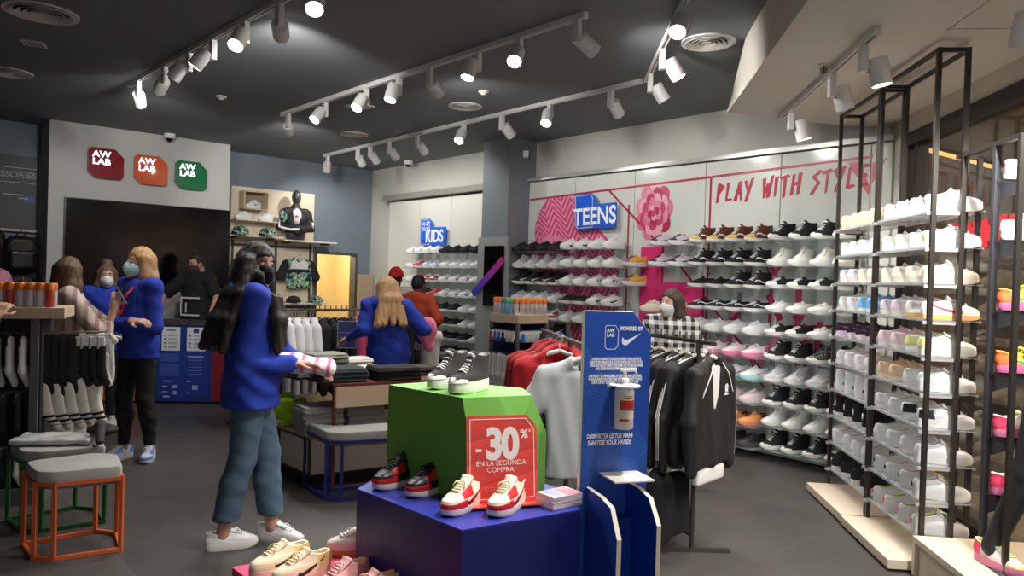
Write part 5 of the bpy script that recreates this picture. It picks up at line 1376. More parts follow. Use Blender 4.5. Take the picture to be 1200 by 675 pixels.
for i in range(7):
    u = .0 + .125 * i
    p = pA.lerp(pB, u); p.z = 1.205
    M = MZ(p, ang + (rad(24) if i == 0 else rad(random.uniform(-4, 4))), .93 if i else .9)
    pr = [('sleeve_stripes', STRM, 'white sleeve stripes')]
    if i == 0:
        b = trefoil(1.3); lg = b.mesh('chest_logo', mat((226, 226, 226), .6)); lg.transform(Matrix.Translation((.105, -.052, -.27)) @ Matrix.Rotation(rad(90), 4, 'X'))
        u_ = MB(); u_.box((0, -.012, -.26), (.11, .04, .28), bev=.012); und = u_.mesh('shirt_front', mat((206, 206, 204), .85), 40)
        hm = MB(); hm.box((0, -.0, -.80), (.34, .05, .1), bev=.02); hmm = hm.mesh('shirt_hem', mat((214, 214, 212), .85), 40)
        pr = [('piping', piping(), 'white piping'), ('chest_logo', lg, 'white three-leaf chest logo'), ('shirt_front', und, 'white shirt under the jacket'), ('shirt_hem', hmm, 'white shirt hem')]
    hang(jm[0 if i == 0 else 1], 'jacket', M, '%s black track jacket on the rack right of the sanitiser stand' % ('nearest' if i == 0 else CNT[i]), 'jacket', 'black jackets on the rack', pr)
# lower pair of dark trousers hanging at the post
S = SDF((-.2, -.12, -.5), (.2, .12, .02), .009)
for s_ in (-1, 1): S.cap((s_ * .06, 0, -.06), (s_ * .08, 0, -.36), .075, .09, k=.02)
S.wrinkle(lambda x, y, z: .012 * np.sin(30 * x + 6 * z)).keep(lambda P: (-.36 + .03 * np.sin(25 * P[0]) - P[2]))
o = link('dark_shorts', S.mesh('dark_shorts', mat((16, 16, 18), .9))); o.location = (.93, 4.28, .46); o.rotation_euler = (0, 0, ang); tag(o, 'black shorts hanging low below the track jackets', 'shorts')
# grey tee and red hoodies left of the stand
t = thing('clothes_rack', 'metal clothes rack with red hoodies left of the sanitiser stand', 'rack')
pC, pD = Vector((.40, 4.12, 1.20)), Vector((.22, 5.2, 1.20))
obj('rail', MB().tube([pC + Vector((0, -.05, 0)), pD], .012, 10), RACKM, t)
for u in (.25, .95):
    p = pC.lerp(pD, u); obj('post', MB().tube([(p.x, p.y, .0), (p.x, p.y, 1.2)], .014, 10), RACKM, t); obj('foot', MB().box((p.x, p.y, .012), (.42, .03, .022)), RACKM, t)
angc = math.atan2((pD - pC).y, (pD - pC).x) - PI / 2
tee = garment_mesh('cloth', 'tee', mat((156, 158, 160), .85), seed=4, length=.62, width=.19, thick=.03, sleeve='short')
hood = garment_mesh('cloth', 'hoodie', mat((166, 16, 28), .85), seed=5, length=.58, width=.21, thick=.06, sleeve='long', hood=True)
dk = garment_mesh('cloth', 'jacket', mat((34, 30, 32), .8), seed=8, length=.6, width=.2, thick=.05, sleeve='long')
hang(tee, 'shirt', MZ(pC + Vector((0, 0, -.015)), angc - rad(12)), 'pale grey short-sleeved shirt hanging left of the sanitiser stand', 'shirt', None)
hang(dk, 'jacket', MZ(pC.lerp(pD, .09) + Vector((.03, 0, -.03)), angc), 'dark jacket just behind the grey shirt', 'jacket', None)
for i in range(4):
    p = pC.lerp(pD, .22 + .13 * i) + Vector((-.07 if i == 0 else -.03, 0, .0))
    hang(hood, 'hoodie', MZ(p, angc + rad([-30, -16, -4, 0][i]), 1.05), '%s red hoodie on the rack left of the sanitiser stand' % NEAR[4][3 - i], 'hoodie', 'red hoodies on the rack')
# rack behind the clothes table
t = thing('clothes_rack', 'long clothes rack with white, black and pink garments behind table', 'rack')
pE, pF = Vector((-2.16, 7.0, 1.19)), Vector((-1.0, 7.75, 1.19))
obj('rail', MB().tube([pE - Vector((.08, .05, 0)), pF], .014, 10), RACKM, t)
for u in (0.0, 1.0):
    p = pE.lerp(pF, u); obj('post', MB().tube([(p.x, p.y, .0), (p.x, p.y, 1.19)], .016, 10), RACKM, t); obj('foot', MB().box((p.x, p.y, .012), (.44, .03, .022), rz=rad(-55)), RACKM, t)
b = MB()
for k in range(24): p = pE.lerp(pF, .02 + .04 * k); b.tube([p + Vector((0, 0, .012)), p + Vector((0, 0, .045))], .006, 6)
obj('spacer_pins', b, STEEL, t)
ange = math.atan2((pF - pE).y, (pF - pE).x) - PI / 2
wt = garment_mesh('cloth', 'tee', mat((222, 222, 222), .85), seed=14, length=.66, width=.2, thick=.025, sleeve='short')
kt = garment_mesh('cloth', 'tee', mat((22, 22, 24), .85), seed=15, length=.64, width=.2, thick=.03, sleeve='long')
pk = garment_mesh('cloth', 'hoodie', mat((226, 84, 120), .85), seed=16, length=.6, width=.19, thick=.04, sleeve='long', hood=True)
pu = garment_mesh('cloth', 'tee', mat((92, 100, 150), .85), seed=17, length=.5, width=.18, thick=.02, sleeve='short')
for i in range(16):
    p = pE.lerp(pF, .03 + .062 * i); p.z = 1.175
    me, nm, ds, ct = (wt, 'shirt', 'white shirt', 'shirt') if i < 4 else (kt, 'shirt', 'black long-sleeved shirt', 'shirt') if i < 8 else (pk, 'hoodie', 'pink hoodie', 'hoodie') if i < 10 else (kt, 'shirt', 'black long-sleeved shirt', 'shirt')
    k_ = i if i < 4 else i - 4 if i < 8 else i - 8 if i < 10 else i - 6
    hang(me, nm, MZ(p, ange + rad(-6 + random.uniform(-3, 3))), '%s %s from the left on the rack behind the table' % (CNT[k_], ds), ct, 'garments on the rack behind the table')
t = thing('rack_sign', 'small blue framed notice on the rack behind the table', 'sign', M=Matrix.Translation((-1.53, 6.95, .98)) @ Matrix.Rotation(rad(10), 4, 'Z') @ Matrix.Rotation(rad(90), 4, 'X'))
obj('card', MB().box((0, 0, 0), (.17, .25, .006)), mat((52, 60, 110), .4), t)
b = MB()
for a, c, s_ in (((0, .125, 0), (.18, .008, .01), 0), ((0, -.125, 0), (.18, .008, .01), 0), ((-.087, 0, 0), (.008, .25, .01), 0), ((.087, 0, 0), (.008, .25, .01), 0)): b.box(a, c)
obj('frame', b, mat((150, 156, 180), .4), t)
obj('stem', MB().tube([(0, -.13, 0), (0, -.96, 0)], .006, 8), STEEL, t); obj('print', MB().box((0, .02, .004), (.15, .006, .002)).box((0, -.03, .004), (.15, .006, .002)), mat((140, 150, 190), .5), t)
obj('base', MB().lathe([(.07, -.975), (.07, -.965), (.001, -.963)], 20, Matrix.Rotation(rad(-90), 4, 'X')), STEEL, t)
# second short arm in front of the mannequin wall, black and white garments left of the long rack
t = thing('clothes_rack', 'small rack of black garments behind the long-haired woman', 'rack')
pG, pH = Vector((-2.75, 7.4, 1.16)), Vector((-2.25, 7.75, 1.16))
obj('rail', MB().tube([pG, pH], .012, 10), RACKM, t)
for u in (0, 1):
    p = pG.lerp(pH, u); obj('post', MB().tube([(p.x, p.y, 0), (p.x, p.y, 1.16)], .014, 10), RACKM, t); obj('foot', MB().box((p.x, p.y, .012), (.4, .03, .022), rz=rad(-55)), RACKM, t)
for i in range(6):
    p = pG.lerp(pH, .1 + .16 * i); p.z = 1.145
    hang(kt, 'shirt', MZ(p, ange), '%s black garment on the small rack behind the long-haired woman' % CNT[i], 'shirt', 'garments on the small rack')

# ------------------------------------------------------------------ clothes table
tb = thing('display_table', 'clothes table with red-brown edge, beige apron and lower drawer', 'table')
RB = mat((110, 44, 40), .5)
ed = Vector((.56, .35, 0)).normalized(); el = Vector((-.67, .74, 0)).normalized()
c0 = Vector((-1.25, 5.30, 0)); Lw, Ld = 1.15, .9
def tq(u, v, z): p = c0 + ed * u + el * v; return (p.x, p.y, z)
def tbox(u0, u1, v0, v1, z0, z1):
    b = MB(); vs = [tq(u, v, z) for z in (z0, z1) for u, v in ((u0, v0), (u1, v0), (u1, v1), (u0, v1))]
    return b.add(vs, [(0, 1, 2, 3), (7, 6, 5, 4), (0, 4, 5, 1), (1, 5, 6, 2), (2, 6, 7, 3), (3, 7, 4, 0)])
obj('tabletop', tbox(0, Lw, 0, Ld, .735, .755), RB, tb)
obj('apron', tbox(.012, Lw, .0, .02, .585, .735), CREAM, tb)
for u, v in ((.0, .0), (Lw - .02, 0), (.0, Ld - .02), (Lw - .02, Ld - .02)): obj('leg', tbox(u, u + .02, v, v + .02, 0, .735), RB, tb)
obj('shelf', tbox(-.12, Lw, .06, Ld + .06, .345, .365), CREAM, tb)
obj('drawer_box', tbox(-.11, Lw - .02, .10, Ld, .09, .345), mat((214, 206, 192), .6), tb)
b = MB()
for v in (.10, .6, Ld):
    p = Vector(tq(-.115, v, .09)); b.bar(p, p + Vector((0, 0, .26)), .02)
for z in (.09, .35): b.bar(tq(-.115, .10, z), tq(-.115, Ld, z), .016); b.bar(tq(-.11, .095, z), tq(Lw, .095, z), .012)
obj('edging', b, mat((46, 40, 38), .5), tb)
obj('plinth_base', tbox(-.05, Lw - .06, .16, Ld - .06, 0, .09), BLACK, tb)
def folded_mesh(m, seed, w=.3, d=.24, h=.03):
    r = random.Random(seed); a, c = r.uniform(0, 6), r.uniform(0, 6)
    S = SDF((-w / 2 - .03, -d / 2 - .03, -.01), (w / 2 + .03, d / 2 + .03, h + .02), .0075)
    S.box((0, 0, h * .27), (w / 2, d / 2, h * .26), rnd=h * .22).box((.004, .006, h * .76), (w / 2 - .006, d / 2 - .006, h * .27), rnd=h * .22, k=.004)
    S.wrinkle(lambda x, y, z: .0025 * np.sin(22 * x + a + 9 * y) + .002 * np.sin(35 * y + c + 11 * x))
    return S.mesh('garment', m)
def stack(p, rz, cols, name, desc, cat, group, w=.3, d=.24, h=.032):
    n = len(cols)
    for i, c in enumerate(cols):
        m = c if not isinstance(c, tuple) else mat(c, .9, bump=.05, bscale=200)
        k = ('fold', id(m), i % 2, w, d, h)
        if k not in FM: FM[k] = folded_mesh(m, i % 2 + 3, w, d, h)
        o = link(name, FM[k]); o.location = Vector(p) + Vector((random.uniform(-.008, .008), random.uniform(-.008, .008), i * h * .97 + .002)); o.rotation_euler = (0, 0, rz + rad(random.uniform(-4, 4)))
        w_ = 'only' if n == 1 else 'topmost' if i == n - 1 else 'lowest' if i == 0 else CNT[i] + ' from bottom'
        tag(o, ('%s %s' % (w_, desc)).replace('only ', ''), cat, group)
FM = {}
rt_ = math.atan2(ed.y, ed.x)
GRN_ = (112, 120, 112); TEAL = (44, 58, 62)
gt = 'folded clothes on the table'
stack(tq(.14, .18, .755), rt_, [TEAL, TEAL, (50, 64, 66)], 'folded_shirt', 'dark teal folded shirt at the table front corner', 'shirt', gt, .34, .26)
stack(tq(.18, .50, .755), rt_ + .2, [GRN_, (104, 112, 106), GRN_, (120, 126, 118), (140, 144, 136)], 'folded_trousers', 'grey-green folded trousers stacked on the table', 'trousers', gt, .3, .25, .035)
stack(tq(.55, .16, .755), rt_ - .1, [(28, 26, 28), (24, 24, 26), (34, 28, 28)], 'folded_shirt', 'black folded shirt at the right of the table front', 'shirt', gt, .36, .26)
stack(tq(.45, .42, .755), rt_, [(30, 32, 34), (196, 200, 200)], 'folded_shirt', 'folded shirt in the black and white pile mid table', 'shirt', gt, .3, .22)
stack(tq(.02, .78, .755), rt_ + .5, [(226, 150, 104)], 'folded_shirt', 'orange folded shirt by the woman\'s hand', 'shirt', gt, .3, .24, .05)
stack(tq(-.02, .42, .755), rt_ + .3, [camo_mat([(24, 26, 28), (34, 38, 40), (70, 84, 88)], 9)], 'folded_shirt', 'dark patterned folded shirt at the table left edge', 'shirt', gt, .24, .2, .04)
stack(tq(.85, .35, .755), rt_, [(40, 40, 42), (60, 58, 56)], 'folded_shirt', 'dark folded shirt at the far right of the table', 'shirt', gt)
stack(tq(.55, .80, .755), rt_, [(210, 210, 208), (206, 206, 204), (212, 212, 210)], 'folded_shirt', 'white folded shirt at the back of the table', 'shirt', gt)
LG = (168, 168, 168)
stack(tq(.02, .25, .366), rt_, [LG, (156, 156, 156), LG, (160, 160, 160), (172, 172, 172)], 'folded_sweater', 'light grey folded sweater on the lower table shelf', 'sweater', 'folded sweaters on the lower shelf', .3, .28, .042)
stack(tq(.36, .28, .366), rt_, [(150, 150, 150)] * 5, 'folded_sweater', 'darker grey folded sweater behind the light grey pile', 'sweater', 'folded sweaters on the lower shelf', .3, .28, .042)
S = SDF((-.2, -.2, -.01), (.2, .2, .26), .008)
for i in range(9):
    r = random.Random(i); S.cap((r.uniform(-.1, .1), r.uniform(-.1, .1), .04 + .02 * i), (r.uniform(-.11, .11), r.uniform(-.11, .11), .04 + .02 * i), .045, .04, k=.02)
S.wrinkle(lambda x, y, z: .006 * np.sin(40 * z + 20 * x)).keep(lambda P: -P[2] + 0 * P[0])
o = link('neon_sweater', S.mesh('neon_sweater', mat((176, 224, 50), .85))); o.location = tq(-.02, .62, .367); tag(o, 'crumpled neon yellow-green sweaters on the lower table shelf', 'sweater')

# ------------------------------------------------------------------ accessory stands with spray cans
def can_mesh(c):
    a = MB().lathe([(.001, 0), (.024, 0), (.026, .004), (.026, .1), (.022, .11), (.001, .11)], 18); b = MB().lathe([(.001, .108), (.027, .108), (.027, .148), (.022, .156), (.001, .157)], 18)
    return a.mesh('can', mat(c[0], .35), 40), b.mesh('cap', mat(c[1], .4), 40)
CAN = {}
def can(p, c, label, group):
    if c not in CAN: CAN[c] = can_mesh(c)
    o = D.objects.new('spray_can', None); C.objects.link(o); o.location = p; tag(o, label, 'spray can', group); link('can', CAN[c][0], o); link('cap', CAN[c][1], o)
OR = (238, 128, 40)
def sock_mesh(m, seed=0, L=.3):
    S = SDF((-.06, -.05, -L - .05), (.09, .05, .01), .006)
    S.cap((0, 0, -.02), (0, 0, -L * .7), .032, .03, k=.02, flat=.55, R=Matrix.Identity(3)).cap((0, 0, -L * .7), (.04, 0, -L), .032, .026, k=.02, flat=.6, R=Matrix.Identity(3))
    S.wrinkle(lambda x, y, z: .002 * np.sin(90 * x + seed))
    return S.mesh('sock', m)
def sock_pack(name, M, meshes, label, group, card=None, cat='socks'):
    o = D.objects.new(name, None); C.objects.link(o); o.matrix_world = M; tag(o, label, cat, group)
    for nm, me, T_ in meshes: q = link(nm, me, o); q.matrix_local = T_
    b = MB(); b.box((.0, 0, -.02), (.07, .014, .07)); link('header_card', CARD.setdefault(card, b.mesh('header_card', mat(card or (40, 42, 46), .5))), o)
    b = MB(); b.tube([(0, 0, .014), (.008, 0, .024), (0, 0, .034), (-.006, 0, .026)], .0018, 5)
    return o
CARD = {}
SKW = sock_mesh(mat((214, 214, 210), .9)); SKK = sock_mesh(mat((22, 22, 24), .9), 1)
def stripe_sock():
    m, nt, b = node_mat(); x = objxyz(nt)
    f = mth(nt, 'MULTIPLY', mth(nt, 'GREATER_THAN', mth(nt, 'FRACT', mth(nt, 'MULTIPLY', x[2], 32)), .5), mth(nt, 'MULTIPLY', mth(nt, 'LESS_THAN', x[2], -.205), mth(nt, 'GREATER_THAN', x[2], -.285)))
    nt.links.new(mixc(nt, f, lin((214, 212, 204)), lin((24, 24, 26))), b.inputs['Base Color']); b.inputs['Roughness'].default_value = .9; return m
SKS = sock_mesh(stripe_sock(), 2, .3)
I4 = Matrix.Identity(4)
# --- left stand
TRX = -2.90; TY = 4.95
seen_before = set(C.objects)
t = thing('accessory_stand', 'grey accessory stand with beige tray at the left edge', 'stand', (0, 0, 0))
PG = mat((96, 96, 94), .6); TRAY = mat((206, 186, 158), .6)
obj('tray', MB().box((-3.38, TY + .06, 1.235), (.96, .38, .07), bev=.004), TRAY, t)
for x in (-3.07, -3.40, -3.8): obj('post', MB().box((x, TY - .08, .62), (.045, .045, 1.16)), PG, t)
obj('back_panel', MB().box((-3.45, TY + .12, .62), (.8, .03, 1.12)), mat((52, 54, 58), .7), t)
obj('base', MB().box((-3.42, TY + .1, .05), (.86, .44, .1)), PG, t)
obj('end_panel', MB().box((-3.045, TY + .12, .62), (.02, .38, 1.12)), mat((40, 42, 50), .7), t)
for z in (1.10, .72, .38): obj('hook_bar', MB().tube([(-3.84, TY - .06, z), (-3.14, TY - .06, z)], .006, 6), STEEL, t)
for z in (1.10, .81): obj('hook_bar', MB().tube([(-3.07, TY + .0, z), (-2.68, TY + .08, z)], .006, 6), STEEL, t)
for i in range(14):
    c = ((196, 194, 204) if i % 4 != 1 else (196, 70, 54), OR) if i > 2 else ((90, 180, 120), (120, 190, 150))
    can((-3.72 + .0555 * i, TY - .06, 1.271), c, '%s spray can from the left in the front row on the left tray' % CNT[i], 'spray cans on the left stand')
for i in range(9):
    can((-3.44 + .0555 * i, TY + .04, 1.271), ((196, 194, 204), OR), '%s spray can from the left in the second row on the left tray' % CNT[i], 'spray cans on the left stand')
for i in range(9): 
    sock_pack('sock_pack', MZ((-3.71 + .072 * i, TY - .08, 1.075), rad(60)), [('sock', SKW, I4)], '%s white sock pack on the upper hooks of the left stand' % CNT[i], 'socks on the left stand', (30, 32, 36))
for i in range(8):
    sock_pack('sock_pack', MZ((-3.70 + .078 * i, TY - .08, .70), rad(60)), [('sock', SKK, I4)], '%s black sock pack on the middle hooks of the left stand' % CNT[i], 'socks on the left stand', (60, 62, 66))
for i in range(8):
    sock_pack('sock_pack', MZ((-3.70 + .078 * i, TY - .08, .36), rad(60), .8), [('sock', SKW if i % 2 else SKK, I4)], '%s low-cut sock pack on the lowest hooks of the left stand' % CNT[i], 'socks on the left stand', (90, 92, 94))
for i in range(4):
    S_ = sock_mesh(mat((20, 20, 22), .9), 7, .3) if i == 0 else GLV
    GLV = S_
    sock_pack('glove_pack', MZ((-3.02 + .045 * i, TY + .02 + .01 * i, 1.07), rad(20), 1.25), [('glove', S_, I4), ('glove', S_, Matrix.Translation((.03, .02, -.01)))], '%s black glove pack hanging at the end of the left stand' % CNT[i], 'gloves on the left stand', (24, 24, 26), 'gloves')
SKWK = sock_mesh(mat((28, 28, 30), .9), 3, .26)
for i in range(4):
    x = -2.86 + .05 * i
    b = MB(); b.box((0, 0, -.045), (.05, .03, .09), bev=.012); me = b.mesh('sock_top', mat((216, 216, 214), .9), 40)
    sock_pack('sock_pack', MZ((x, TY + .06, 1.07), rad(10)), [('sock', SKWK, Matrix.Translation((0, 0, -.06))), ('sock_top', me, I4), ('sock_toe', SKW, Matrix.Translation((.03, .01, -.12)) @ Matrix.Scale(.7, 4))], '%s white and black sock pack on the upper end hooks' % CNT[i], 'socks on the left stand', (230, 230, 230))
for i in range(5):
    x = -3.02 + .068 * i
    for_ = [('sock', SKS, Matrix.Rotation(rad(-8 + 4 * k), 4, 'Y') @ Matrix.Translation((.018 * k - .02, .012 * k, 0))) for k in range(3)]
    sock_pack('sock_pack', MZ((x, TY + .02 + .015 * i, .79), rad(10), 1.1), for_, '%s white sock pack with black stripes at the stand end' % CNT[i], 'striped socks on the left stand', (30, 34, 96))
o = obj('shoe_tag', MB().box((0, 0, 0), (.09, .02, .03), bev=.005), mat((220, 70, 60), .5)); o.location = (-3.34, TY - .12, 1.13); tag(o, 'small red tag under the beige tray at left', 'tag')
RL = Matrix.Translation((-2.9, 4.82, 0)) @ Matrix.Rotation(rad(22), 4, 'Z') @ Matrix.Translation((2.9, -4.82, 0))
for q_ in [q for q in C.objects if q not in seen_before and q.parent is None]: q_.matrix_world = RL @ q_.matrix_basis
# --- middle stand
mc = Vector((.08, 7.25, 0)); ra = rad(42)
t = thing('accessory_stand', 'accessory stand with beige tray beside the column', 'stand', mc, ra)
obj('tray', MB().box((0, 0, 1.17), (.40, .40, .085), bev=.004), TRAY, t)
obj('post', MB().box((-.19, -.19, .57), (.03, .03, 1.13)), PG, t); obj('post', MB().box((.19, -.19, .57), (.03, .03, 1.13)), PG, t); obj('post', MB().box((-.19, .19, .57), (.03, .03, 1.13)), PG, t)
obj('side_panel', MB().box((.0, .17, .57), (.36, .02, 1.12)), mat((28, 32, 84), .6), t); obj('side_panel', MB().box((.17, .0, .57), (.02, .36, 1.12)), mat((28, 32, 84), .6), t)
obj('base', MB().box((0, 0, .05), (.42, .42, .1)), PG, t)
for z in (1.06, .84): obj('hook_bar', MB().tube([(-.2, -.15, z), (-.2, .17, z)], .006, 6), STEEL, t); obj('hook_bar', MB().tube([(-.16, -.2, z), (.17, -.2, z)], .006, 6), STEEL, t)
def onst(x, y, z): return t.matrix_world @ Vector((x, y, z)) if False else mc + Matrix.Rotation(ra, 3, 'Z') @ Vector((x, y, z))
i = 0
for side in (0, 1):
    for k in range(6):
        q = onst(-.165, .16 - .058 * k, 1.213) if side == 0 else onst(-.115 + .058 * k, -.165, 1.213)
        c = ((208, 196, 200), OR) if not (side == 0 and 1 < k < 5) else ((140, 190, 220), (110, 190, 120) if k != 2 else (90, 120, 150))
        can(q, c, '%s spray can on the tray beside the column' % CNT[i], 'spray cans on the middle stand'); i += 1
for k in range(6):
    c = [(206, 60, 60), (40, 120, 200), (40, 120, 200), (40, 40, 44), (220, 220, 220), (220, 220, 220)][k]
    b = MB(); b.box((0, 0, -.045), (.05, .02, .09), bev=.008); me = b.mesh('pack', mat(c, .6), 40)
    sock_pack('accessory_pack', MZ(onst(-.215, .16 - .06 * k, 1.04), ra + rad(80)), [('pack', me, I4)], '%s small pack on the upper hooks of the middle stand' % CNT[k], 'packs on the middle stand', (226, 226, 226))
for k in range(6):
    c = [(20, 120, 200), (214, 214, 214), (214, 214, 214), (206, 206, 206), (40, 44, 90), (40, 44, 90)][k]
    b = MB(); b.box((0, 0, -.045), (.05, .02, .09), bev=.008); me = b.mesh('pack', mat(c, .6), 40)
    sock_pack('accessory_pack', MZ(onst(-.15 + .06 * k, -.215, 1.04), ra - rad(10)), [('pack', me, I4)], '%s small pack on the right upper hooks of the middle stand' % CNT[k], 'packs on the middle stand', (226, 226, 226))
for k in range(5):
    sock_pack('sock_pack', MZ(onst(-.215, .17 - .075 * k, .82), ra + rad(75), .95), [('sock', SKW, I4), ('sock', SKW, Matrix.Translation((.03, .015, .0)))], '%s white sock pack on the lower hooks of the middle stand' % CNT[k], 'socks on the middle stand', [(30, 30, 32), (30, 110, 200), (214, 214, 214), (30, 30, 32), (214, 214, 214)][k])
for k in range(3):
    sock_pack('sock_pack', MZ(onst(-.12 + .1 * k, -.215, .82), ra - rad(10), .95), [('sock', SKK, I4)], '%s black sock pack on the right lower hooks of the middle stand' % CNT[k], 'socks on the middle stand', (40, 44, 96))
for k in range(4):
    b = MB(); b.box((0, 0, 0), (.045, .03, .12), bev=.004)
    o = obj('blue_package', b, mat((44, 120, 176), .5)); o.location = (.33 + .047 * k, 6.95, 1.0); tag(o, '%s flat blue package right of the middle stand' % CNT[k], 'package', 'blue packages')
    link('hook', MB().tube([(0, .02, .07), (0, -.04, .07)], .003, 5).mesh('hook', STEEL), o)

# ------------------------------------------------------------------ back of the shop
# counter with posters
cM = Matrix(((-TD.x, SD.x, 0, W(1.55, 4.3).x), (-TD.y, SD.y, 0, W(1.55, 4.3).y), (0, 0, 1, 0), (0, 0, 0, 1)))
cM = back_wall(3.46, 1.55, 0) @ Matrix.Rotation(rad(90), 4, 'X')    # x right, y into the wall... z up
cM = Matrix.Translation(Vector((-3.72, 8.5, 0))) @ Matrix.Rotation(rad(7), 4, 'Z')
t = thing('cash_counter', 'cash counter with blue, green and red front panels at back', 'counter', M=cM)
obj('body', MB().box((-.45, .3, .45), (1.75, .56, .9)), mat((70, 70, 72), .6), t)
obj('counter_top', MB().box((-.45, .29, .915), (1.8, .62, .03)), mat((54, 54, 56), .5), t)
obj('front_panel', MB().box((0, -.0, .46), (.60, .03, .86)), mat((26, 48, 128), .5), t, label='dark blue front panel')
obj('front_panel', MB().box((.375, .0, .46), (.15, .03, .86)), mat((120, 24, 34), .5), t, label='dark red front panel')
obj('front_panel', MB().box((-.385, .0, .46), (.17, .03, .86)), mat((20, 66, 44), .5), t, label='dark green front panel')
obj('front_panel', MB().box((-.86, .0, .46), (.78, .03, .86)), mat((196, 84, 40), .5), t, label='orange front panel')
def poster(x, label, blue):
    p = thing('poster', label, 'poster', M=cM @ Matrix.Translation((x, -.018, .745)) @ Matrix.Rotation(rad(90), 4, 'X'))
    obj('sheet', MB().box((0, 0, 0), (.2, .27, .003)), mat((206, 208, 214), .6), p)
    b = MB()
    for k in range(4): b.box((-.065, .04 - .045 * k, .002), (.018, .018, .001)); b.box((.02, .045 - .045 * k, .002), (.1, .006, .001)); b.box((.02, .033 - .045 * k, .002), (.1, .004, .001))
    obj('print', b, mat((70, 76, 96), .6), p)
    if blue: obj('print', MB().box((0, .095, .002), (.06, .05, .001)), mat((40, 60, 130), .6), p)
    else: obj('print', MB().box((0, .1, .002), (.1, .016, .001)), mat((90, 96, 110), .6), p)
poster(-.155, 'white notice poster on the left of the blue counter front', False); poster(.12, 'white notice poster with blue picture on the counter front', True)
p = thing('poster', 'dark blue printed information board on the counter front', 'poster', M=cM @ Matrix.Translation((-.02, -.018, .33)) @ Matrix.Rotation(rad(90), 4, 'X'))
obj('sheet', MB().box((0, 0, 0), (.54, .52, .003)), mat((30, 54, 138), .5), p)
b = MB(); b.box((-.14, .2, .002), (.2, .09, .001)); b.box((-.14, .06, .002), (.2, .14, .001)); obj('print', b, mat((58, 82, 156), .5), p)
b = MB()
for k in range(6): b.box((.14, .215 - .04 * k, .002), (.17 if k == 0 else .15, .016 if k == 0 else .004, .001))
for x, y, w_, h_ in ((-.19, -.13, .05, .02), (-.08, -.13, .06, .035), (-.19, -.19, .06, .012), (-.08, -.2, .04, .04), (-.17, -.245, .07, .02), (.14, -.14, .06, .05), (-.15, -.07, .12, .01), (.07, -.07, .05, .01), (.07, -.2, .05, .01)): b.box((x, y, .002), (w_, h_, .001))
obj('print', b, mat((150, 166, 206), .5), p)
# shop screen and things on the counter
# mannequin wall
bwM = back_wall
t = thing('display_wall_board', 'cream lit display board on the back wall behind shelves', 'board', M=back_wall(1.7, 0, 0))
obj('board', MB().box((0, 1.55, .02), (1.3, 2.46, .036)), mat((222, 206, 182), .6), t)
for x in (-.62, .04, .60): obj('upright', MB().box((x, 1.2, .045), (.03, 1.6, .02)), mat((60, 56, 52), .5), t)
for z in (1.93, 1.0): obj('cross_rail', MB().box((0, z - .0, .05), (1.25, .03, .03)), mat((60, 56, 52), .5), t)
def bshelf(t0, t1, z, label):
    q = thing('wall_shelf', label, 'shelf', M=back_wall((t0 + t1) / 2, 0, z))
    obj('board', MB().box((0, -.012, .22), (t1 - t0, .022, .34)), mat((214, 202, 186), .55), q)
    for x in (-(t1 - t0) / 2 + .12, (t1 - t0) / 2 - .12): obj('bracket', MB().box((x, -.035, .2), (.02, .026, .28)), mat((60, 56, 52), .5), q)
bshelf(1.70, 2.5, 2.06, 'cream shelf with white shoes and caps left of the mannequin'); bshelf(.82, 1.68, 2.03, 'cream shelf carrying the mannequin bust'); bshelf(.92, 2.45, 1.09, 'cream shelf below the hanging patterned shirt')
t = thing('shoe_box_frame', 'open beige cube frame with one striped shoe on back wall', 'box', M=back_wall(2.07, .06, 2.575))
b = MB(); b.box((0, .125, .11), (.36, .015, .2)); b.box((0, -.125, .11), (.36, .015, .2)); b.box((-.175, 0, .11), (.015, .26, .2)); b.box((.175, 0, .11), (.015, .26, .2))
obj('frame', b, mat((196, 178, 150), .6), t); obj('back', MB().box((0, 0, .012), (.35, .25, .01)), mat((140, 126, 108), .6), t)
def bshoe(k, tt, z, label, s=.16, yaw=0): 
    ps, kn, desc = SH[k]; place_shoe(ps, kn, label, Matrix.Translation(W(s + .06, tt, z)) @ Matrix.Rotation(math.atan2(TD.y, TD.x) + rad(yaw), 4, 'Z'), None)
bshoe('w_str', 2.07, 2.458, 'white shoe with black stripes inside the beige cube frame', .1, 20)
t = thing('small_shelf', 'small cream ledge under two white shoes on back wall', 'shelf', M=back_wall(2.05, .04, 2.285)); obj('board', MB().box((0, -.006, .13), (.62, .012, .24)), mat((222, 210, 190), .55), t)
bshoe('w_low', 2.22, 2.286, 'left white sneaker on the ledge beside the mannequin', .12, 15); bshoe('w_low', 1.88, 2.286, 'right white sneaker on the ledge beside the mannequin', .12, 15)
CAMO = camo_mat([(22, 28, 40), (40, 90, 150), (150, 190, 60), (30, 120, 120), (214, 220, 210), (24, 24, 30)], 16)
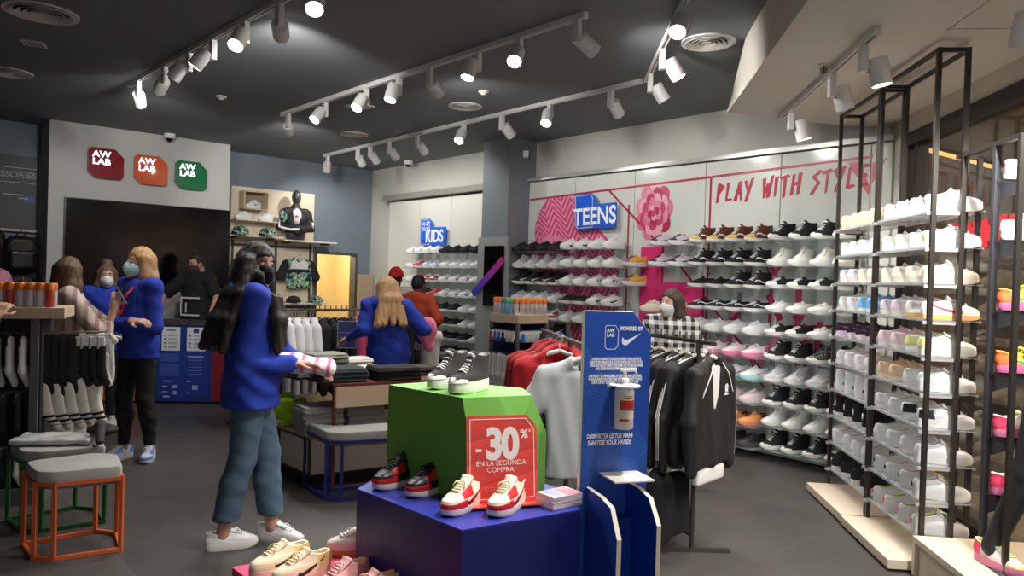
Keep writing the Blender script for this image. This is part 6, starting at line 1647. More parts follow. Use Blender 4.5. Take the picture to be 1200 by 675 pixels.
def cap_thing(M, m, label, brim=None):
    o = thing('cap', label, 'cap', M=M)
    b = MB(); vs = []; N = 20
    pr = [(.095, 0), (.098, .03), (.09, .065), (.065, .1), (.03, .118), (.002, .122)]
    b.lathe(pr, N); obj('crown', b, m, o, smooth=True)
    v = []; f = []
    for i in range(9):
        a = rad(-60 + 15 * i)
        for r_, dz in ((.092, .006), (.135, .004), (.165 - .02 * abs(math.sin(a)), -.004)): v.append((r_ * math.cos(a) + (.0 if r_ < .1 else .0), r_ * math.sin(a) * .95, dz))
    for i in range(8):
        for k in range(2): f.append((i * 3 + k, i * 3 + k + 1, i * 3 + 4 + k, i * 3 + 3 + k))
    nn = len(v); v += [(x, y, z - .005) for x, y, z in v]; f += [tuple(nn + q for q in g[::-1]) for g in f]
    obj('brim', MB().add(v, f), brim or m, o, smooth=True); obj('button', MB().ball((0, 0, .122), .008, 8, 6), brim or m, o); return o
for i, tt in enumerate((2.30, 1.90)): cap_thing(Matrix.Translation(W(.28, tt, 2.065)) @ Matrix.Rotation(math.atan2(TD.y, TD.x) + rad(40), 4, 'Z') @ Matrix.Diagonal((1.3, 1.2, 1.05, 1)), CAMO, '%s camouflage cap on the cream shelf beside the mannequin' % ('left', 'right')[i])
for i, tt in enumerate((1.75, 1.45, 1.08)): cap_thing(Matrix.Translation(W(.25, tt, 1.095)) @ Matrix.Rotation(math.atan2(TD.y, TD.x) + rad(30), 4, 'Z') @ Matrix.Diagonal((1.2, 1.1, .8, 1)), CAMO if i == 2 else mat((26, 26, 28), .8), '%s cap on the shelf below the patterned shirt' % ('left black', 'middle black', 'right camouflage')[i])
# patterned shirt on the wall
tsm = garment_mesh('cloth', 'tee', CAMO, seed=21, length=.42, width=.19, thick=.03, sleeve='short')
o = thing('patterned_shirt', 'patterned shirt with white yoke hung on the cream wall', 'shirt', M=back_wall(1.33, .13, 1.84) @ Matrix.Rotation(rad(-90), 4, 'X'))
link('cloth', tsm, o); 
yk = garment_mesh('yoke', 'tee', mat((226, 226, 224), .85), seed=21, length=.13, width=.165, thick=.036, sleeve=None); link('yoke', yk, o, label='white yoke')
obj('chest_band', MB().box((0, 0, -.27), (.37, .085, .05), bev=.02), mat((24, 24, 28), .8), o, smooth=40)
sl = SDF((-.4, -.1, -.42), (.4, .1, 0), .009)
for s_ in (-1, 1): sl.cap((s_ * .195, 0, -.17), (s_ * .285, 0, -.36), .07, .076, flat=.75, R=Matrix.Identity(3))
link('sleeve', sl.mesh('sleeve', mat((26, 26, 30), .85)), o, label='black sleeves')
h = link('clothes_hanger', HANG); h.matrix_world = o.matrix_world.copy(); tag(h, 'pale hanger inside the patterned shirt on the cream wall', 'hanger')
# hanging dark checked shirt half behind the woman's head
o = thing('dark_shirt', 'dark checked garment on the cream wall behind the woman', 'shirt', M=back_wall(2.13, .13, 1.80) @ Matrix.Rotation(rad(-90), 4, 'X') @ Matrix.Scale(.9, 4)); link('cloth', garment_mesh('cloth', 'tee', stripes_mat((30, 30, 32), (70, 72, 74), 0, 60, .5, axis2=2), seed=23, length=.5, width=.2, thick=.04, sleeve='short'), o)
# mannequin bust
o = thing('mannequin_bust', 'dark grey mannequin bust in a black patterned jacket', 'mannequin', M=Matrix.Translation(W(.27, 1.46, 2.031)) @ Matrix.Rotation(rad(-152), 4, 'Z') @ Matrix.Scale(.93, 4))
S = SDF((-.32, -.25, 0), (.32, .28, .86), .008)
S.ell((0, 0, .1), (.155, .1, .17), k=.03).ell((0, 0, .33), (.17, .11, .2), k=.04).cap((-.15, 0, .46), (.15, 0, .46), .055, k=.05).cap((0, 0, .48), (0, .01, .6), .05, .047, k=.02).ell((0, .015, .7), (.073, .09, .115), k=.02)
S.keep(lambda P: -P[2] + 0 * P[0]); link('body', S.mesh('body', mat((62, 62, 64), .35)), o)
S = SDF((-.36, -.28, 0), (.36, .32, .6), .008)
S.ell((0, 0, .30), (.19, .13, .22), k=.03).ell((0, 0, .16), (.18, .125, .1), k=.03).cap((-.16, 0, .45), (.16, 0, .45), .07, k=.04)
for s_ in (-1, 1): S.cap((s_ * .19, 0, .44), (s_ * .25, .02, .2), .062, .056, k=.02).cap((s_ * .25, .02, .2), (-s_ * .02, .17, .16 + .03 * s_), .055, .05, k=.02)
S.cap((0, .0, .5), (0, .0, .53), .075, k=.02).ell((0, .06, .53), (.05, .09, .07), k=.01, op='s').box((0, .14, .38), (.045, .09, .14), k=.01, op='s')
S.wrinkle(lambda x, y, z: .004 * np.sin(40 * z + 25 * x)); jk = link('jacket', S.mesh('jacket', mat((24, 24, 27), .6)), o)
b = MB(); b.ball((.21, .06, .37), (.065, .06, .1), 14, 10); obj('sleeve_patch', b, CAMO, o, smooth=True, label='camouflage shoulder patch')
b = MB(); b.tube([(.262, .05, .33), (.27, .07, .2), (.12, .16, .16), (-.02, .215, .17)], [.012, .02, .02, .016], 8); b.tube([(-.255, .08, .3), (-.268, .07, .2)], .016, 8); obj('sleeve_stripes', b, mat((222, 222, 220), .7), o, smooth=True)
b = MB(); b.ball((0, .06, .37), (.09, .075, .14), 16, 12); obj('shirt', b, mat((226, 224, 222), .8), o, smooth=True); obj('print', MB().box((0.01, .137, .38), (.05, .006, .03)), mat((214, 70, 80), .6), o)
# beige post in the corner and pink shoe on a ledge
o = obj('corner_board', sw_box(MB(), .12, .16, -.02 + .05, .30, 0, 1.55), mat((170, 148, 122), .6)); tag(o, 'tall beige board standing beside the yellow lit doorway', 'board')
t = thing('small_shelf', 'small ledge with one pink shoe left of the KIDS wall', 'shelf', M=shoe_wall(.95, .1, 1.17)); obj('board', MB().box((0, -.006, .14), (.4, .012, .26)), ACRYL2, t)
place_shoe(*SH['red_w'][:2], 'red and white sneaker on a ledge behind the blonde woman', Matrix.Translation(W(.95, .25, 1.171)) @ Matrix.Rotation(math.atan2(TD.y, TD.x) - rad(30), 4, 'Z') @ Matrix.Scale(1.1, 4))
# bags and caps on the accessories wall
def backpack(M, label, m, w=.34, h=.44, logo=False):
    o = thing('backpack', label, 'backpack', M=M)
    S = SDF((-.25, -.16, -.28), (.25, .2, .3), .009); S.box((0, 0, 0), (w / 2, .09, h / 2), rnd=.08).box((0, .09, -.07), (w / 2 - .04, .05, h / 4), rnd=.04, k=.02); S.wrinkle(lambda x, y, z: .003 * np.sin(30 * x + 20 * z)); link('body', S.mesh('body', m), o)
    obj('top_handle', MB().tube([(-.05, -.03, h / 2 - .01), (-.04, -.03, h / 2 + .04), (.04, -.03, h / 2 + .04), (.05, -.03, h / 2 - .01)], .009, 8), BLACK, o)
    obj('zip', MB().tube([(-w / 2 + .03, .062, -.02), (-w / 2 + .04, .085, .1), (-.08, .092, .17), (.08, .092, .17), (w / 2 - .04, .085, .1), (w / 2 - .03, .062, -.02)], .004, 6), mat((120, 100, 60), .4, .5), o)
    obj('pocket_zip', MB().tube([(-.11, .143, .02), (.11, .143, .02)], .003, 6), mat((150, 150, 150), .4, .5), o)
    if logo:
        b = trefoil(2.2); me = b.mesh('logo', mat((220, 220, 220), .6)); me.transform(Matrix.Translation((.07, .145, -.07)) @ Matrix.Rotation(rad(90), 4, 'X') @ Matrix.Rotation(PI, 4, 'Y')); link('logo', me, o)
    return o
rzb = math.atan2(SD.y, SD.x) - PI / 2
BM = mat((20, 20, 22), .6)
backpack(Matrix.Translation(W(.16, 5.28, 1.70)) @ Matrix.Rotation(rzb, 4, 'Z') @ Matrix.Diagonal((1.1, 1, 1.15, 1)), 'black backpack with white leaf logo at the left edge', BM, logo=True)
backpack(Matrix.Translation(W(.18, 4.93, 1.66)) @ Matrix.Rotation(rzb, 4, 'Z'), 'black backpack with gold zip beside the television wall', BM)
backpack(Matrix.Translation(W(.2, 4.92, 1.24)) @ Matrix.Rotation(rzb, 4, 'Z') @ Matrix.Scale(.8, 4), 'small black bag with orange tag below the gold zip backpack', BM)
o = obj('swing_tag', MB().box((0, 0, 0), (.075, .006, .06)), mat((226, 84, 60), .5)); o.location = W(.38, 4.93, 1.37); o.rotation_euler = (0, 0, RZ_S); tag(o, 'orange swing tag on the small black bag', 'tag')
cap_thing(Matrix.Translation(W(.3, 5.15, 1.30)) @ Matrix.Rotation(rzb + rad(120), 4, 'Z') @ Matrix.Diagonal((1.3, 1.3, 1.5, 1)), stripes_mat((226, 130, 160), (240, 190, 206), 0, 50, .5, diag=1.0), 'pink striped cap hanging at the left edge')
t = thing('hook_rail', 'steel hook rail carrying the backpacks on the back wall', 'rail'); obj('bar', MB().tube([W(.03, 4.74, 1.94), W(.03, 5.5, 1.94)], .012, 8), STEEL, t); obj('bar', MB().tube([W(.03, 4.74, 1.44), W(.03, 5.5, 1.44)], .012, 8), STEEL, t)
for tt in (4.93, 5.28): obj('hook', MB().tube([W(.03, tt, 1.93), W(.22, tt, 1.95)], .005, 6), STEEL, t)
# mannequin legs on the window box
o = thing('mannequin', 'mannequin legs in black leggings at the right edge', 'mannequin', (2.43, 3.52, .215))
S = SDF((-.3, -.35, -.01), (.5, .35, 1.0), .009)
S.cap((-.04, .1, .10), (.06, .02, .48), .045, .06, k=.02).cap((.06, .02, .48), (.12, -.02, .9), .062, .088, k=.02).cap((.12, -.12, .10), (.16, -.05, .48), .045, .06, k=.02).cap((.16, -.05, .48), (.16, -.04, .9), .062, .088, k=.02).cap((-.04, .1, .1), (-.04, .06, .05), .04, .03).cap((.12, -.12, .1), (.12, -.16, .05), .04, .03)
link('legs', S.mesh('legs', mat((34, 34, 36), .6)), o)
obj('support_rod', MB().tube([(.02, -.1, .0), (.14, -.06, .42)], .009, 10), STEEL, o)
ps, kn, desc = SH['neon']
place_shoe(ps, kn, 'neon running shoe on the left foot of the mannequin legs', Matrix.Translation((2.395, 3.58, .222)) @ Matrix.Rotation(rad(-80), 4, 'Z'), None)
place_shoe(ps, kn, 'neon running shoe on the right foot of the mannequin legs', Matrix.Translation((2.54, 3.36, .222)) @ Matrix.Rotation(rad(-60), 4, 'Z'), None)
# ------------------------------------------------------------------ people
def V3(*a): return Vector(a)
def dirv(deg): return Vector((math.cos(rad(deg)), math.sin(rad(deg)), 0))
def frame(fwd_deg, pitch=0.0, roll=0.0):
    """columns: right, forward, up"""
    f = dirv(fwd_deg); r = Vector((f.y, -f.x, 0)); R = Matrix((r, f, Vector((0, 0, 1)))).transposed()
    return R @ Matrix.Rotation(rad(pitch), 3, 'X') @ Matrix.Rotation(rad(roll), 3, 'Y')
def hand(S, w, d, n, k=1.0, curl=25, side=1, spread=1.0):
    """palm and five separate fingers; d along the hand, n palm normal, side: thumb direction along the width axis"""
    d = d.normalized(); n = (n - d * n.dot(d)).normalized(); a = d.cross(n).normalized() * side
    R = Matrix((a, n, d)).transposed()
    S.box(w + d * .045 * k, (.040 * k, .015 * k, .050 * k), R, rnd=.014 * k, k=.008); S.cap(w - d * .02 * k, w + d * .02 * k, .026 * k, .027 * k, k=.012)
    for i, (off, L) in enumerate(((.030, .070), (.010, .080), (-.011, .074), (-.031, .058))):
        b = w + d * .088 * k + a * off * k
        sp = a * off * .5 * spread
        c1, c2 = rad(curl * .6), rad(curl * 1.6)
        d1 = (d * math.cos(c1) + n * math.sin(c1) + sp).normalized(); d2 = (d * math.cos(c2) + n * math.sin(c2) + sp).normalized()
        m = b + d1 * L * .5 * k; e = m + d2 * L * .5 * k
        S.cap(b - d * .01, m, .0095 * k, .0088 * k, k=.004); S.cap(m, e, .0088 * k, .0075 * k, k=.003)
    t0 = w + d * .025 * k + a * .034 * k; t1 = t0 + (d * .6 + a * .75 + n * .25).normalized() * .038 * k; t2 = t1 + (d * .9 + a * .25 + n * .35).normalized() * .032 * k
    S.cap(t0 - a * .01 * k, t1, .013 * k, .0105 * k, k=.006); S.cap(t1, t2, .0105 * k, .0085 * k, k=.003)
def person(label, base, H, face, head_face, feet, wrists, elbows, skin=(196, 150, 128), h=.007, lean=(0, 0), head_pitch=0, head_roll=0,
           top=None, legs=None, hair=None, mask=None, shoes=None, hands=None, stoop=0.0, ankle_cut=.10, extra=None, seat=None):
    """base: world xy between the feet; joints in world coordinates"""
    k = H / 1.7
    B = V3(base[0], base[1], 0)
    o = thing('person', label, 'person', B)
    R = frame(face); rv, fv = R.col[0], R.col[1]
    Lx = V3(lean[0], lean[1], 0)
    def lv(z): return B + Lx * (z / 1.4) + V3(0, 0, z * k - (stoop * (z - .9) / .5 if z > .9 else 0))
    pel = lv(.93); chest = lv(1.24); sh_ = lv(1.40); neck = lv(1.46)
    HR = frame(head_face, head_pitch, head_roll)
    hc = lv(1.585) + fv * .012 * k
    SHL = [sh_ - rv * .165 * k, sh_ + rv * .165 * k]
    hips = [pel - rv * .085 * k, pel + rv * .085 * k]
    pts = [B + V3(-.25, -.25, 0), B + V3(.25, .25, 0), hc] + [Vector(w) for w in wrists] + [Vector(w) for w in elbows] + [V3(f[0], f[1], 0) for f in feet]
    lo = [min(p[i] for p in pts) - .24 for i in range(2)] + [-.01]; hi = [max(p[i] for p in pts) + .24 for i in range(2)] + [max(hc.z + .2, max(p.z for p in pts) + .2)]
    sub = lambda p: Vector(p) - B
    lo2 = [lo[0] - B.x, lo[1] - B.y, lo[2]]; hi2 = [hi[0] - B.x, hi[1] - B.y, hi[2]]
    S = SDF(lo2, hi2, h)
    P = lambda off: sub(hc) + HR @ (Vector(off) * k)
    # torso, neck
    S.ell(sub(pel), (.15 * k, .105 * k, .13 * k), R, k=.03); S.cap(sub(lv(1.0)), sub(lv(1.3)), .125 * k, .15 * k, k=.04, flat=.68, R=R); S.cap(sub(SHL[0]), sub(SHL[1]), .058 * k, k=.05)
    S.cap(sub(neck) - V3(0, 0, .06), P((0, -.02, -.09)), .056 * k, .05 * k, k=.02)
    # head with features
    S.ell(P((0, -.008, .018)), (.072 * k, .094 * k, .098 * k), HR, k=.02); S.ell(P((0, .022, -.05)), (.055 * k, .066 * k, .068 * k), HR, k=.03)
    for s_ in (-1, 1):
        S.ell(P((s_ * .032, .092, .006)), (.019 * k, .016 * k, .012 * k), HR, k=.012, op='s'); S.ell(P((s_ * .074, -.008, -.01)), (.012 * k, .02 * k, .032 * k), HR, k=.006)
    S.cap(P((0, .084, .008)), P((0, .104, -.03)), .010 * k, .015 * k, k=.012)
    S.ell(P((0, .082, -.066)), (.024 * k, .014 * k, .006 * k), HR, k=.006); S.ell(P((0, .080, -.079)), (.02 * k, .014 * k, .007 * k), HR, k=.006); S.ell(P((0, .074, -.106)), (.022 * k, .02 * k, .018 * k), HR, k=.015)
    # arms and hands
    for i in (0, 1):
        e, w = Vector(elbows[i]), Vector(wrists[i])
        S.cap(sub(SHL[i]), sub(e), .048 * k, .038 * k, k=.03); S.cap(sub(e), sub(w), .038 * k, .026 * k, k=.02)
        hd = (hands or [None, None])[i]
        if hd is None: d = (w - e).normalized(); n = V3(0, 0, -1) if abs(d.z) < .7 else -rv * (1 if i else -1); hd = (d, n, 25, 1 if i == 0 else -1)
        hand(S, sub(w), Vector(hd[0]), Vector(hd[1]), k, hd[2], hd[3])
    # legs and feet
    kn = []
    for i in (0, 1):
        f = Vector((feet[i][0], feet[i][1], 0)); ank = f + V3(0, 0, .085 * k); td = dirv(feet[i][2])
        kp = hips[i].lerp(ank, .5) + fv * .03 * k; kn.append((kp, ank))
        S.cap(sub(hips[i]), sub(kp), .082 * k, .054 * k, k=.03); S.cap(sub(kp), sub(kp.lerp(ank, .35)) - fv * .012, .052 * k, .056 * k, k=.02); S.cap(sub(kp.lerp(ank, .35)) - fv * .012, sub(ank), .054 * k, .036 * k, k=.02)
        S.cap(sub(f) + V3(0, 0, .055) - td * .03, sub(f) + V3(0, 0, .045) + td * .11, .022 * k, .018 * k, k=.02)
    link('body', S.mesh('body', mat(skin, .55)), o)
    # eyes and brows
    b = MB(); b2 = MB(); b3 = MB()
    for s_ in (-1, 1):
        c = P((s_ * .031, .0775, .006)); b.ball(c, .0105 * k, 12, 8); q = P((s_ * .031, .0838, .006)); b2.ball(q, .0064 * k, 10, 6)
        b3.tube([P((s_ * .014, .093, .026)), P((s_ * .032, .091, .031)), P((s_ * .05, .080, .026))], .0032 * k, 6)
    obj('eyes', b, mat((190, 180, 172), .35), o, smooth=True); obj('irises', b2, mat((36, 24, 20), .2), o, smooth=True)
    obj('eyebrows', b3, mat((hair or {}).get('brow', (50, 34, 28)), .8), o)
    # trousers
    if legs:
        S = SDF(lo2, [hi2[0], hi2[1], 1.15], h); e = legs.get('ease', .012)
        S.ell(sub(pel) - V3(0, 0, .01), (.150 * k + e, .108 * k + e, .14 * k), R, k=.03)
        for i in (0, 1):
            kp, ank = kn[i]
            S.cap(sub(hips[i]), sub(kp), .088 * k + e, .060 * k + e, k=.03); cq = kp.lerp(ank, .35) - fv * .012; S.cap(sub(kp), sub(cq), .060 * k + e, .062 * k + e, k=.02); S.cap(sub(cq), sub(ank), .062 * k + e, (legs.get('cuff', .045)) * k + e, k=.02)
        am = legs.get('wr', .0016)
        S.wrinkle(lambda x, y, z: am * np.sin(31 * z + 24 * x + 6 * np.sin(9 * z + 11 * y)) + am * .7 * np.sin(27 * x + 60 * z + 42 * y))
        S.plane((0, 0, legs.get('cut', .11)), (0, 0, -1)); S.plane((0, 0, legs.get('waist', 1.02) * k), (0, 0, 1))
        link('trousers', S.mesh('trousers', legs['m']), o)
    # upper garment
    if top:
        S = SDF(lo2, hi2, h); e = top.get('ease', .025); hem = top.get('hem', .85); fl = top.get('flare', .02)
        wf = top.get('w', 1.0)
        S.cap(sub(lv(1.30)), sub(lv(hem + .1)), .165 * k * wf + e, .158 * k * wf + e + fl, k=.04, flat=.72, R=R); S.cap(sub(lv(hem + .12)), sub(lv(hem - .1)), .158 * k * wf + e + fl, k=.04, flat=.74, R=R)
        S.cap(sub(SHL[0]), sub(SHL[1]), .062 * k + e * .45, k=.05); S.cap(sub(neck) - V3(0, 0, .05), sub(neck) - V3(0, 0, .02), .085 * k, .07 * k, k=.03)
        for i in (0, 1):
            el, w = Vector(elbows[i]), Vector(wrists[i]); cu = top.get('cuff', [.92, .92])[i]
            if cu > 0: S.cap(sub(SHL[i]), sub(el), .056 * k + e * .65, .048 * k + e * .55, k=.04); S.cap(sub(el), sub(el.lerp(w, cu)), .048 * k + e * .55, .034 * k + e * .35, k=.02)
            else: S.cap(sub(SHL[i]), sub(SHL[i].lerp(el, -cu)), .062 * k + e, .060 * k + e, k=.04)
        am = top.get('wr', .004)
        S.wrinkle(lambda x, y, z: am * np.sin(26 * z + 17 * x - 13 * y + 4 * np.sin(8 * x + 6 * z)) + am * .6 * np.sin(15 * x + 48 * z + 19 * y))
        S.plane((0, 0, hem * k), (0, 0, -1))
        if top.get('hood'): 
            c = sub(lv(1.43)) - fv * .085 * k; S.ell(c, (.15 * k, .07 * k, .09 * k), R, k=.03); S.ell(c + V3(0, 0, .05) + fv * .02, (.10 * k, .05 * k, .05 * k), R, k=.01, op='s')
        q = sub(neck) + V3(0, 0, .03); S.cap(q, q + V3(0, 0, .2), .062 * k, .1 * k, k=.01, op='s')
        if top.get('vneck'): S.ell(sub(lv(1.40)) + fv * .13, (.05, .08, top['vneck']), R, k=.01, op='s')
        link(top.get('name', 'jacket'), S.mesh(top.get('name', 'jacket'), top['m']), o)
    # hair
    if hair:
        S = SDF([sub(hc)[0] - .32, sub(hc)[1] - .32, sub(hc)[2] - .62], [sub(hc)[0] + .32, sub(hc)[1] + .32, sub(hc)[2] + .18], min(h, .006)); st = hair['style']
        S.ell(P((0, -.018, .03)), (.084 * k, .102 * k, .104 * k), HR, k=.01)
        if st == 'short':
            S.box(P((0, .115, -.06)), (.10 * k, .085 * k, .125 * k), HR, rnd=.02, k=.02, op='s'); S.box(P((0, 0, -.13)), (.2, .2, .085 * k), HR, k=.01, op='s')
            for s_ in (-1, 1): S.box(P((s_ * .09, .03, -.06)), (.03 * k, .05 * k, .06 * k), HR, rnd=.01, k=.01, op='s')
        else:
            L = hair['len']; wd = hair.get('w', .085)
            back = hair.get('back', (0, 0, 0))
            for j in range(7):
                a = rad(-105 + 35 * j); x0, y0 = math.sin(a) * .062, -.045 - math.cos(a) * .035 + (.03 if abs(j - 3) == 3 else 0)
                p0 = P((x0, y0, .03)); p1 = P((x0 * 1.25, y0 - .01, -.11)); p2 = V3(*p1) + V3(0, 0, -(L - .14)) + (p1 - P((0, y0, -.11))) * hair.get('spread', .5) - fv * hair.get('out', .05) + Vector(back)
                S.cap(p0, p1, .040 * k, .042 * k, k=.03); S.cap(p1, p2, .042 * k, .026 * k, k=.03)
            for e_ in hair.get('strands', ()):
                pp = [sub(Vector(q)) for q in e_]
                for q0, q1 in zip(pp, pp[1:]): S.cap(q0, q1, hair.get('sr', .034), hair.get('sr', .034) * .85, k=.03)
            fx = hair.get('face', .056)
            S.box(P((0, .115, -.055)), (fx * k, .085 * k, .10 * k), HR, rnd=.03, k=.02, op='s')
            if hair.get('bun'): S.ell(P((0, -.03, .14)), (.045, .045, .04), HR, k=.02)
        S.wrinkle(lambda x, y, z: .0013 * np.sin(150 * x + 60 * y + 9 * np.sin(6 * z)) + .0013 * np.sin(130 * y - 70 * x + 7 * np.sin(7 * z + 1)))
        link('hair', S.mesh('hair', hair['m']), o)
    if mask:
        S = SDF([sub(hc)[i] - .2 for i in range(3)], [sub(hc)[i] + .2 for i in range(3)], .005)
        S.ell(P((0, .024, -.05)), (.066 * k, .082 * k, .080 * k), HR).ell(P((0, .09, -.045)), (.028 * k, .035 * k, .045 * k), HR, k=.03)
        c = P((0, .075, -.054)); S.keep(lambda G: np.maximum(np.abs(sum((G[i] - c[i]) * HR[i][2] for i in range(3))) - .055 * k, -sum((G[i] - c[i]) * HR[i][1] for i in range(3)) - .055 * k))
        S.wrinkle(lambda x, y, z: .0012 * np.sin(300 * z))
        link('face_mask', S.mesh('face_mask', mat(mask, .85)), o)
        b = MB()
        for s_ in (-1, 1): b.tube([P((s_ * .058, .05, -.02)), P((s_ * .078, .01, .005)), P((s_ * .083, -.02, -.005)), P((s_ * .076, .0, -.05)), P((s_ * .056, .045, -.085))], .0018, 5)
        obj('mask_loops', b, mat(mask, .85), o)
    if shoes:
        for i in (0, 1):
            td = feet[i][2]; f = V3(feet[i][0], feet[i][1], 0)
            q = D.objects.new('shoe', None); C.objects.link(q); q.parent = o; q.matrix_local = Matrix.Translation(sub(f) + dirv(td) * .045) @ Matrix.Rotation(rad(td), 4, 'Z') @ Matrix.Scale(.96 * k, 4)
            for nm, me, lb in SH[shoes][0]: link(nm, me, q)
    return o, P, sub, lv, R
def cloth(c, r=.85): return mat(c, r, bump=.08, bscale=180)
BLU = cloth((26, 56, 168)); DEN = mat((66, 90, 110), .85, bump=.15, bscale=260, var=.18, vscale=7)
def hair_mat(c, c2=None):
    m, nt, b = node_mat(); tc = nt.nodes.new('ShaderNodeTexCoord'); mp = nt.nodes.new('ShaderNodeMapping'); mp.inputs['Scale'].default_value = (90, 90, 3)
    n = nt.nodes.new('ShaderNodeTexNoise'); n.inputs['Scale'].default_value = 1; nt.links.new(tc.outputs['Object'], mp.inputs[0]); nt.links.new(mp.outputs[0], n.inputs['Vector'])
    nt.links.new(mixc(nt, n.outputs['Fac'], lin(c), lin(c2 or tuple(min(255, v * 1.5) for v in c))), b.inputs['Base Color']); b.inputs['Roughness'].default_value = .62
    bp = nt.nodes.new('ShaderNodeBump'); bp.inputs['Strength'].default_value = .4; bp.inputs['Distance'].default_value = .01; nt.links.new(n.outputs['Fac'], bp.inputs['Height']); nt.links.new(bp.outputs[0], b.inputs['Normal'])
    return m
HB = hair_mat((20, 16, 16), (34, 27, 26)); HBL = hair_mat((130, 96, 62), (206, 166, 116)); HBR = hair_mat((62, 44, 34), (120, 88, 66))
model('blue_w', 'sneaker', 'light blue and white sneaker', 'low', upper=sm((206, 214, 226)), sole=Sl, lining=Wt2, lace=Wt, over=AJ_OVER(sm((86, 130, 214))))
# 1 woman in the foreground
o1, P, sub, lv, R1_ = person('person in blue hooded jacket and jeans with long dark hair reaching over the clothes table', (-1.46, 4.16), 1.70, 20, -34,
    [(-1.33, 4.24, -8), (-1.56, 4.10, 28)], [(-1.18, 4.38, 1.00), (-1.19, 4.08, 1.045)], [(-1.36, 4.42, 1.06), (-1.42, 3.98, 1.04)], skin=(186, 140, 118), h=.006, lean=(.02, 0), head_pitch=-4,
    top=dict(m=BLU, hem=.80, ease=.03, flare=.03, w=.92, hood=True, wr=.0045), legs=dict(m=DEN, cut=.165, cuff=.058, ease=.012, wr=.0018), mask=(26, 26, 30), shoes='w_run',
    hair=dict(style='long', m=HB, len=.48, out=.03, spread=.35, face=.052, strands=[[(-1.435, 4.075, 1.57), (-1.375, 4.06, 1.515), (-1.315, 4.055, 1.44), (-1.28, 4.045, 1.29), (-1.27, 4.05, 1.12)], [(-1.43, 4.09, 1.56), (-1.36, 4.09, 1.50), (-1.30, 4.10, 1.42), (-1.265, 4.10, 1.28), (-1.258, 4.09, 1.15)]] + [[(-1.5 + .01 * q_, 4.13 - .012 * q_, 1.6), (-1.57 + .022 * q_, 4.1 - .024 * q_, 1.42), (-1.64 + .026 * q_, 4.08 - .028 * q_, 1.28), (-1.69 + .03 * q_, 4.08 - .03 * q_, 1.13 + .012 * (q_ % 3))] for q_ in range(7)], sr=.03))
S = SDF((-.2, -.2, -.06), (.24, .2, .09), .008); S.cap((-.13, .02, 0), (.12, -.02, .0), .05, .05, flat=1.0).box((0, 0, .0), (.16, .11, .03), rnd=.03, k=.03).wrinkle(lambda x, y, z: .006 * np.sin(40 * x + 25 * y))
g_ = link('held_shirt', S.mesh('held_shirt', stripes_mat((226, 222, 226), (226, 110, 150), 0, 14, .7))); g_.location = (-1.16, 4.22, 1.03); g_.rotation_euler = (0, rad(8), rad(10)); tag(g_, 'white and pink shirt held by the long-haired woman', 'shirt')
# 2 woman with pale blue mask, arms crossed
o2, P, sub, lv, R2_ = person('person in blue cardigan and black trousers with crossed arms and pale blue mask', (-2.98, 5.95), 1.70, -118, -128,
    [(-2.885, 5.99, -80), (-3.10, 5.985, -112)], [(-3.14, 5.79, 1.12), (-2.93, 5.74, 1.13)], [(-2.80, 5.84, 1.08), (-3.2, 5.97, 1.08)], skin=(202, 158, 136), h=.006,
    hands=[((-1, -.1, .05), (0, 0, -1), 35, 1), ((1, -.2, .05), (0, .3, -1), 30, -1)],
    top=dict(m=BLU, hem=.83, ease=.014, flare=.015, w=.92, name='cardigan', wr=.003, vneck=.1), legs=dict(m=cloth((20, 20, 22)), cut=.12, cuff=.036, ease=.004), mask=(176, 208, 220), shoes='blue_w', hair=dict(style='long', m=HBL, len=.33, out=.0, spread=.3, face=.062, brow=(110, 80, 60)))
f2 = R2_.col[1]; r2 = R2_.col[0]
def on2(x, z, d): return sub(lv(z)) + r2 * x + f2 * d
b = MB()
for s_ in (-1, 1): b.tube([on2(s_ * .07, 1.44, .05), on2(s_ * .055, 1.33, .155), on2(s_ * .012, 1.18, .165)], .009, 6)
obj('lanyard', b, mat((214, 60, 90), .7), o2); obj('badge', MB().box(on2(0.02, 1.0, .17), (.09, .02, .05), rz=rad(-28)), mat((180, 206, 226), .4), o2)
S = SDF([-.3, -.3, .8], [.3, .3, 1.5], .007); S.cap(sub(lv(1.34)) + f2 * .012, sub(lv(.9)) + f2 * .014, .15, .165, flat=.74, R=R2_); S.keep(lambda G: np.maximum(np.abs(G[0] * r2[0] + G[1] * r2[1]) - .085, -(G[0] * f2[0] + G[1] * f2[1]))); S.plane((0, 0, .88), (0, 0, -1)); link('shirt', S.mesh('shirt', cloth((34, 60, 160))), o2)
# 3 woman with white mask behind
person('person in blue with dark hair and white mask behind the phone', (-3.93, 7.2), 1.56, -65, -60, [(-3.85, 7.2, -60), (-4.02, 7.18, -60)], [(-3.62, 7.0, .95), (-4.12, 7.0, .95)], [(-3.68, 7.15, 1.1), (-4.15, 7.14, 1.1)], skin=(196, 150, 130), h=.008,
    top=dict(m=BLU, hem=.8, ease=.015), legs=dict(m=cloth((30, 32, 40)), ease=.01), mask=(226, 226, 226), shoes='w_low', hair=dict(style='long', m=HBR, len=.32, out=.02, face=.056, bun=True))
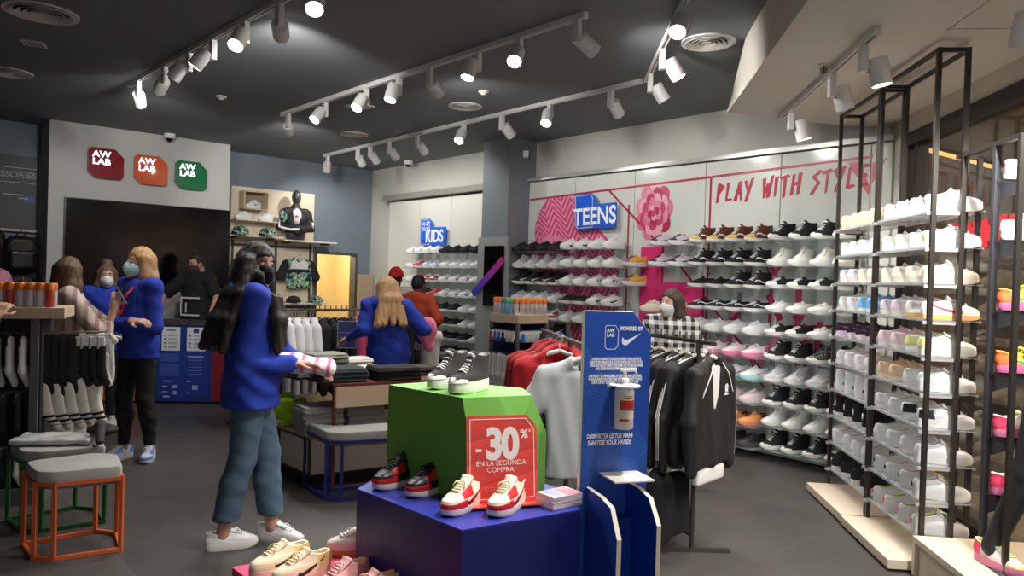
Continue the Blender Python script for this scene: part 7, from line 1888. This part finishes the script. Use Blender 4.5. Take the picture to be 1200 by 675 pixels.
# 4 woman with phone, seen from behind
o4, P, sub, lv, R4 = person('person with brown hair and striped pale shirt holding up a phone', (-3.36, 5.62), 1.60, 35, 80, [(-3.3, 5.72, 35), (-3.34, 5.5, 30)], [(-3.05, 5.95, 1.22), (-2.995, 5.60, 1.24)], [(-3.25, 5.95, 1.08), (-3.03, 5.52, 1.0)], skin=(204, 160, 138), h=.007,
    hands=[((.6, .2, .4), (.5, -.5, 0), 40, 1), ((.1, .1, 1), (-.6, .7, .2), 55, -1)],
    top=dict(m=stripes_mat((206, 190, 180), (164, 128, 124), 0, 12, .6, diag=.5), hem=.85, ease=.025, name='shirt', cuff=[.5, .45]), legs=dict(m=cloth((206, 204, 200)), ease=.015), shoes='w_low', hair=dict(style='long', m=HBR, len=.26, out=.02, spread=.6, face=.05))
o = thing('mobile_phone', 'dark mobile phone held up by the woman in striped shirt', 'phone', M=Matrix.Translation((-2.95, 5.63, 1.335)) @ Matrix.Rotation(rad(35), 4, 'Z') @ Matrix.Rotation(rad(-28), 4, 'Y'))
obj('body', MB().box((0, 0, 0), (.009, .072, .148), bev=.003), mat((22, 22, 26), .3), o); obj('screen', MB().box((-.005, 0, 0), (.001, .064, .138)), mat((160, 170, 190), .2, emit=.3), o)
o = obj('white_dress', MB().box((0, 0, 0), (.1, .05, .5), bev=.02), mat((214, 214, 212), .85)); D.objects.remove(o)
wd2 = garment_mesh('cloth', 'tee', mat((214, 214, 214), .85), seed=33, length=.6, width=.12, thick=.03, sleeve=None)
hang(wd2, 'white_shirt', MZ((-2.93, 5.36, 1.10), rad(40), .55), 'white garment hanging behind the black glove packs at left', 'shirt', None)
# 5 man at the counter
o5, P, sub, lv, R5 = person('person in black T-shirt and dark mask leaning on the cash counter', (-4.0, 9.42), 1.74, -100, -128, [(-3.9, 9.45, -90), (-4.1, 9.45, -100)], [(-3.66, 9.02, .985), (-4.28, 9.02, .985)], [(-3.66, 9.22, 1.2), (-4.34, 9.24, 1.2)], skin=(186, 140, 118), h=.008, head_pitch=-18,
    top=dict(m=cloth((18, 18, 20)), hem=.85, ease=.02, name='t_shirt', cuff=[-.75, -.75]), legs=dict(m=cloth((40, 44, 56)), ease=.01), mask=(52, 40, 40), shoes='k_low', hair=dict(style='short', m=HB))
f5, r5 = R5.col[1], R5.col[0]
b = MB(); q = [sub(lv(z)) + r5 * x + f5 * .165 for x, z in ((-.15, 1.16), (.1, 1.16), (.1, .95), (-.15, .95))]
for i in range(3): b.bar(q[i], q[(i + 1) % 4], .012, .02)
b.bar(sub(lv(1.1)) + r5 * .03 + f5 * .17, sub(lv(.98)) + r5 * .03 + f5 * .17, .012, .02); obj('print', b, mat((206, 206, 206), .7), o5)
# 6 blonde from behind
o6, P, sub, lv, R6 = person('person in blue hooded jacket with long blonde hair bending over the table, seen from behind', (-1.07, 6.80), 1.66, 112, 125, [(-.97, 6.84, 100), (-1.17, 6.8, 110)], [(-1.46, 6.72, .97), (-.84, 6.92, .96)], [(-1.30, 6.60, 1.06), (-.79, 6.78, 1.06)], skin=(204, 162, 140), h=.007, stoop=.10, lean=(-.06, -.06), head_pitch=-20,
    top=dict(m=BLU, hem=.76, ease=.028, flare=.02, w=.92, hood=True, wr=.0045), legs=dict(m=cloth((34, 36, 44)), ease=.01), shoes='w_low', hair=dict(style='long', m=HBL, len=.36, out=.075, spread=.8, face=.05))
S = SDF((-.2, -.16, -.55), (.2, .16, .12), .008); S.box((0, 0, -.24), (.09, .05, .26), rnd=.04).cap((-.06, 0, 0), (.06, 0, 0), .055).wrinkle(lambda x, y, z: .008 * np.sin(45 * x + 4 * z))
g_ = link('hanging_trousers', S.mesh('hanging_trousers', mat((212, 210, 206), .9))); g_.location = (-.76, 7.02, .98); tag(g_, 'long white garment hanging right of the blonde woman', 'garment')
S = SDF((-.2, -.2, -.2), (.2, .2, .2), .008); S.ell((0, 0, 0), (.09, .08, .13)).cap((0, 0, -.05), (.03, .02, -.14), .05).wrinkle(lambda x, y, z: .008 * np.sin(45 * x + 14 * z))
g_ = link('pink_garment', S.mesh('pink_garment', mat((226, 120, 160), .9))); g_.location = (-.775, 6.83, 1.05); tag(g_, 'pink garment tucked under the blonde woman\'s right arm', 'garment')
# 7 red cap
o7, P, sub, lv, R7 = person('person in red cap and white shirt seen from behind by the KIDS wall', (-1.42, 9.05), 1.62, 70, 80, [(-1.3, 9.1, 70), (-1.5, 9.1, 70)], [(-1.15, 9.3, .95), (-1.6, 9.35, .95)], [(-1.12, 9.1, 1.1), (-1.66, 9.15, 1.1)], skin=(120, 84, 66), h=.009,
    top=dict(m=cloth((214, 212, 206)), hem=.8, ease=.025, name='shirt', cuff=[-.7, -.7]), legs=dict(m=cloth((50, 54, 64)), ease=.012), shoes='w_low', hair=dict(style='short', m=HB))
S = SDF([-.25, -.25, 1.3], [.25, .3, 1.8], .007); c = P((0, -.01, .035)); HR7 = frame(80); S.ell(c, (.092, .112, .115), HR7).ell(P((0, .12, .03)), (.07, .075, .012), HR7, k=.01); S.plane(P((0, 0, .02)), (0, 0, -1))
cp_ = link('cap', S.mesh('cap', mat((206, 28, 40), .7)), o7); obj('cap_badge', MB().ball(P((-.07, -.055, .07)), .02, 8, 6), WHITE, o7)
# 8 orange hoodie
person('person in rust orange hooded sweatshirt with black hair facing the KIDS shelves', (-1.06, 8.45), 1.55, 60, 55, [(-.98, 8.5, 60), (-1.15, 8.5, 60)], [(-.85, 8.72, 1.02), (-.88, 8.42, 1.02)], [(-.88, 8.6, 1.02), (-.82, 8.28, 1.08)], skin=(110, 78, 62), h=.009,
    top=dict(m=cloth((178, 66, 38)), hem=.82, ease=.035, name='hooded_sweatshirt', hood=True), legs=dict(m=cloth((40, 42, 50)), ease=.015), shoes='k_low', hair=dict(style='short', m=hair_mat((18, 16, 16))))
# 9 checked shirt
person('person with chin-length dark hair, white mask and black and white checked shirt', (1.24, 5.78), 1.50, -112, -140, [(1.32, 5.8, -110), (1.15, 5.8, -110)], [(1.42, 5.55, .85), (1.02, 5.55, .85)], [(1.48, 5.72, 1.0), (.98, 5.72, 1.0)], skin=(206, 164, 142), h=.006,
    top=dict(m=stripes_mat((24, 24, 26), (206, 204, 200), 0, 15, .5, axis2=2), hem=.75, ease=.025, name='checked_shirt'), legs=dict(m=cloth((40, 40, 46)), ease=.012), mask=(206, 208, 208), shoes='w_low', hair=dict(style='long', m=hair_mat((40, 28, 24), (62, 44, 36)), len=.2, out=.0, spread=.15, face=.056))
# 10 person cut off at the left edge
o10, P, sub, lv, R10 = person('person mostly outside the left edge reaching a hand to the spray cans', (-3.22, 3.98), 1.66, 100, 95, [(-3.12, 4.0, 100), (-3.32, 4.0, 100)], [(-3.42, 4.2, 1.0), (-3.13, 4.50, 1.225)], [(-3.47, 4.02, 1.1), (-3.09, 4.27, 1.06)], skin=(206, 160, 136), h=.006,
    hands=[None, ((.1, .55, .55), (-.2, .6, -.6), 45, -1)],
    top=dict(m=cloth((60, 62, 70)), hem=.8, ease=.02, name='t_shirt', cuff=[-.8, -.6]), legs=dict(m=cloth((40, 42, 50)), ease=.012), shoes='w_low', hair=dict(style='short', m=HBR))
ax = (V3(-3.13, 4.50, 1.225) - V3(-3.09, 4.27, 1.06)).normalized(); cc = sub(V3(-3.126, 4.475, 1.207)); u_ = ax.orthogonal().normalized(); v_ = ax.cross(u_); b = MB()
b.tube([cc + (u_ * math.cos(2 * PI * i / 16) + v_ * math.sin(2 * PI * i / 16)) * .036 for i in range(17)], .006, 6, cap=False); obj('bracelet', b, mat((216, 196, 160), .5), o10)
